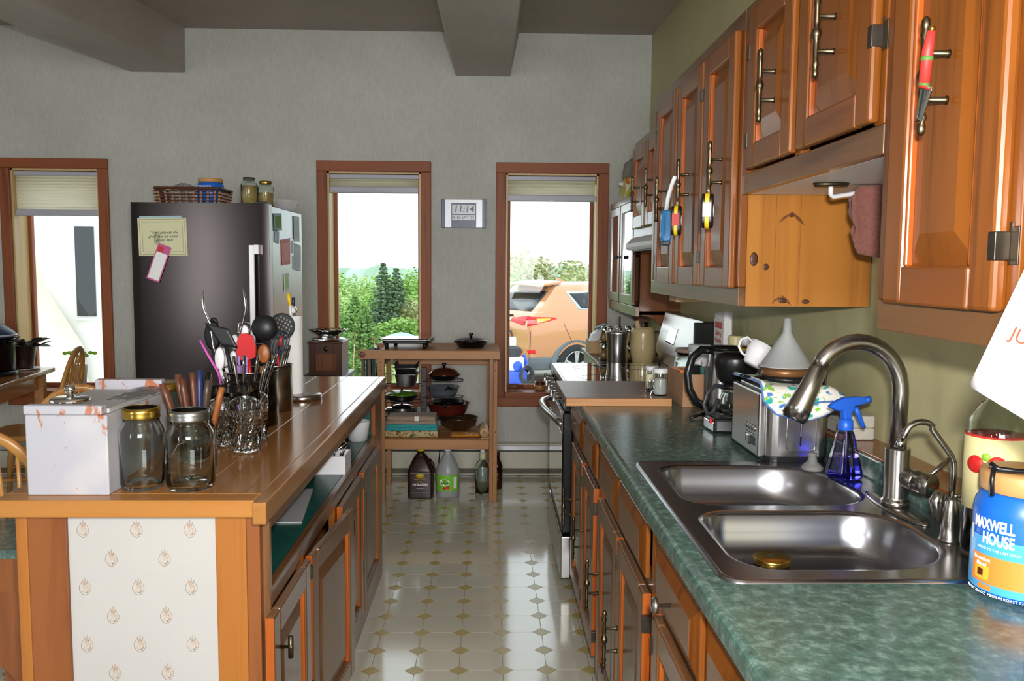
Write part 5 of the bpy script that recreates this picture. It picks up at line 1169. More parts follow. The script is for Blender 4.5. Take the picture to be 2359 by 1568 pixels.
# jar of steak knives
kj = thing('knife_jar', 'glass jar holding wooden-handled knives behind the mason jars', 'jar', (-.715, 2.06, ZI)); part('jar', MB().lathe([(.036, 0), (.044, .004), (.045, .10), (.043, .125), (.041, .125), (.042, .10), (.041, .008), (0, .006)], 32), 'glassb', kj)
for k, (dx_, dy_, tx, ty, tz, mt, rad) in enumerate(((-.026, 0, -.078, -.01, .215, 'knife', .0085), (-.016, .012, -.048, .01, .235, 'knife', .0085), (-.006, -.006, -.03, -.01, .228, 'knife', .009), (.002, .008, -.012, .01, .24, 'knife', .0085), (.01, 0, .004, .015, .245, 'navy', .008), (.012, -.01, .033, -.01, .225, 'knifed', .009), (.022, 0, .062, 0, .205, 'spoonwood', .008), (.0, .02, .02, .03, .24, 'castiron', .008))):
    o = thing('steak_knife', {'knife': ('leftmost', 'second from left', 'third from left', 'fourth from left')[min(k, 3)]+' brown wooden-handled knife in the glass knife jar', 'navy': 'blue-handled knife standing in the glass knife jar', 'knifed': 'dark grey-brown handled knife with brass rivet in the glass knife jar', 'spoonwood': 'pale wooden-handled knife leaning furthest towards the crystal glasses', 'castiron': 'black-handled knife at the back of glass knife jar'}[mt], 'knife', (-.715+dx_*.6, 2.06+dy_*.6, ZI+.008), group='steak knives in the glass jar' if mt == 'knife' else None)
    a = Vector((0, 0, 0)); b_ = Vector((tx-dx_*.6, ty-dy_*.6, tz-.01)); mdp = a.lerp(b_, .45)
    part('blade', MB().bar(a, mdp, .012, .0015), 'cutlery', o); part('handle', MB().tube([mdp, a.lerp(b_, .6), a.lerp(b_, .85), b_], [rad*1.0, rad*1.2, rad*1.35, rad*1.1], 10, flat=.75), mt, o, label=None)
    if mt in ('knife', 'knifed'): part('rivet', MB().ball(a.lerp(b_, .52)+Vector((0, -rad*.8, 0)), .0028, 8, 6), 'gold', o)

# cut crystal tumblers with cutlery
def tumbler(loc, label, h=.183, r0=.035, r1=.0435):
    o = thing('crystal_tumbler', label, 'glass', loc); seg = 40; n = 13
    vs = []
    for i in range(n+1):
        t = i/n; z = .006+(h*.60)*t; r = r0+(r1-r0)*(z/h)
        for k in range(seg): a = 2*PI*(k+.5*(i % 2))/seg; q = r*(1+(.06 if (k+i//2) % 2 else -.005)); vs.append((q*math.cos(a), q*math.sin(a), z))
    fs = []
    for i in range(n):
        for k in range(seg):
            a, b_ = i*seg+k, i*seg+(k+1) % seg; c_, d_ = a+seg, b_+seg
            fs += [(a, b_, d_), (a, d_, c_)] if (i+k) % 2 else [(a, b_, c_), (b_, d_, c_)]
    mb = MB(); mb.add(vs, fs, False); zt = .006+h*.60; rt_ = r0+(r1-r0)*(zt/h)
    mb.lathe([(rt_*1.01, zt), (r1, h), (r1-.002, h), (rt_-.002, zt), (r0-.001, .014), (0, .012)], seg); mb.lathe([(0, 0), (r0*.93, 0), (r0, .006)], seg)
    part('glass', mb, 'crystal', o); return o
tumbler((-.656, 2.262, ZI), 'cut crystal tumbler full of forks, closest to the mason jars'); tumbler((-.672, 2.40, ZI), 'cut crystal tumbler standing half behind the one with forks', .175, .034, .042); tumbler((-.742, 2.34, ZI), 'cut crystal tumbler beside the dark utensil crock', .165, .033, .041)
def fork(base, tip, label, grp, r=.006, flat=.35, mat='cutlery'):
    a = Vector(base); b_ = Vector(tip); o = thing('fork', label, 'cutlery', base, group=grp); v = b_-a
    part('stem', MB().tube([(0, 0, 0), v*.45, v*.7, v*.9, v], [.003, .003, .006, .0105, .0095], 8, flat=.4), mat, o); return o
for k, (bx_, by_, tx, ty, tz) in enumerate(((-.665, 2.26, -.652, 2.25, .262), (-.66, 2.27, -.618, 2.26, .262), (-.652, 2.255, -.684, 2.262, .258), (-.65, 2.265, -.592, 2.26, .245), (-.655, 2.27, -.575, 2.275, .262), (-.65, 2.25, -.60, 2.255, .235))):
    fork((bx_, by_, ZI+.014), (tx, ty, ZI+tz), ('leftmost', 'second from the left', 'third from the left', 'fourth from the left', 'fifth from the left', 'rightmost')[(1, 3, 0, 4, 5, 2)[k]]+' of six steel handles in the front crystal tumbler', 'forks in the crystal tumbler')
for k, (dx_, ty) in enumerate(((-.03, .2), (.01, .205), (.02, .195))): fork((-.742+dx_*.4, 2.34, ZI+.014), (-.742+dx_, 2.335, ZI+ty), ('left', 'middle', 'right')[k]+' one of three short steel handles in the tumbler beside the crock', 'handles in the back tumbler')

# utensil crocks
def crock(name, label, loc, r, h, mat, rim='steel'):
    o = thing(name, label, 'utensil holder', loc); part('body', MB().lathe([(r*.97, 0), (r, .004), (r, h), (r-.002, h), (r-.003, .005), (0, .004)], 40), mat, o)
    part('rim', MB().tube(arc((0, 0, h), r, 0, 2*PI*.999, 40, 'xy'), .0022, 6), rim, o); return o
crock('utensil_crock', 'wide dark steel crock full of spatulas in the island middle', (-.758, 2.66, ZI), .089, .172, brushed('dark_bronze_steel', '4a4038', .25, 'z'), 'steel')
crock('utensil_crock', 'tall narrow bronze-steel crock beside the paper towel', (-.745, 2.93, ZI), .058, .158, brushed('bronze_steel', '8c7a68', .3, 'z'))
crock('utensil_crock', 'tall black mesh crock behind the wide dark one', (-.80, 2.83, ZI), .052, .235, 'black')
def P3(x, y, z): return Vector((x, y, z))
def utensil(name, label, cat, base, pts, rad, mat, head=None, hmat=None, flat=1, group=None):
    o = thing(name, label, cat, base, group=group); b0 = Vector(base)
    part('handle', MB().tube([Vector(p)-b0 for p in pts], rad, 10, flat=flat), mat, o)
    if head: part('head', head(b0), hmat or mat, o)
    return o
def px(u, v, y):   # a point of the real place seen at pixel (u, v) of the photograph, at depth y: used only to read positions off
    d = fw + r2*((u-1179.5)/FPX) - u2*((v-784)/FPX); k = y/d.y; return Vector((d.x*k, y, EYE+d.z*k))
zb = ZI+.012
def inc(x, y): return (x, y, zb)
# steel serving tongs, standing open
b0 = inc(-.79, 2.66); tg_ = thing('serving_tongs', 'chrome scalloped tongs standing open in the wide dark crock', 'tongs', b0)
for L in (((492, 800), (484, 745), (470, 712), (467, 690), (470, 666)), ((545, 800), (560, 745), (567, 712), (564, 685), (558, 660))):
    part('arm', MB().tube([Vector((0, 0, 0))]+[px(u, v, 2.66)-Vector(b0) for u, v in L], [.004, .005, .005, .0065, .007, .003], 8, flat=.5), 'chrome', tg_)
def blade(corners, y, th=.004, bend=0):
    return lambda b0: MB().grid(lambda u, v: (lambda p: (p.x, p.y+bend*math.sin(PI*u), p.z))((px(*corners[0], y)*(1-u)*(1-v)+px(*corners[1], y)*u*(1-v)+px(*corners[2], y)*u*v+px(*corners[3], y)*(1-u)*v)-b0), 6, 6, thick=th)
def U(name, label, cat, bxy, pxs, y, rad, mat, head=None, hmat=None, flat=1, group=None):
    return utensil(name, label, cat, inc(*bxy), [inc(*bxy)]+[px(u, v, y) for u, v in pxs], rad, mat, head, hmat, flat, group)
U('turner', 'wide black slotted turner angled across the utensils', 'spatula', (-.77, 2.62), [(532, 850), (520, 795)], 2.60, [.005, .006, .006], 'blackm', blade([(472, 743), (527, 757), (549, 802), (512, 796)], 2.59), 'blackm')
def disc(u, v, r, y, sx=1, sz=1, n=Vector((0, -1, 0)), th=.004, dome=.3):
    def f(b0):
        c = px(u, v, y)-b0; M = frame(c, (1, 0, 0), (0, 0, 1), (0, -1, 0)); return MB().lathe([(1, 0), (.8, dome*.35), (.4, dome*.75), (0, dome)], 28, M=M @ Matrix.Diagonal((r*sx, r*sz, r, 1))).lathe([(1, 0), (1, -th/r), (0, -th/r)], 28, M=M @ Matrix.Diagonal((r*sx, r*sz, r, 1)))
    return f
U('serving_spoon', 'large black nylon spoon behind the slotted turner', 'spoon', (-.80, 2.70), [(500, 850), (490, 800)], 2.70, [.005, .006, .006], 'blackm', disc(490, 772, .035, 2.70, .75, 1.35), 'blackm')
U('serving_spoon', 'black spoon tip showing just above turner', 'spoon', (-.80, 2.74), [(500, 850), (492, 780)], 2.74, [.005, .006, .006], 'blackm', disc(492, 745, .018, 2.74, .8, 1.1), 'blackm')
U('ladle', 'round black ladle bowl facing the camera above the crocks', 'ladle', (-.79, 2.83), [(606, 830), (612, 790)], 2.83, [.005, .006, .006], 'blackm', lambda b0: MB().ball(px(610, 755, 2.80)-b0, .0435, 26, 16, (1, .7, 1)), 'blackm')
def skim(b0):
    c = px(649, 752, 2.95)-b0; M = frame(c, (.86, 0, -.5), (.5, 0, .86), (0, -1, 0)); R_ = .044; mb = MB(); n = 15
    cells = []
    for i in range(-n, n+1):
        for j in range(-n, n+1):
            x, y = i/n, j/n
            if math.hypot(x, y) > 1: continue
            hole = (i % 4 in (1, 2)) and (j % 4 in (1, 2)) and math.hypot(x, y) < .78
            if hole: continue
            s = .5/n; mb.add([((x-s)*R_, (y-s)*R_*1.05, 0), ((x+s)*R_, (y-s)*R_*1.05, 0), ((x+s)*R_, (y+s)*R_*1.05, 0), ((x-s)*R_, (y+s)*R_*1.05, 0)], [(0, 1, 2, 3)], False, M)
    mb.tube([(R_*math.cos(a), R_*1.05*math.sin(a), 0) for a in [2*PI*k/36 for k in range(36)]], .0022, 6, M, closed=True); return mb
sk_ = U('skimmer', 'black perforated skimmer disc behind the round ladle', 'skimmer', (-.755, 2.94), [(640, 835), (645, 790)], 2.95, [.005, .006, .006], 'blackm', skim, 'blackm')
# wire whisk
b0 = inc(-.735, 2.92); wk = thing('whisk', 'slate blue silicone whisk leaning over the bronze crock', 'whisk', b0); b0v = Vector(b0)
part('handle', MB().tube([(0, 0, 0), px(632, 840, 2.9)-b0v, px(636, 818, 2.89)-b0v], [.006, .007, .007], 10), 'cutlery', wk)
for k in range(6):
    a = PI*k/6; loop = []
    for i in range(19):
        t = 2*PI*i/18; rr = math.sin(t/2)**.75 if True else 1; w_ = .030*math.sin(t); h_ = .042*(1-math.cos(t))
        loop.append(Vector((w_*math.cos(a)+h_*.33, w_*math.sin(a), h_))+px(636, 818, 2.89)-b0v)
    part('wire_loop', MB().tube(loop, .0019, 6), 'slate', wk)
b0 = inc(-.725, 2.94); wk2 = thing('whisk', 'smaller red silicone whisk inside the slate blue one', 'whisk', b0); b0v = Vector(b0)
part('handle', MB().tube([(0, 0, 0), px(641, 835, 2.94)-b0v, px(640, 812, 2.94)-b0v], [.005, .006, .006], 10), 'red', wk2); part('head', MB().ball(px(647, 786, 2.94)-b0v, .012, 10, 8, (.9, .7, 1.9)), 'red', wk2)
U('silicone_spatula', 'bright red silicone spatula in the middle of the utensils', 'spatula', (-.73, 2.66), [(577, 870), (573, 830)], 2.60, [.005, .005, .006], 'red', lambda b0: MB().prism([(p.x-b0.x, p.z-b0.z) for p in [px(u, v, 2.60) for u, v in ((556, 768), (549, 782), (547, 812), (552, 826), (566, 832), (590, 822), (591, 800), (584, 774), (570, 767))]], .010, frame((0, 2.60-b0.y, 0), (1, 0, 0), (0, 0, 1), (0, -1, 0))), 'red')
U('silicone_spatula', 'white silicone spatula tip peeking out behind the red one', 'spatula', (-.74, 2.70), [(575, 870), (568, 800)], 2.68, [.005, .005, .006], 'white', disc(562, 763, .015, 2.67, 1, 1.4), 'white')
for k, (u, v, y, w_, l_, lb) in enumerate(((506, 826, 2.59, .016, 2.3, 'white plastic serving spoon with ribbed face left of the purple fork'), (519, 822, 2.62, .013, 2.4, 'narrow white spoon beside ribbed white one'), (537, 828, 2.64, .013, 2.2, 'white spoon half behind the purple fork'), (540, 788, 2.70, .014, 1.8, 'small white spoon under black turner edge'))):
    U('serving_spoon', lb.replace('left of', 'beside'), 'spoon', (-.79+.02*k, 2.62+.02*k), [(u+6, v+40), (u+2, v+25)], y, [.004, .005, .005], 'white', disc(u, v, w_, y, 1, l_, dome=.4), 'white')
U('serving_spoon', 'long magenta spoon handle slanting out of the crock', 'spoon', (-.80, 2.60), [(503, 858), (478, 815), (461, 783)], 2.58, [.004, .0055, .0055, .0055], 'pink', flat=.6)
U('serving_fork', 'lilac plastic fork tines upright in the crock', 'fork', (-.755, 2.60), [(556, 880), (555, 862)], 2.59, [.005, .006, .006], 'lilac', lambda b0: MB().box(*[c for c in ((px(541, 862, 2.59)-b0).x, (px(571, 862, 2.59)-b0).x)], 2.588-b0.y, 2.592-b0.y, (px(541, 862, 2.59)-b0).z, (px(541, 842, 2.59)-b0).z).box((px(541, 862, 2.59)-b0).x, (px(546, 862, 2.59)-b0).x, 2.588-b0.y, 2.592-b0.y, (px(541, 843, 2.59)-b0).z, (px(541, 822, 2.59)-b0).z).box((px(550, 862, 2.59)-b0).x, (px(554, 862, 2.59)-b0).x, 2.588-b0.y, 2.592-b0.y, (px(541, 843, 2.59)-b0).z, (px(541, 820, 2.59)-b0).z).box((px(558, 862, 2.59)-b0).x, (px(562, 862, 2.59)-b0).x, 2.588-b0.y, 2.592-b0.y, (px(541, 843, 2.59)-b0).z, (px(541, 820, 2.59)-b0).z).box((px(566, 862, 2.59)-b0).x, (px(571, 862, 2.59)-b0).x, 2.588-b0.y, 2.592-b0.y, (px(541, 843, 2.59)-b0).z, (px(541, 822, 2.59)-b0).z), 'lilac')
U('wooden_spoon', 'reddish wooden spoon standing behind the forks', 'spoon', (-.71, 2.64), [(601, 870), (604, 845)], 2.62, [.005, .006, .007], 'spoonwood', disc(607, 815, .020, 2.62, 1, 1.55, dome=.35), 'spoonwood')
U('wooden_spoon', 'dark brown spoon handle beside white spoons', 'spoon', (-.77, 2.64), [(525, 870), (524, 825)], 2.63, [.004, .006, .007], 'knife')
U('masher', 'chrome wire masher loop above the red spatula', 'masher', (-.74, 2.74), [(570, 830), (560, 770)], 2.74, [.004, .004, .004], 'chrome', lambda b0: MB().tube([px(u, v, 2.74)-b0 for u, v in ((548, 765), (550, 745), (565, 742), (580, 746), (576, 762), (560, 768))], .0025, 6, closed=True), 'chrome')
for k, (u, v, u2_, v2_) in enumerate(((650, 850, 661, 803), (655, 850, 668, 795), (645, 850, 648, 812))):
    U('serving_spoon', ('middle', 'right-hand', 'left-hand')[k]+' steel serving spoon of three in the bronze crock', 'spoon', (-.745+.01*k, 2.93), [(u, v), (u2_, v2_)], 2.92, [.004, .005, .008], 'cutlery', flat=.6, group='steel spoons in the bronze crock')
# paper towel
pt_ = thing('paper_towel_holder', 'steel paper towel stand with heavy round base near the island end', 'paper towel holder', (-.705, 3.17, ZI))
part('base', MB().lathe([(.070, 0), (.073, .004), (.073, .014), (.070, .019), (.06, .021), (0, .021)], 40), 'nickel', pt_); part('pole', MB().rod((-.025, 0, .02), (-.025, 0, .325), .005, 10), 'chrome', pt_); part('loop', MB().tube([(-.025+.008*math.cos(a), 0, .335+.016*math.sin(a)) for a in [2*PI*k/16 for k in range(16)]], .0022, 6, closed=True), 'chrome', pt_)
solo('paper_towel_roll', MB().lathe([(.033, 0), (.034, .002), (.034, .29), (.033, .292), (.012, .292), (.012, .0), (.033, 0)], 32, (-.735, 3.17, ZI+.0215)), 'paper', 'nearly used white paper towel roll on the steel stand', 'paper towel')
for nm, lb, mt, off, L in (('yellow_marker', 'yellow-topped white marker standing at the paper towel roll top', 'yellow', -.006, .09), ('navy_marker', 'navy-capped marker behind the yellow-topped one', 'navy', .006, .06)):
    o = thing(nm, lb, 'marker', (-.745+off, 3.21, ZI+.29)); part('barrel', MB().rod((0, 0, 0), (-.004, 0, .06), .006, 10), 'white', o); part('cap', MB().rod((-.004, 0, .06), (-.010 if L > .08 else -.003, 0, .06+L*.5), .0068, 10), mt, o)
# ================================================================== WORKBENCH CART BY THE WINDOWS
wbn = thing('workbench_cart', 'wooden workbench used as a kitchen cart, with a low shelf, between the windows', 'workbench', (-.3, 5.24, 0))
YA, YE = 5.0, 5.47
for i in range(4): part('top_board', MB().box(-.655, .055, YA+.04+i*.108, YA+.04+(i+1)*.108-.001, .885, .9185), 'bench', wbn, True, .002)
part('front_rail', MB().box(-.78, .062, YA, YA+.0395, .866, .918), 'bench', wbn, True, .003); part('back_rail', MB().box(-.735, .055, YE+.003, YE+.035, .85, .918), 'bench', wbn, True, .003)
part('dowel_end', MB().lathe([(.018, 0), (.018, .003), (.013, .004), (0, .004)], 18, M=frame((-.755, YA, .892), (1, 0, 0), (0, 0, 1), (0, -1, 0))), 'knife', wbn, True)
part('towel_bar', MB().rod((-.755, YA+.02, .892), (-.725, YE+.02, .892), .011, 12), 'benchz', wbn, True)
for a, b_, y, z1 in ((0.0, .0225, YA+.002, .866), (.023, .047, YA+.002, .862), (-.668, -.625, YA+.002, .866), (-.018, .024, YE-.035, .85), (-.668, -.638, YE-.035, .85)):
    part('leg', MB().box(a, b_, y, y+.036, .0015, z1), 'benchz', wbn, True, .002)
part('upper_rail', MB().box(-.625, -.001, YE-.03, YE-.012, .785, .845), 'bench', wbn, True, .002)
part('shelf_rail', MB().box(-.625, -.001, YA+.002, YA+.024, .323, .3835), 'bench', wbn, True, .002); part('shelf_rail', MB().box(-.638, -.02, YE-.03, YE-.012, .323, .372), 'bench', wbn, True, .002)
for i in range(4): part('shelf_board', MB().box(-.624, -.0015, YA+.025+i*.104, YA+.025+(i+1)*.104-.001, .372, .384), 'bench', wbn, True, .001)
part('shelf_board', MB().box(-.05, -.0015, YA+.026, YA+.08, .3845, .388), 'palewood', wbn, True)
for x, z in ((.034, .85), (.034, .80), (-.646, .85), (-.646, .80), (.034, .43), (.034, .36)): part('bolt', MB().lathe([(.005, 0), (.0045, .002), (0, .0025)], 10, M=frame((x, YA+.002, z), (1, 0, 0), (0, 0, 1), (0, -1, 0))), 'silverlid', wbn, True)
parts('side_brace', MB().box(-.665, -.645, YA+.038, YE-.036, .81, .85).box(.005, .025, YA+.038, YE-.036, .81, .85).box(.005, .025, YA+.038, YE-.036, .33, .37).box(-.665, -.645, YA+.038, YE-.036, .33, .37), 'benchz', wbn, True)
for i, (y, mt, lb, dz) in enumerate(((5.12, 'towelgrey', 'grey striped towel hung over the workbench bar', .24), (5.25, 'towelgreen', 'dark green towel hung over the workbench bar behind the grey one', .26), (5.38, 'castiron', 'black cloth hung at the window end of the workbench bar', .22))):
    o = thing('hanging_towel', lb, 'towel', (-.748, y, .60))
    def fold(u, v, y=y, dz=dz):
        yy = y-.055+.11*u; xx0 = -.755+.03*(yy-5.02)/.46
        if v < .45: t = v/.45; return (xx0-.013-.012*math.sin(u*9)*(1-t)-.004, yy, .892-dz*(1-t))
        if v > .55: t = (v-.55)/.45; return (xx0+.013+.010*math.sin(u*11+1)*t+.004, yy, .892-dz*.9*t)
        a = PI*(v-.45)/.1; return (xx0-.014*math.cos(a), yy, .892+.014*math.sin(a))
    part('drape', MB().grid(fold, 10, 22, thick=.002), mt, o, True)
ZW = .9188
gd = thing('electric_griddle', 'black electric griddle reflecting the white sky on the workbench top', 'griddle', (-.51, 5.20, ZW))
part('body', MB().prism(rrect(-.14, .145, -.12, .12, .03, 5), .018, Matrix.Translation((0, 0, .033))), 'black', gd, bev=.005); part('drip_rim', MB().prism(rrect(-.148, .15, -.128, .128, .035, 5), .006, Matrix.Translation((0, 0, .0512))), 'silverpl', gd, bev=.002)
part('cooking_plate', MB().prism(rrect(-.14, .142, -.12, .12, .03, 5), .004, Matrix.Translation((0, 0, .0573))), 'ovenglass', gd)
parts('foot', MB().cyl((-.115, -.09, 0), .012, .034, 14).cyl((.115, -.09, 0), .012, .034, 14).cyl((-.08, .09, 0), .012, .034, 14).cyl((.115, .09, 0), .012, .034, 14), 'black', gd)
parts('side_grip', MB().box(.150, .166, -.06, .06, .05, .058).box(-.165, -.149, -.06, .06, .05, .058), 'black', gd, bev=.003)
def pan(name, label, loc, r, h, mat, handle=None, lid=None, knob='black', cat='pan', rin=.75, lidh=.03, lidlabel=None):
    o = thing(name, label, cat, loc)
    part('pan', MB().lathe([(0, 0), (r*rin, 0), (r*.9, h*.4), (r, h), (r+.004, h+.001), (r+.003, h+.003), (r-.003, h+.001), (r*.88, h*.45), (r*rin*.97, .004), (0, .004)], 36), mat, o)
    if handle: part('handle', MB().tube([(r*.9*handle[0], r*.9*handle[1], h*.8), (r*1.3*handle[0], r*1.3*handle[1], h+.012), ((r+.15)*handle[0], (r+.15)*handle[1], h+.018)], [.006, .010, .011], 10, flat=.6), 'black', o)
    if lid:
        l = part('lid', MB().lathe([(r, h+.0035), (r*.98, h+.009), (r*.7, h+lidh*.75), (r*.3, h+lidh), (0, h+lidh+.002)], 36), lid, o); part('lid_knob', MB().lathe([(.008, h+lidh), (.007, h+lidh+.014), (.014, h+lidh+.018), (.014, h+lidh+.03), (0, h+lidh+.032)], 16), knob, l)
    return o
lp = pan('covered_frying_pan', 'black frying pan with glass lid standing on the workbench by the right window', (-.115, 5.22, ZW), .10, .038, 'castiron', (-.35, -.93), 'castiron', lidh=.022)
# pan rack on the shelf
pr_ = thing('pan_rack', 'dark slotted upright pan rack with wire arms on the workbench shelf', 'rack', (-.42, 5.37, .3845))
part('upright', MB().box(-.018, .018, -.012, .012, 0, .39), 'darkgrey', pr_, bev=.003)
for k in range(14): part('notch', MB().box(-.016, .016, -.0135, -.012, .045+k*.025, .053+k*.025), 'black', pr_)
for sx_, zs in ((1, (.31, .205, .085)), (-1, (.28, .175, .065))):
    for z in zs: part('wire_arm', MB().tube([(0, -.07, z), (.235*sx_, -.07, z), (.25*sx_, -.05, z), (.25*sx_, .03, z), (.235*sx_, .05, z), (0, .05, z)], .0028, 6), 'darkgrey', pr_)
RZ = .3845
pan('skillet', 'brown-black skillet under a domed amber glass lid, top of the rack', (-.29, 5.36, RZ+.3135), .098, .03, 'castiron', None, 'caramelglass', 'castiron', lidh=.045)
pan('frying_pan', 'grey non-stick frying pan on the middle arm of the rack', (-.295, 5.36, RZ+.2085), .10, .06, 'pangrey', (.25, -.97))
pan('saute_pan', 'large oxblood enamel pan with pale rim on the lowest rack arm', (-.262, 5.36, RZ+.0885), .132, .075, 'panred', (-.1, -.99), None)
pan('frying_pan', 'dark smaller pan nested inside the oxblood one', (-.262, 5.36, RZ+.13), .10, .045, 'castiron', None)
pan('wok', 'wide worn steel wok sitting on the shelf under the rack', (-.195, 5.30, .3845), .12, .08, 'copperpan', (-.75, -.66), rin=.4)
pan('frying_pan', 'black frying pan with green glass lid on the rack arm next to the island', (-.56, 5.36, RZ+.1785), .10, .035, 'castiron', (-.3, -.95), 'pangreen', 'knife')
pan('saucepan', 'shiny steel pan with steel lid on the lower rack arm beside towels', (-.56, 5.36, RZ+.0685), .102, .055, 'steel', (-.5, -.86), 'chrome', 'panred', cat='saucepan')
for k, (dz, lb, mt) in enumerate(((0, 'bottom loaf pan of the nested stack, dull grey', 'silverlid'), (.042, 'middle loaf pan of nested stack with broad rim', 'silverlid'), (.062, 'topmost loaf pan of the nested stack, black inside', 'darkgrey'))):
    o = thing('loaf_pan', lb, 'loaf pan', (-.525, 5.34, RZ+.2835+dz), group='loaf pans nested on the rack'); z1 = .075
    rings = [[(x, y, z) for x, y in rrect(-a, a, -b_, b_, .012, 4)] for a, b_, z in ((.048, .095, 0), (.052, .10, .002), (.066, .115, z1), (.076, .125, z1+.001), (.076, .125, z1+.003), (.064, .113, z1+.002), (.050, .097, .004))]
    mb = MB(); n = len(rings[0]); vs = [p for r_ in rings for p in r_]; fs = [(i*n+q, i*n+(q+1) % n, (i+1)*n+(q+1) % n, (i+1)*n+q) for i in range(len(rings)-1) for q in range(n)]+[tuple(reversed(range(n))), tuple((len(rings)-1)*n+q for q in range(n))]
    mb.add(vs, fs, True); part('pan', mb, mt, o)
# folded cloths
zt = .3845
for k, (mt, th, lb) in enumerate((('patch', .042, 'folded floral patterned towel at the bottom of the cloth stack'), ('towelteal', .018, 'lower of the two folded teal towels in the cloth stack'), ('towelteal', .018, 'upper of the two folded teal towels in the cloth stack'), ('towelgrey', .020, 'lower of the two folded taupe towels in cloth stack'), ('towelgrey', .028, 'topmost folded taupe towel with a tag in the cloth stack'))):
    o = thing('folded_towel', lb, 'towel', (-.47, 5.13, zt), rz=random.uniform(-.04, .04), group='folded towels on the shelf'); w2 = .158-.004*k
    mb = MB()
    def roll(u, v, th=th, w2=w2): a = PI*(v-.5); x = -w2+2*w2*u; return (x, -.075-th*.5*math.cos(a)*.8+.003*math.sin(u*13+k), th*.5+th*.5*math.sin(a)+.0015*math.sin(u*9+k*2))
    mb.grid(roll, 16, 6); mb.box(-w2, w2, -.0755, .085, .0005, th-.001); part('folds', mb, mt, o)
    if k == 4: part('care_tag', MB().box(.02, .045, -.09, -.086, .002, .03), 'sheet', o)
    zt += th+.0008
om = thing('oven_mitt', 'small orange quilted oven mitt lying flat on the workbench shelf', 'oven mitt', (-.147, 5.10, .3885), rz=.06); part('pad', MB().prism(rrect(-.087, .087, -.04, .05, .015, 5), .011), 'mitt', om, bev=.004); part('trim', MB().tube([(x, y, .006) for x, y in rrect(-.088, .088, -.041, .051, .015, 5)], .005, 6, closed=True), plain('orange_binding', 'c9801c', .9), om)
rp = thing('rolling_pin', 'pale wooden rolling pin lying end-on on the workbench shelf', 'rolling pin', (-.033, 5.14, .389), rot=(0, 0, .04)); Mr = frame((0, -.10, .029), (1, 0, 0), (0, 0, 1), (0, 1, 0))
part('roller', MB().lathe([(.024, 0), (.029, .006), (.029, .19), (.024, .2)], 26, M=Mr), 'palewood', rp); parts('handle', MB().lathe([(.006, 0), (.011, -.012), (.012, -.03), (.006, -.045), (0, -.047)], 14, M=Mr).lathe([(.006, .2), (.011, .212), (.012, .23), (.006, .245), (0, .247)], 14, M=Mr), 'palewood', rp)

# bottles on the floor under the shelf
ml = thing('molasses_jug', 'dark brown plastic molasses jug with a yellow cap under the workbench', 'jug', (-.42, 5.13, .0015))
part('body', MB().prism(rrect(-.078, .078, -.062, .062, .022, 5), .17, Matrix.Translation((0, 0, 0))), 'molasses', ml, bev=.006)
rings = [[(x, y, z) for x, y in rrect(-a, a, -b_, b_, c_, 5)] for a, b_, c_, z in ((.078, .062, .022, .17), (.066, .054, .024, .20), (.04, .034, .024, .25), (.022, .022, .0215, .272), (.021, .021, .0205, .285))]
mb = MB(); n = len(rings[0]); mb.add([p for r_ in rings for p in r_], [(i*n+q, i*n+(q+1) % n, (i+1)*n+(q+1) % n, (i+1)*n+q) for i in range(4) for q in range(n)]+[tuple(4*n+q for q in range(n))], True); part('shoulder', mb, 'molasses', ml)
part('cap', MB().lathe([(.022, .2855), (.0225, .303), (0, .304)], 20), 'yellow', ml); part('side_grip', MB().tube([(.05, 0, .235), (.075, 0, .20), (.078, 0, .16)], .009, 8), 'molasses', ml)
Ml = frame((0, -.0625, 0), (1, 0, 0), (0, 0, 1), (0, -1, 0))
part('label_line', MB().box(-.06, .06, .155, .157, 0, .001, Ml).box(-.06, .06, .036, .038, 0, .001, Ml), 'lcd', ml); part('brand_oval', MB().lathe([(1, 0), (1, .0015), (0, .0015)], 24, M=Ml @ Matrix.Translation((0, .142, 0)) @ Matrix.Diagonal((.027, .012, 1, 1))), 'yellow', ml)
text('lettering', 'Crosby', .016, 'ink', ml, Ml @ Matrix.Translation((0, .142, .0017)), world=False); text('lettering', 'FANCY', .012, 'amber', ml, Ml @ Matrix.Translation((0, .105, .001)), world=False); text('lettering', 'MOLASSES', .020, 'inkwhite', ml, Ml @ Matrix.Translation((0, .088, .001)), world=False, bold=.0006); text('lettering', 'QUALITY & TASTE', .009, 'amber', ml, Ml @ Matrix.Translation((0, .122, .001)), world=False)
text('lettering', 'SINCE 1879', .009, 'inkwhite', ml, Ml @ Matrix.Translation((0, .066, .001)), world=False)
vj = thing('vinegar_jug', 'translucent white vinegar jug with a green label under the workbench', 'jug', (-.256, 5.15, .0015))
part('body', MB().lathe([(.066, 0), (.072, .008), (.073, .15), (.068, .18), (.045, .225), (.025, .262), (.021, .275), (.021, .283), (0, .283)], 32), 'milk', vj); part('cap', MB().lathe([(.022, .2835), (.0225, .3), (0, .301)], 20), 'white', vj)
part('label', MB().grid(lambda u, v: (.0742*math.sin(-1.05+2.1*u), -.0742*math.cos(-1.05+2.1*u), .042+.10*v), 18, 2), 'green', vj)
def wv(v): a = v.x/.0752; return Vector((.0754*math.sin(a), -.0754*math.cos(a), v.y))
part('white_oval', MB().add([tuple(wv(Vector((-.018+.034*math.cos(t), .098+.022*math.sin(t), 0)))) for t in [2*PI*k/20 for k in range(20)]], [tuple(range(20))]), 'inkwhite', vj)
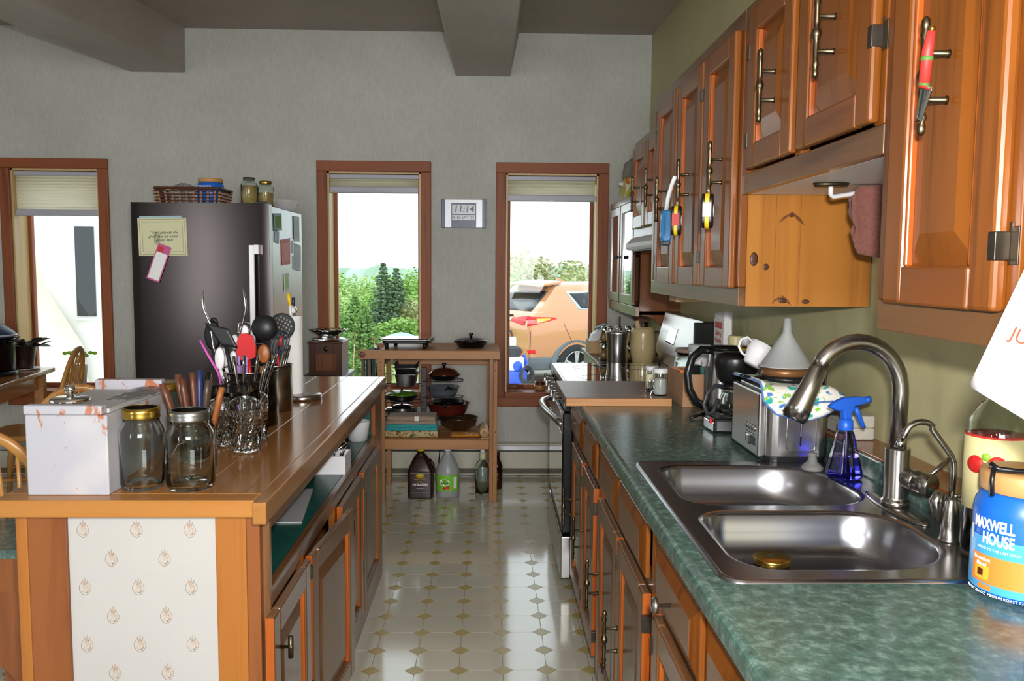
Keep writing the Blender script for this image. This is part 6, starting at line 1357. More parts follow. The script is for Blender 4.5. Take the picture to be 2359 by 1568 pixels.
text('lettering', 'VINEGAR', .013, 'ink', vj, I4, world=False, wrap=lambda v: wv(Vector((v.x-.018, v.y+.093, 0)))+Vector((0, -.0008, 0)), bold=.0005); text('lettering', 'WHITE', .008, 'ink', vj, I4, world=False, wrap=lambda v: wv(Vector((v.x-.018, v.y+.108, 0)))+Vector((0, -.0008, 0)))
for xx, zz_, r_ in ((.004, .066, .014), (-.018, .062, .010)): part('printed_tomato', MB().add([tuple(wv(Vector((xx+r_*math.cos(t), zz_+r_*.85*math.sin(t), 0)))+Vector((0, -.0007, 0))) for t in [2*PI*k/16 for k in range(16)]], [tuple(range(16))]), 'applered', vj)
part('facts_panel', MB().grid(lambda u, v: tuple(wv(Vector((.042+.022*u, .06+.07*v, 0)))), 4, 2), 'inkwhite', vj)
gb = thing('clear_bottle', 'clear glass bottle with a pale neck label, half empty, under the workbench', 'bottle', (-.04, 5.20, .0015))
part('bottle', MB().lathe([(.042, 0), (.048, .005), (.048, .165), (.04, .195), (.018, .215), (.014, .27), (.0125, .27), (.0125, .216), (.037, .192), (.0455, .163), (.0455, .008), (0, .006)], 28), 'glassb', gb); part('neck_label', MB().lathe([(.0205, .216), (.0165, .262)], 20), 'creampaper', gb); part('back_label', MB().grid(lambda u, v: (.0435*math.sin(-.8+1.6*u), .0435*math.cos(-.8+1.6*u), .055+.1*v), 10, 2), 'silverpl', gb); part('cap', MB().lathe([(.0155, .262), (.016, .284), (0, .285)], 16), 'white', gb)
bb = thing('brown_bottle', 'small amber glass bottle behind the right-hand workbench leg'.replace('right-hand ', 'front '), 'bottle', (.055, 5.32, .0015)); part('bottle', MB().lathe([(.028, 0), (.032, .006), (.032, .15), (.02, .18), (.012, .19), (.012, .215), (0, .215)], 24), 'smoked', bb); part('cap', MB().lathe([(.014, .2155), (.014, .235), (0, .235)], 16), 'black', bb)
solo('heater_cord', MB().tube([(-.345, 5.55, .012), (-.33, 5.5, .16), (-.315, 5.45, .30), (-.31, 5.435, .322)], .004, 6), 'black', 'black cord rising behind the molasses jug', 'cord')

# on the right window's sill
pc = thing('pine_cone', 'long brown pine cone lying on the sill of the right window', 'pine cone', (.17, 5.80, WZ0+.0285))
part('core', MB().ball((0, 0, 0), .018, 14, 10, (3.8, 1, 1)), 'walnut', pc)
sc2 = MB()
for i in range(17):
    for k in range(9):
        t = -1+2*i/16; a = 2*PI*(k+.5*(i % 2))/9; r_ = .018*math.sqrt(max(0, 1-t*t*.92)); c_ = Vector((t*.066, r_*math.cos(a), r_*math.sin(a))); o_ = Vector((.004, math.cos(a), math.sin(a))); w_ = Vector((0, -math.sin(a), math.cos(a)))*.006
        sc2.add([c_-w_, c_+w_, c_+w_*.6+o_*.009+Vector((.004, 0, 0)), c_-w_*.6+o_*.009+Vector((.004, 0, 0)), c_-w_*.6+o_*.0075, c_+w_*.6+o_*.0075], [(0, 1, 2, 3), (3, 2, 5, 4), (4, 5, 1, 0), (0, 3, 4), (1, 5, 2)])
part('scale', sc2, 'cone', pc, kind='stuff')
cp = thing('clay_pot', 'little brown and tan glazed pot on the sill by the stove', 'pot', (.352, 5.80, WZ0+.001)); part('belly', MB().lathe([(.03, 0), (.043, .012), (.047, .03), (.042, .042)], 28), 'tanglaze', cp); part('glazed_rim', MB().lathe([(.042, .042), (.037, .048), (.041, .062), (.038, .064), (.034, .05), (.03, .01), (0, .01)], 28), 'brownglaze', cp)

# clock
ck = thing('wall_clock', 'silver digital wall clock showing 11:14 between the two windows', 'clock', (-.178, YB-.001, 1.675)); Mk = frame((-.178, YB-.001, 1.675), (1, 0, 0), (0, 0, 1), (0, -1, 0))
part('case', MB().box(-.146, .146, 0, .191, 0, .022, Mk), 'silverpl', ck, True, .004); part('side_bar', MB().box(-.148, -.124, -.001, .192, .0, .024, Mk), 'inkblue', ck, True, .002); part('side_bar', MB().box(.124, .148, -.001, .192, 0, .024, Mk), 'inkblue', ck, True, .002)
part('lcd_frame', MB().box(-.083, .083, .003, .165, .0222, .026, Mk), 'inkblue', ck, True, .001); part('time_screen', MB().box(-.077, .077, .092, .155, .026, .0268, Mk), 'lcd', ck, True); part('date_screen', MB().box(-.077, .077, .052, .085, .026, .0268, Mk), 'lcd', ck, True)
text('digits', '11:14', .062, 'inkblue', ck, Mk @ Matrix.Translation((0, .1235, .0269)), shear=.12, bold=.001); text('digits', '9 10 SAT 22', .028, 'inkblue', ck, Mk @ Matrix.Translation((0, .068, .0269)), bold=.0003)

# ================================================================== FRIDGE AND WHAT IS ON IT
fd = thing('refrigerator', 'tall black stainless refrigerator with a long bar handle', 'refrigerator', (-1.47, 4.7, 0)); fx0, fx1 = -1.817, -1.125
part('cabinet', MB().box(fx0+.004, fx1-.004, 4.43, 5.12, .02, 1.722), 'fridgeside', fd, True, .004)
def fdoor(z0, z1): return MB().grid(lambda u, v: (fx0+(fx1-fx0)*u, 4.35-.007*math.sin(PI*u)**.6 if 0 < u < 1 else 4.352, z0+(z1-z0)*v), 28, 1, thick=0)
for z0, z1 in ((.66, 1.729), (.03, .65)):
    d = part('door', MB().box(fx0, fx1, 4.3525, 4.412, z0, z1), 'fridge', fd, True, .003); part('door_skin', fdoor(z0+.001, z1-.001), 'fridge', d, True)
    part('gasket', MB().box(fx0+.01, fx1-.01, 4.4125, 4.4295, z0+.01, z1-.01), 'darkgrey', d, True)
    part('door_edge', MB().box(fx1, fx1+.0012, 4.356, 4.41, z0+.004, z1-.004), 'silverpl', d, True, label='pale door edge')
    if z1 > 1:
        part('handle', MB().box(-1.215, -1.187, 4.298, 4.312, .80, 1.52), 'steelz', d, True, .004); parts('handle_mount', MB().box(-1.19, -1.165, 4.30, 4.3455, 1.47, 1.52).box(-1.19, -1.165, 4.30, 4.3455, .80, .85), 'steelz', d, True, bev=.002)
parts('foot', MB().box(-1.8, -1.76, 4.45, 4.5, .0015, .02).box(-1.18, -1.14, 4.45, 4.5, .0015, .02).box(-1.8, -1.76, 5.0, 5.05, .0015, .02).box(-1.18, -1.14, 5.0, 5.05, .0015, .02), 'black', fd, True)
part('hinge_cover', MB().box(fx1-.07, fx1-.01, 4.37, 4.46, 1.7295, 1.739), 'darkgrey', fd, True, .003)
YD = 4.3425
vp = thing('verse_card', 'cream framed verse card in a plastic sleeve on the fridge door', 'card', (-1.655, YD, 1.46), rot=(0, -.02, 0)); Mv = frame((0, 0, 0), (1, 0, 0), (0, 0, 1), (0, -1, 0))
part('card', MB().box(-.122, .122, -.0, .19, 0, .001, Mv), 'creampaper', vp); part('sleeve_strip', MB().box(-.112, .10, .19, .2, 0, .0015, Mv), 'paleblue', vp)
for a, b_ in ((.113, .006), (.101, .02)):
    fr = MB(); fr.tube([(-a, b_, .0012), (a, b_, .0012), (a, .19-b_, .0012), (-a, .19-b_, .0012)], .0009, 4, Mv, closed=True); part('printed_border', fr, 'ink', vp)
text('lettering', '\u201cGive Jehovah the\nglory due his name.\u201d\nPsalm 96:8', .019, 'ink', vp, Mv @ Matrix.Translation((.008, .098, .0012)), world=False, shear=.25)
mgn = solo('figure_magnet', MB().ball((-1.683, YD-.008, 1.585), .009, 10, 8).lathe([(.009, 1.518), (.014, 1.53), (.013, 1.56), (.009, 1.574), (.005, 1.58)], 12, (-1.683, YD-.008, 0)), 'glassb', 'small clear bottle-shaped magnet holding the verse card', 'magnet')
npd = thing('notepad', 'narrow pink-edged magnetic notepad hanging crooked on the fridge', 'notepad', (-1.712, YD-.002, 1.335), rot=(0, .36, 0))
part('pad', MB().box(-.034, .034, 0, .19, 0, .003, Mv), 'magnetpink', npd); part('page', MB().box(-.028, .028, .008, .148, .003, .0035, Mv), 'sheet', npd); part('heart_square', MB().box(-.012, .018, .15, .178, .003, .0036, Mv @ Matrix.Rotation(.1, 4, 'Z')), 'redlab', npd)
XR = fx1-.0035
for nm, mt, y0, y1, z0, z1, lb in (('photo_magnet', 'seafoam', 4.46, 4.62, 1.60, 1.69, 'dark sea-green card high on the fridge side'), ('photo_magnet', 'paleblue', 4.47, 4.55, 1.535, 1.60, 'small pale blue card under the sea-green one on the fridge side'), ('picture_frame', 'darkgrey', 4.90, 5.04, 1.555, 1.70, 'dark framed picture at the back of fridge side'), ('greeting_card', 'orangered', 4.62, 4.80, 1.42, 1.56, 'coral pink card tilted on the fridge side'), ('photo_magnet', 'silverpl', 4.80, 4.88, 1.47, 1.57, 'small grey photo between the coral and blue cards'), ('photo_card', 'paleblue', 4.88, 5.06, 1.39, 1.54, 'larger pale blue photo card low at the fridge side back'), ('flower_magnet', 'green', 4.66, 4.76, 1.275, 1.37, 'small green and white flower magnet alone on the fridge side')):
    o = thing(nm, lb, 'magnet', (XR+.0015, (y0+y1)/2, z0), rot=(random.uniform(-.12, .12), 0, 0)); w2 = (y1-y0)/2; h = z1-z0
    Mz = frame((0, 0, 0), (0, 1, 0), (0, 0, 1), (1, 0, 0)); part('card', MB().box(-w2, w2, 0, h, 0, .003, Mz), 'sheet' if nm == 'flower_magnet' else mt, o); part('picture', MB().box(-w2*.75, w2*.75, h*.15, h*.85, .003, .0036, Mz), {'seafoam': 'spruce', 'paleblue': 'slate', 'darkgrey': 'paleblue', 'orangered': 'redlab', 'silverpl': 'darkgrey', 'green': 'green'}[mt], o)
ZF = 1.7225
# basket
bk = thing('wicker_basket', 'low brown woven basket on top of the refrigerator', 'basket', (-1.59, 4.62, ZF)); part('floor_mat', MB().prism(rrect(-.155, .155, -.10, .10, .01, 3), .006), 'wicker', bk)
for j in range(5):
    z = .012+j*.0165; w_ = .158+z*.12; l_ = .103+z*.12; pts = []
    n_ = 60; base_ = rrect(-w_, w_, -l_, l_, .02, 4); 
    for i in range(n_):
        t = i/n_*4; s_ = int(t); f_ = t-s_; cs_ = [(-w_, -l_), (w_, -l_), (w_, l_), (-w_, l_)]; a, b_ = cs_[s_], cs_[(s_+1) % 4]; o_ = .004*(1 if (i+j) % 2 else -1); nx, ny = [(0, -1), (1, 0), (0, 1), (-1, 0)][s_]
        pts.append((a[0]+(b_[0]-a[0])*f_+nx*o_, a[1]+(b_[1]-a[1])*f_+ny*o_, z))
    part('weaver', MB().tube(pts, .0075, 6, closed=True, flat=.5), 'wicker', bk)
for s_ in range(4):
    for i in range(9):
        f_ = (i+.5)/9; q = []
        for z in (.004, .08):
            w_ = .158+z*.12; l_ = .103+z*.12; cs_ = [(-w_, -l_), (w_, -l_), (w_, l_), (-w_, l_)]; a, b_ = cs_[s_], cs_[(s_+1) % 4]; q.append((a[0]+(b_[0]-a[0])*f_, a[1]+(b_[1]-a[1])*f_, z))
        part('stake', MB().bar(q[0], q[1], .011, .004), 'wickerl', bk)
part('rim', MB().tube([(x, y, .093) for x, y in rrect(-.172, .172, -.116, .116, .02, 4)], .007, 8, closed=True), 'wicker', bk)
ct2 = thing('coffee_tub', 'blue coffee tub with tan lid standing in the wicker basket', 'tub', (-1.50, 4.62, ZF+.0065)); part('body', MB().lathe([(.055, 0), (.068, .01), (.068, .11), (.06, .125)], 32), 'tubblue', ct2); part('lid', MB().lathe([(.064, .125), (.065, .142), (.06, .146), (0, .146)], 32), 'tanlid', ct2); text('lettering', 'MAXWELL', .016, 'inkwhite', ct2, frame((-.01, -.0685, .10), (1, 0, 0), (0, 0, 1), (0, -1, 0)), world=False)
cb2 = thing('plastic_bag', 'crumpled clear plastic bag in the wicker basket', 'bag', (-1.64, 4.60, ZF+.0065)); mb = MB(); mb.grid(lambda u, v: ((.045+.022*math.sin(7*u*PI*2+v*9))*math.sin(PI*v)*math.cos(2*PI*u)*1.2, (.045+.012*math.sin(5*u*PI*2))*math.sin(PI*v)*math.sin(2*PI*u), .06+.06*-math.cos(PI*v)+.01*math.sin(u*30)*math.sin(PI*v)), 24, 12, smooth=False); part('film', mb, plain('grey_film', 'a0a29c', .3, var=.3, Alpha=.75), cb2)
jar('preserve_jar', 'tall open glass jar of dried apple rings on the fridge', 'jar', (-1.262, 4.50, ZF+.0), .043, .148, 'glassb', None, .72, 'pasta', neck=.72); jar('preserve_jar', 'shorter gold-lidded glass jar of dried apple rings by the fridge edge', 'jar', (-1.183, 4.53, ZF), .042, .132, 'glassb', 'gold', .55, 'pasta', neck=.78)
wbw = thing('white_bowl', 'white plastic bowl at the back corner on top of the fridge', 'bowl', (-1.19, 4.93, ZF)); part('bowl', MB().lathe([(.055, 0), (.085, .06), (.09, .062), (.083, .06), (.054, .004), (0, .004)], 32), 'white', wbw)
tp_ = thing('tin_tray', 'thin round tray lying between the basket and jars on the fridge', 'tray', (-1.36, 4.60, ZF)); part('plate', MB().lathe([(.05, 0), (.065, .008), (.067, .009), (.05, .003), (0, .003)], 30), 'darkgrey', tp_)

# ================================================================== SMALL CHEST BESIDE THE FRIDGE
tbs = thing('side_table', 'plain dark side table behind the island holding the little chest', 'table', (-1.03, 5.45, 0)); part('table_top', MB().box(-1.17, -.90, 5.27, 5.62, .70, .729), 'walnut', tbs, True, .003); parts('leg', MB().box(-1.16, -1.13, 5.29, 5.32, .0015, .70).box(-.94, -.91, 5.29, 5.32, .0015, .70).box(-1.16, -1.13, 5.57, 5.60, .0015, .70).box(-.94, -.91, 5.57, 5.60, .0015, .70), 'walnut', tbs, True)
ch = thing('bamboo_chest', 'dark little wooden chest with a slatted bamboo front panel', 'chest', (-1.03, 5.43, .7293)); parts('side', MB().box(-.105, -.092, -.12, .12, 0, .2).box(.088, .10, -.12, .12, 0, .2), 'walnut', ch); part('front_frame', MB().box(-.0915, .0875, -.12, -.108, 0, .2), 'walnut', ch); part('back', MB().box(-.0915, .0875, .108, .12, 0, .2), 'walnut', ch); part('top', MB().box(-.115, .108, -.13, .125, .2005, .212), 'walnut', ch, bev=.003)
for k in range(20): part('bamboo_slat', MB().box(-.062+k*.0062, -.0575+k*.0062, -.1225, -.1202, .03, .135), 'reed', ch)
part('finger_notch', MB().lathe([(.016, 0), (.014, .002), (0, .002)], 18, M=frame((0, -.12, .165), (1, 0, 0), (0, 0, 1), (0, -1, 0))), 'black', ch)
gp = thing('glass_plate', 'clear pressed glass plate lying on the little chest', 'plate', (-1.035, 5.43, .9418)); part('plate', MB().lathe([(.05, 0), (.105, .008), (.107, .011), (.05, .004), (0, .004)], 32), 'bowlglass', gp)
gw = thing('glass_bowl', 'fluted clear glass bowl standing on the glass plate', 'bowl', (-1.035, 5.43, .9462)); seg = 48; vs = []; pr2 = [(.035, .0), (.04, .004), (.045, .02), (.10, .048), (.122, .062), (.12, .063), (.097, .05), (.04, .022), (.0, .02)]
for r_, z in pr2:
    for k in range(seg): a = 2*PI*k/seg; w_ = 1+(.05 if k % 3 == 0 else 0)*(r_ > .05); vs.append((r_*w_*math.cos(a), r_*w_*math.sin(a), z+(.004 if k % 3 == 0 and r_ > .09 else 0)))
mb = MB(); mb.add(vs, [(i*seg+k, i*seg+(k+1) % seg, (i+1)*seg+(k+1) % seg, (i+1)*seg+k) for i in range(len(pr2)-1) for k in range(seg)]+[tuple(reversed(range(seg)))], True); part('bowl', mb, 'bowlglass', gw)

# ================================================================== DINING CORNER
dt = thing('dining_table', 'golden oak dining table by the left window', 'table', (-2.81, 5.50, 0), rz=.15)
part('table_top', MB().box(-1.1, 0, -1.18, 0, .722, .75), 'table', dt, bev=.006); parts('apron', MB().box(-1.0, -.09, -.09, -.07, .62, .7215).box(-.09, -.07, -1.1, -.09, .62, .7215).box(-1.02, -1.0, -1.1, -.09, .62, .7215), 'table', dt); parts('leg', MB().box(-.10, -.04, -.10, -.04, .0015, .7215).box(-.10, -.04, -1.16, -1.10, .0015, .7215).box(-1.06, -1.0, -.10, -.04, .0015, .7215).box(-1.06, -1.0, -1.16, -1.1, .0015, .7215), 'table', dt, bev=.005)
def bow_chair(label, loc, rz):
    o = thing('bow_back_chair', label, 'chair', loc, rz)   # faces local +Y, back at -Y
    part('seat', MB().prism([(x*(1-.12*(y < 0)), y) for x, y in rrect(-.21, .21, -.20, .21, .09, 6)], .034, Matrix.Translation((0, 0, .42))), 'chair', o, bev=.010)
    for x, y in ((-.15, .15), (.15, .15), (-.14, -.14), (.14, -.14)): part('leg', MB().tube([(x, y, .42), (x*1.18, y*1.2, .25), (x*1.35, y*1.4, .0015)], [.014, .021, .012], 10), 'chair', o)
    parts('stretcher', MB().rod((-.17, .175, .2), (-.17, -.165, .2), .009, 8).rod((.17, .175, .2), (.17, -.165, .2), .009, 8).rod((-.168, 0, .2), (.168, 0, .2), .009, 8), 'chair', o)
    b_ = []
    for i in range(21):
        t = PI*i/20; x = .2*math.cos(t)*(1.0); s = math.sin(t)**.62; b_.append((x, -.165-.10*s, .452+.47*s))
    part('bow', MB().tube(b_, .013, 10, flat=1.4), 'chair', o)
    for k in range(-3, 4):
        x = .045*k; s = math.sqrt(max(0, 1-(x*1.25/.2)**2))**.8 if abs(x*1.25) < .2 else .1; part('spindle', MB().tube([(x*.85, -.16, .452), (x*1.05, -.20, .452+.2), (x*1.25, -.165-.10*s, .452+.47*s-.006)], [.006, .008, .005], 8), 'chair', o)
    return o
bow_chair('oak bow-back chair pulled up at the window end of the dining table', (-2.66, 4.92, 0), 1.75)
bow_chair('oak bow-back chair half hidden behind the white bread box', (-1.72, 3.64, 0), .3)
bow_chair('oak bow-back chair close behind island at the left picture edge', (-1.53, 2.73, 0), .1)
ckr = thing('pressure_cooker', 'dark electric pressure cooker at the end of the dining table', 'cooker', (-2.99, 5.08, .7508)); part('body', MB().lathe([(.13, .02), (.145, .03), (.148, .21), (.14, .225)], 36), brushed('dark_steel', '3a3436', .25, 'z'), ckr); part('base', MB().lathe([(.14, 0), (.155, .006), (.155, .022), (.14, .028)], 36), 'black', ckr); part('lid', MB().lathe([(.152, .226), (.154, .24), (.14, .262), (.09, .30), (.05, .315), (0, .318)], 36), 'navy', ckr); part('lid_rim', MB().tube(arc((0, 0, .24), .154, 0, 2*PI*.999, 40, 'xy'), .006, 6), 'silverpl', ckr); parts('side_handle', MB().box(.145, .185, -.04, .04, .20, .215).box(.145, .18, -.03, .03, .225, .235), 'black', ckr, bev=.004)
def leafy(o, cnt, c, spread, size, mat, tilt=(.1, .9), droop=.0, name='leaf', nmax=300):
    me_ = {}
    for s_ in range(3):
        q = MB(); L = size*(.8+.2*s_); q.add([(0, 0, 0), (L*.35, -L*.28, .004), (L*.75, -L*.24, .002), (L, 0, -.004), (L*.75, L*.24, .002), (L*.35, L*.28, .004), (L*.5, 0, -.004)], [(0, 1, 6), (1, 2, 6), (2, 3, 6), (3, 4, 6), (4, 5, 6), (5, 0, 6)], True); me_[s_] = q.mesh(name); me_[s_].materials.append(m(mat))
    for k in range(cnt):
        a = random.uniform(0, 2*PI); d = math.sqrt(random.random())*spread; e = random.uniform(*tilt)
        ob = bpy.data.objects.new(name, me_[k % 3]); C.objects.link(ob); ob.parent = o; ob.location = (c[0]+d*math.cos(a), c[1]+d*math.sin(a), c[2]+random.uniform(-.012, .018)-droop*d); ob.rotation_euler = (random.uniform(-.4, .4), -e, a)
pl1 = thing('potted_violet', 'dark-leaved violet in a shiny brown pot on a saucer on the table', 'plant', (-2.95, 5.38, .7508)); part('pot', MB().lathe([(.058, .006), (.062, .02), (.082, .15), (.085, .155), (.078, .155), (.058, .012), (0, .012)], 32), 'brownpot', pl1); part('saucer', MB().lathe([(.07, 0), (.098, .006), (.10, .009), (.07, .005), (0, .005)], 30), 'white', pl1); part('soil', MB().lathe([(.074, .14), (0, .142)], 24), 'soil', pl1); leafy(pl1, 46, (0, 0, .155), .085, .075, 'leafdark', (-.15, .45))
pl2 = thing('potted_cactus', 'bright green Christmas cactus in a pale flared pot on the window sill', 'plant', (-2.79, 5.79, WZ0+.001)); part('pot', MB().lathe([(.03, .012), (.034, .02), (.047, .15), (.05, .165), (.045, .165), (.03, .02), (0, .02)], 28), 'silverpl', pl2); part('saucer', MB().lathe([(.045, 0), (.052, .012), (0, .012)], 28), 'black', pl2); part('soil', MB().lathe([(.043, .155), (0, .157)], 20), 'soil', pl2)
for k, (a, L) in enumerate(((.2, .11), (1.4, .06), (2.6, .10), (3.3, .11), (4.2, .08), (5.4, .10), (3.0, .06))):
    for j in range(4):
        t = (j+.5)/4; p = (L*t*math.cos(a), L*t*math.sin(a)*.7, .165+.085*math.sin(t*2.2)); part('stem_segment', MB().ball(p, .015, 8, 6, (1.15, .35 if k % 2 else .7, .8)), 'leafbright', pl2)
# extension of the island towards the dining side
gx_ = thing('low_cupboard', 'green-topped low wooden cupboard against the island at left edge', 'cupboard', (-1.28, 2.6, 0)); part('top', MB().box(-1.42, -1.057, 2.15, 2.42, .655, .68), 'counter', gx_, True, .003); part('front_rail', MB().box(-1.40, -1.06, 2.17, 2.19, .56, .655), 'postd', gx_, True)
part('scroll_bracket', MB().prism([(-1.06, .56), (-1.4, .56), (-1.39, .46), (-1.36, .40), (-1.27, .33), (-1.2, .22), (-1.12, .16), (-1.09, .10), (-1.06, .09)], .02, frame((0, 2.192, 0), (1, 0, 0), (0, 0, 1), (0, 1, 0))), 'postd', gx_, True); part('back_support', MB().box(-1.40, -1.06, 2.39, 2.41, .0015, .655), 'postd', gx_, True)
# ================================================================== OUTSIDE
def terrain(x, y):
    d = math.hypot(x, y)
    z = -.47
    if d > 17: z -= (d-17)*.115 if d < 60 else 43*.115
    if d > 60: z += 0
    return z+.05*math.sin(x*.7)*math.cos(y*.5)*(d > 17)
g = MB(); vs = []; fs = []; rr = [6, 8, 10, 13, 17, 22, 30, 40, 52, 66, 90, 130, 180, 260]; na = 40
for r_ in rr:
    for k in range(na+1):
        a = PI*(.12+.76*k/na); x, y = r_*math.cos(a), r_*math.sin(a); z = terrain(x, y)
        vs.append((x, max(y, YO+.01), z))
for i in range(len(rr)-1):
    for k in range(na): fs.append((i*(na+1)+k+1, i*(na+1)+k, (i+1)*(na+1)+k, (i+1)*(na+1)+k+1))
g.add(vs, fs, True)
lw = solo('lawn', g, 'grass', kind='structure')
solo('driveway', MB().box(-1.2, 6.5, 8.2, 17.5, -.466, -.455), 'gravel', kind='structure')
# far forest ridge, several overlapping rolling strips with ragged tops
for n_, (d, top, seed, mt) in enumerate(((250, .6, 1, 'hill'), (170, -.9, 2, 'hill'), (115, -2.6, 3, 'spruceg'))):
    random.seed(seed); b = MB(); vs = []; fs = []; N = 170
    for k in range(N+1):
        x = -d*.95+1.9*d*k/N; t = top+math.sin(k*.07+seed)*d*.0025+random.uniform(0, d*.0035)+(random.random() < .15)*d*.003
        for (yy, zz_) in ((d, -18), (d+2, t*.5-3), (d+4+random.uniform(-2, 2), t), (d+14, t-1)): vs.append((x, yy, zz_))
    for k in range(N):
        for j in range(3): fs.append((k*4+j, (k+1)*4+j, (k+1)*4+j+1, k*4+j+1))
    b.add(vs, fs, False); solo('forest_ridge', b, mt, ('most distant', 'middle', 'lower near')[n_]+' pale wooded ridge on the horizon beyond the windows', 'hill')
random.seed(11)
def rnd_quad(mb, c, s):
    n = Vector((random.gauss(0, 1), random.gauss(0, 1), random.gauss(0, 1)+.4)).normalized(); u = n.cross(Vector((.3, .1, 1))).normalized(); v = n.cross(u)
    mb.add([c-u*s-v*s*.6, c+u*s-v*s*.6, c+u*s+v*s*.6, c-u*s+v*s*.6], [(0, 1, 2, 3)])
def bush(label, x, y, r, h, mat, n=900, s=.09, name='bush', cat='bush', lift=0.0, group=None):
    z0 = terrain(x, y); o = thing(name, label, cat, (x, y, z0), group=group); mb = MB()
    blobs = [(random.uniform(-.6, .6)*r, random.uniform(-.5, .5)*r, random.uniform(.3, .85)*h, random.uniform(.3, .5)) for _ in range(11)]
    for k in range(n):
        bx_, by_, bz_, br = random.choice(blobs); d = Vector((random.gauss(0, 1), random.gauss(0, 1), random.gauss(0, 1))).normalized()*(random.random()**.4)
        c = Vector((bx_+d.x*br*r, by_+d.y*br*r, max(.05, bz_+d.z*br*h*.55)+lift)); rnd_quad(mb, c, s*random.uniform(.6, 1.3))
    part('foliage', mb, mat, o, kind='stuff')
    parts('stem', MB().tube([(0, 0, -.02), (.02*r, 0, h*.5+lift)], [.03*r+.02, .02], 6).tube([(.05, 0, -.02), (.3*r, .1*r, h*.5+lift)], [.03, .015], 6), 'bark', o)
    return o
def spruce(label, x, y, h, r, mat, n=2600, tops=1, s=None):
    z0 = terrain(x, y); o = thing('spruce_tree', label, 'tree', (x, y, z0)); mb = MB(); s = s or h*.014
    for tp_i in range(tops):
        ox = (tp_i)*r*.42; hh_ = h*(1-.05*tp_i)
        layers = 26
        for k in range(n//tops):
            L = random.randint(0, layers-1); t = L/layers; zz_ = hh_*(.06+.94*t); rad = r*(1-t)**.85*(.75+.3*random.random()) * (1+.15*math.sin(L*2.1)); a = random.randint(0, 8)*2*PI/9+L*.7+random.gauss(0, .13); q = random.random()**.6
            c = Vector((ox*(t > .55)+rad*q*math.cos(a), rad*q*math.sin(a), zz_-rad*q*.18+random.uniform(-.01, .01)*hh_)); rnd_quad(mb, c, s*random.uniform(.7, 1.4))
    part('foliage', mb, mat, o, kind='stuff'); part('trunk', MB().rod((0, 0, -.1), (0, 0, h*.97), h*.018, 8, .01), 'bark', o); return o
# middle window view (directions about x/y = -.18 to -.08)
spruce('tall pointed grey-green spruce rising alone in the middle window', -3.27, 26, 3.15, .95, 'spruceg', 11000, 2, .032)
spruce('small bright young spruce closest to the middle window', -2.13, 14.3, 1.25, .55, 'spruce', 5000, 1, .022)
spruce('young spruce behind the small bright one', -3.1, 19.5, 1.5, .8, 'spruce', 4000, 1, .03)
for x, y, r_, h, mt, lb in ((-7.4, 42, 3.2, 4.6, 'foliage2', 'broad pale birch clump left of spruce'), (-3.3, 40, 2.8, 4.3, 'foliage', 'bright green tree clump at the right of the tall spruce'), (-4.1, 30, 2.2, 2.7, 'foliage', 'green bush behind the tall spruce'), (-6.0, 31, 2.4, 2.8, 'foliage2', 'pale leafy thicket behind the young spruce'), (-2.6, 27, 1.6, 2.0, 'foliage3', 'grey-green scrub by the lawn edge'), (-4.2, 21, 1.5, 1.5, 'foliage2', 'low leafy bush at the lawn edge by the workbench window'), (-1.9, 22, 1.2, 1.1, 'foliage', 'low green bush under the middle window view'), (-9.5, 46, 3.5, 5.0, 'foliage', 'large rounded tree seen past the window frame'), (-6.6, 52, 3.5, 5.4, 'foliage2', 'tall pale tree clump behind the spruce'), (-4.6, 56, 3.5, 5.0, 'spruceg', 'dusky conifer clump in the distance'), (-12, 60, 5, 5.6, 'foliage2', 'far pale tree clump down the slope')):
    bush(lb.replace('left of', 'next to').replace('at the right of', 'beside'), x, y, r_, h, mt, 7000, .02+.0011*y, 'tree_clump', 'tree')
# right window view
for x, y, r_, h, mt, lb in ((1.0, 21, 1.7, 2.7, 'foliage3', 'yellow-green alder thicket behind the copper car'), (2.6, 24, 1.6, 2.5, 'foliage3', 'thin alder branches above the car roof'), (.2, 18.6, 1.1, 1.9, 'foliage', 'green bush beside the car tailgate'), (6.2, 52, 4, 5.4, 'foliage', 'round green tree above the car roof in the distance'), (10.0, 60, 5, 6.0, 'spruceg', 'blue-green distant trees above the car'), (3.6, 40, 2.8, 4.1, 'foliage2', 'pale birch thicket far behind the car')):
    bush(lb, x, y, r_, h, mt, 7000, .02+.0011*y, 'tree_clump', 'tree')
# grasses and a green water barrel on the lawn
for k in range(9):
    x = -1.35-.12*k+random.uniform(-.05, .05); y = 11.5+.25*k; o = thing('grass_seedhead', ['tallest', 'thin', 'bent', 'short', 'pale', 'reddish', 'straw-coloured', 'leaning', 'lowest'][k]+' grass stalk with a seed head outside the middle window', 'grass', (x, y, terrain(x, y)), group='seed heads on the lawn'); h = .5+.1*(k % 4); part('stalk', MB().tube([(0, 0, 0), (.01, 0, h*.6), (.03, 0, h)], .004, 5), 'palewood', o); part('seed_head', MB().ball((.03, 0, h+.03), .016, 8, 6, (.8, .8, 3.2)), 'cone', o)
gbn = thing('garden_barrel', 'small green barrel with pale lid out on the lawn', 'barrel', (-1.72, 16.4, terrain(-1.72, 16.4))); part('body', MB().lathe([(.2, 0), (.25, .25), (.22, .5)], 20), 'seafoam', gbn); part('lid', MB().lathe([(.25, .5), (.25, .56), (.1, .6), (0, .62)], 20), 'paleblue', gbn)

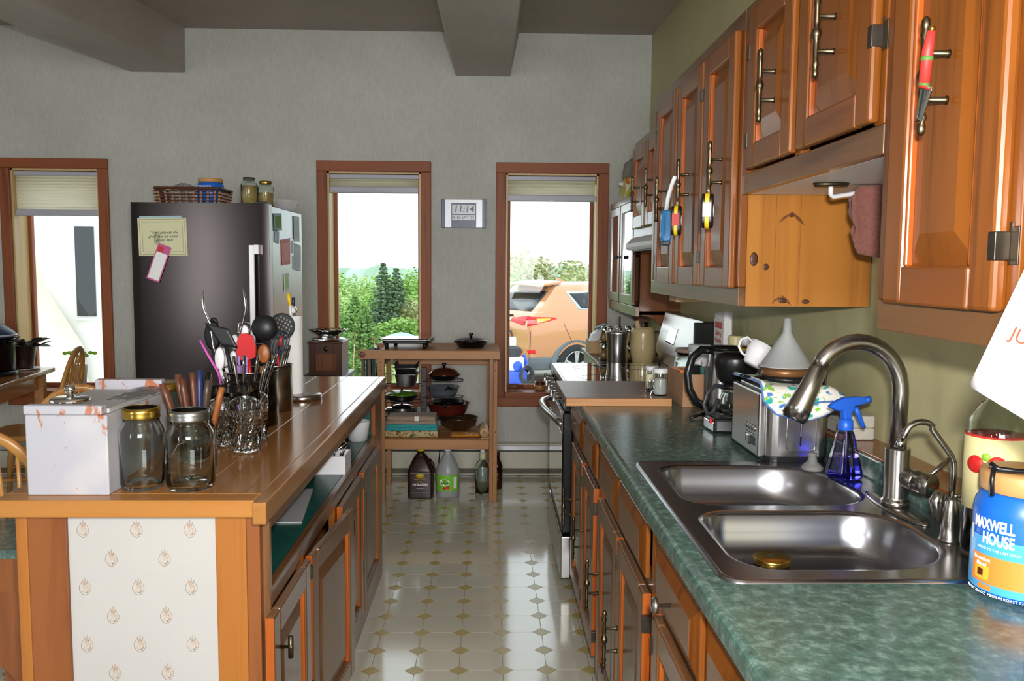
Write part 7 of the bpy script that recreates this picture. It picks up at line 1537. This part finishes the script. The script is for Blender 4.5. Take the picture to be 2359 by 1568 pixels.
# ---- car, rear three-quarter view. local x = forwards, y = its left side
cz0 = -.455
car = thing('car', 'copper-coloured hatchback SUV parked outside the right window', 'car', (.146, 13.5, cz0), rz=.49)
ZL = [.30, .42, .55, .68, .80, .92, 1.00, 1.06, 1.15, 1.27, 1.40, 1.50, 1.57, 1.61]
XRl = [.16, .05, .02, .03, .03, .02, .03, .06, .16, .30, .46, .58, .66, .80]
WL = [.86, .90, .92, .925, .93, .93, .928, .922, .905, .86, .78, .71, .67, .60]
XFl = [4.2, 4.35, 4.38, 4.36, 4.30, 4.1, 3.75, 3.45, 3.25, 3.0, 2.75, 2.55, 2.35, 2.1]
import bisect
def ip(L, z):
    i = max(0, min(len(ZL)-2, bisect.bisect(ZL, z)-1)); t = (z-ZL[i])/(ZL[i+1]-ZL[i]); return L[i]+(L[i+1]-L[i])*t
def side(x, z, side_=-1, off=0):
    xr, xf, w = ip(XRl, z), ip(XFl, z), ip(WL, z); e = max(0, min(1, (x-xr)/.45)); k = 1-.20*(1-math.sqrt(max(0, 1-(1-e)**2))); e2 = max(0, min(1, (xf-x)/.8)); k2 = 1-.3*(1-math.sqrt(max(0, 1-(1-e2)**2)))
    return Vector((x, side_*(.45+(.95+(w-.93)-.45)*k*k2+off)-0, z))
def rearf(y, z, off=0):
    w = abs(side(ip(XRl, z), z).y); q = max(-1, min(1, y/w)); return Vector((ip(XRl, z)-.06*(1-q*q)-off, y, z))
mb = MB(); NS = 40
def sx(s): return s**1.6
for sd in (-1, 1):
    mb.grid(lambda u, v, sd=sd: (lambda z: side(ip(XRl, z)+(ip(XFl, z)-ip(XRl, z))*sx(u), z, sd))(ZL[round(v*13)]), NS, 13)
mb.grid(lambda u, v: (lambda z: rearf((2*u-1)*abs(side(ip(XRl, z), z).y), z))(ZL[round(v*13)]), 16, 13)
mb.grid(lambda u, v: (lambda p: (p.x, (2*v-1)*abs(p.y), p.z+.035*(1-(2*v-1)**2)))(side(ip(XRl, 1.61)+(ip(XFl, 1.61)-ip(XRl, 1.61))*sx(u), 1.61)), NS, 10)
mb.grid(lambda u, v: (lambda z: (lambda p: (p.x+.08*(1-(2*u-1)**2), (2*u-1)*abs(p.y), p.z))(side(ip(XFl, z), z)))(ZL[round(v*13)]), 12, 13)
body = part('body', mb, 'carpaint', car)
def cpanel(name, fn, poly, mat, n=10, off=.006):
    # a panel following the bodywork, bounded by four corners given in the surface's own two coordinates
    return part(name, MB().grid(lambda u, v: fn(*[((poly[0][i]*(1-u)+poly[1][i]*u)*(1-v)+(poly[3][i]*(1-u)+poly[2][i]*u)*v) for i in (0, 1)]), n, n, thick=.004), mat, car)
sR = lambda x, z: side(x, z, -1, .006)
cpanel('quarter_window', sR, [(.98, 1.245), (1.55, 1.245), (1.5, 1.50), (.84, 1.47)], 'carglass'); cpanel('door_window', sR, [(1.62, 1.245), (2.6, 1.245), (2.35, 1.51), (1.6, 1.51)], 'carglass')
cpanel('window_trim', lambda x, z: side(x, z, -1, .004), [(.92, 1.22), (2.7, 1.22), (2.45, 1.535), (.79, 1.50)], 'silverpl')
cpanel('rear_window', lambda y, z: rearf(y, z, .006), [(-.68, 1.20), (.68, 1.20), (.58, 1.50), (-.58, 1.50)], 'carglass'); 
cpanel('tail_lamp', sR, [(.02, .98), (.50, 1.09), (.50, 1.11), (.03, 1.13)], 'carred'); cpanel('tail_lamp', lambda y, z: rearf(y, z, .008), [(-.77, .99), (-.40, 1.04), (-.40, 1.09), (-.77, 1.13)], 'carred'); cpanel('tail_lamp', lambda y, z: rearf(y, z, .008), [(.40, 1.04), (.77, .99), (.77, 1.13), (.40, 1.09)], 'carred')
cpanel('indicator', lambda x, z: side(x, z, -1, .012), [(.16, 1.03), (.38, 1.08), (.38, 1.10), (.16, 1.10)], 'amber')
cpanel('chrome_strip', lambda y, z: rearf(y, z, .010), [(-.39, 1.05), (.39, 1.05), (.39, 1.075), (-.39, 1.075)], 'silverpl')
cpanel('number_plate_recess', lambda y, z: rearf(y, z, .004), [(-.28, .74), (.28, .74), (.30, .90), (-.30, .90)], 'carclad')
cpanel('bumper_cladding', lambda x, z: side(x, z, -1, .010), [(.07, .30), (.55, .30), (.55, .50), (.04, .50)], 'carclad'); cpanel('bumper_cladding', lambda y, z: rearf(y, z, .012), [(-.72, .30), (.72, .30), (.74, .50), (-.74, .50)], 'carclad', 14); cpanel('sill_cladding', lambda x, z: side(x, z, -1, .010), [(1.35, .30), (3.1, .30), (3.1, .42), (1.35, .42)], 'carclad')
cpanel('reflector', lambda y, z: rearf(y, z, .016), [(-.73, .55), (-.45, .57), (-.45, .62), (-.735, .62)], 'carred'); cpanel('reflector', lambda x, z: side(x, z, -1, .014), [(.03, .56), (.14, .57), (.13, .62), (.02, .62)], 'carred'); cpanel('fog_lamp', lambda y, z: rearf(y, z, .020), [(-.70, .565), (-.50, .577), (-.50, .61), (-.70, .61)], 'inkwhite')
part('roof_spoiler', MB().grid(lambda u, v: (.38+.42*v, (2*u-1)*(.60-.02*v), 1.565+.055*v+.02*(1-(2*u-1)**2)), 14, 4, thick=.035), 'carpaint', car)
part('rear_wiper', MB().tube([rearf(-.02, 1.12, .03), rearf(-.35, 1.13, .025)], [.022, .010], 8), 'black', car)
part('antenna_fin', MB().prism([(0, 0), (.22, 0), (.05, .075)], .03, frame((1.05, .015, 1.635), (1, 0, 0), (0, 0, 1), (0, -1, 0))), 'carpaint', car)
for (x0_, z0_, x1_, z1_) in ((.78, .72, .62, 1.02),): part('panel_gap', MB().tube([side(x0_+(x1_-x0_)*t, z0_+(z1_-z0_)*t, -1, .002) for t in (0, .33, .66, 1)], .004, 4), 'darkgrey', car)
part('panel_gap', MB().tube([side(1.34, .95, -1, .002), side(1.38, .8, -1, .002), side(1.36, .68, -1, .002)], .004, 4), 'darkgrey', car); part('panel_gap', MB().tube([rearf(-.80, z, .002) if False else side(.06, z, -1, .003) for z in (.5, .65, .8, .9)], .004, 4), 'darkgrey', car)
for wxp in (.86, 3.45):
    yS = -.935
    part('wheel_arch', MB().grid(lambda u, v: (wxp+(.37+.09*v)*math.cos(PI*(1.08-1.16*u)), yS-.018+.012*v, .35+(.37+.09*v)*math.sin(PI*(1.08-1.16*u))), 26, 2, thick=.02), 'carclad', car)
    part('arch_void', MB().lathe([(.37, 0), (.37, .012), (0, .012)], 30, M=frame((wxp, yS+.012, .35), (1, 0, 0), (0, 0, 1), (0, -1, 0))), 'black', car)
    for yy, sg in ((yS-.014, -1), (.78, 1)):
        Mw = frame((wxp, yy if sg < 0 else yy, .345), (1, 0, 0), (0, 0, 1), (0, -1, 0)); w = part('tyre', MB().lathe([(.235, -.2), (.33, -.2), (.345, -.17), (.345, -.02), (.33, .012), (.25, .018), (.232, .010)], 40, M=Mw), 'rubber', car)
        part('rim_barrel', MB().lathe([(.237, .010), (.237, .016), (.222, .012), (.215, -.03), (.0, -.045)], 36, M=Mw), 'darkgrey', w); part('rim_lip', MB().tube([(.228*math.cos(a), .228*math.sin(a), .014) for a in [2*PI*k/40 for k in range(40)]], .008, 6, Mw, closed=True), 'alloy', w)
        for k in range(5):
            for d_ in (-.13, .13):
                a = 2*PI*k/5+.3; part('wheel_spoke', MB().bar((.03*math.cos(a), .03*math.sin(a), .002), (.225*math.cos(a+d_), .225*math.sin(a+d_), .010), .034, .02, Mw), 'alloy', w)
        part('hub', MB().lathe([(.05, -.01), (.045, .018), (0, .02)], 16, M=Mw), 'alloy', w)
# pressure washer
pw = thing('pressure_washer', 'blue and white pressure washer standing by the car bumper', 'pressure washer', (.36, 12.05, cz0), rz=.2)
part('lower_body', MB().prism(rrect(-.16, .16, -.14, .14, .05, 5), .36, Matrix.Translation((0, 0, .04))), 'bluewash', pw, bev=.03); part('upper_body', MB().prism(rrect(-.12, .12, -.11, .11, .05, 5), .2, Matrix.Translation((0, 0, .40))), 'white', pw, bev=.03); part('dial', MB().lathe([(.07, 0), (.065, .02), (.03, .03), (0, .03)], 20, M=frame((.02, -.112, .47), (1, 0, 0), (0, 0, 1), (0, -1, 0))), 'bluewash', pw); part('top_box', MB().box(-.12, .08, -.09, .09, .60, .74), 'darkgrey', pw, bev=.03)
part('push_handle', MB().tube([(-.10, .05, .6), (-.13, .06, .95), (-.05, .06, .97), (.06, .05, .6)], .016, 8), 'darkgrey', pw); part('white_mount', MB().box(-.12, .02, -.02, .08, .74, .88), 'white', pw, bev=.02); part('blue_grip', MB().tube([(.13, 0, .4), (.17, 0, .52), (.13, 0, .62)], .025, 8), 'bluewash', pw)
hs = []
for k in range(90): a = 2*PI*k/22; hs.append((.12+.08*math.cos(a)+.0004*k, -.15-.0006*k, .33+.12*math.sin(a)+.0005*k))
part('hose', MB().tube(hs, .010, 6), 'darkgrey', pw); parts('wheel', MB().lathe([(.09, 0), (.09, .04), (0, .04)], 20, M=frame((-.18, .06, .09), (0, 1, 0), (0, 0, 1), (-1, 0, 0))).lathe([(.09, 0), (.09, .04), (0, .04)], 20, M=frame((.16, .06, .09), (0, 1, 0), (0, 0, 1), (1, 0, 0))), 'black', pw)
# weathered board leaning outside the right window
solo('weathered_post', MB().bar((1.02, 8.6, -.46), (1.085, 8.6, 1.30), .13, .05), 'greywood', 'weathered grey board standing outside the right window', 'post')
solo('paving_slab', MB().box(-.4, 1.4, 8.3, 12.0, -.4545, -.449), 'whitewall', kind='structure')
# white wing of the house and sloping white buttress, seen through the left window
wg = thing('house_wing', 'sunlit white wing of the house beyond the left window', 'building', (-5.0, 10.2, -.47))
part('wall', MB().box(-7.5, -3.9, 10.2, 10.35, -.47, 3.4), 'whitewall', wg, True); part('window_frame', MB().box(-4.93, -4.46, 10.16, 10.2, .75, 1.90).box(-4.62, -4.58, 10.15, 10.16, .75, 1.9), 'white', wg, True); part('window_glass', MB().box(-4.90, -4.68, 10.14, 10.16, .80, 1.86), 'carglass', wg, True)
bt_ = thing('white_buttress', 'sloping off-white buttress leaning against the white house wing', 'buttress', (-4.85, 9.6, -.47))
part('slope', MB().prism([(-5.42, -.47), (-5.40, .9), (-5.36, 1.5), (-5.32, 1.52), (-5.22, 1.1), (-5.0, .75), (-4.82, .45), (-4.78, .1), (-4.74, -.47)], .5, frame((0, 9.6, 0), (1, 0, 0), (0, 0, 1), (0, 1, 0))), plain('warm_white_plaster', 'e8dccb', .85, var=.05), bt_, True)
solo('terrace', MB().box(-9, -2.2, 6.0, 10.2, -.5, -.44), 'whitewall', kind='structure')
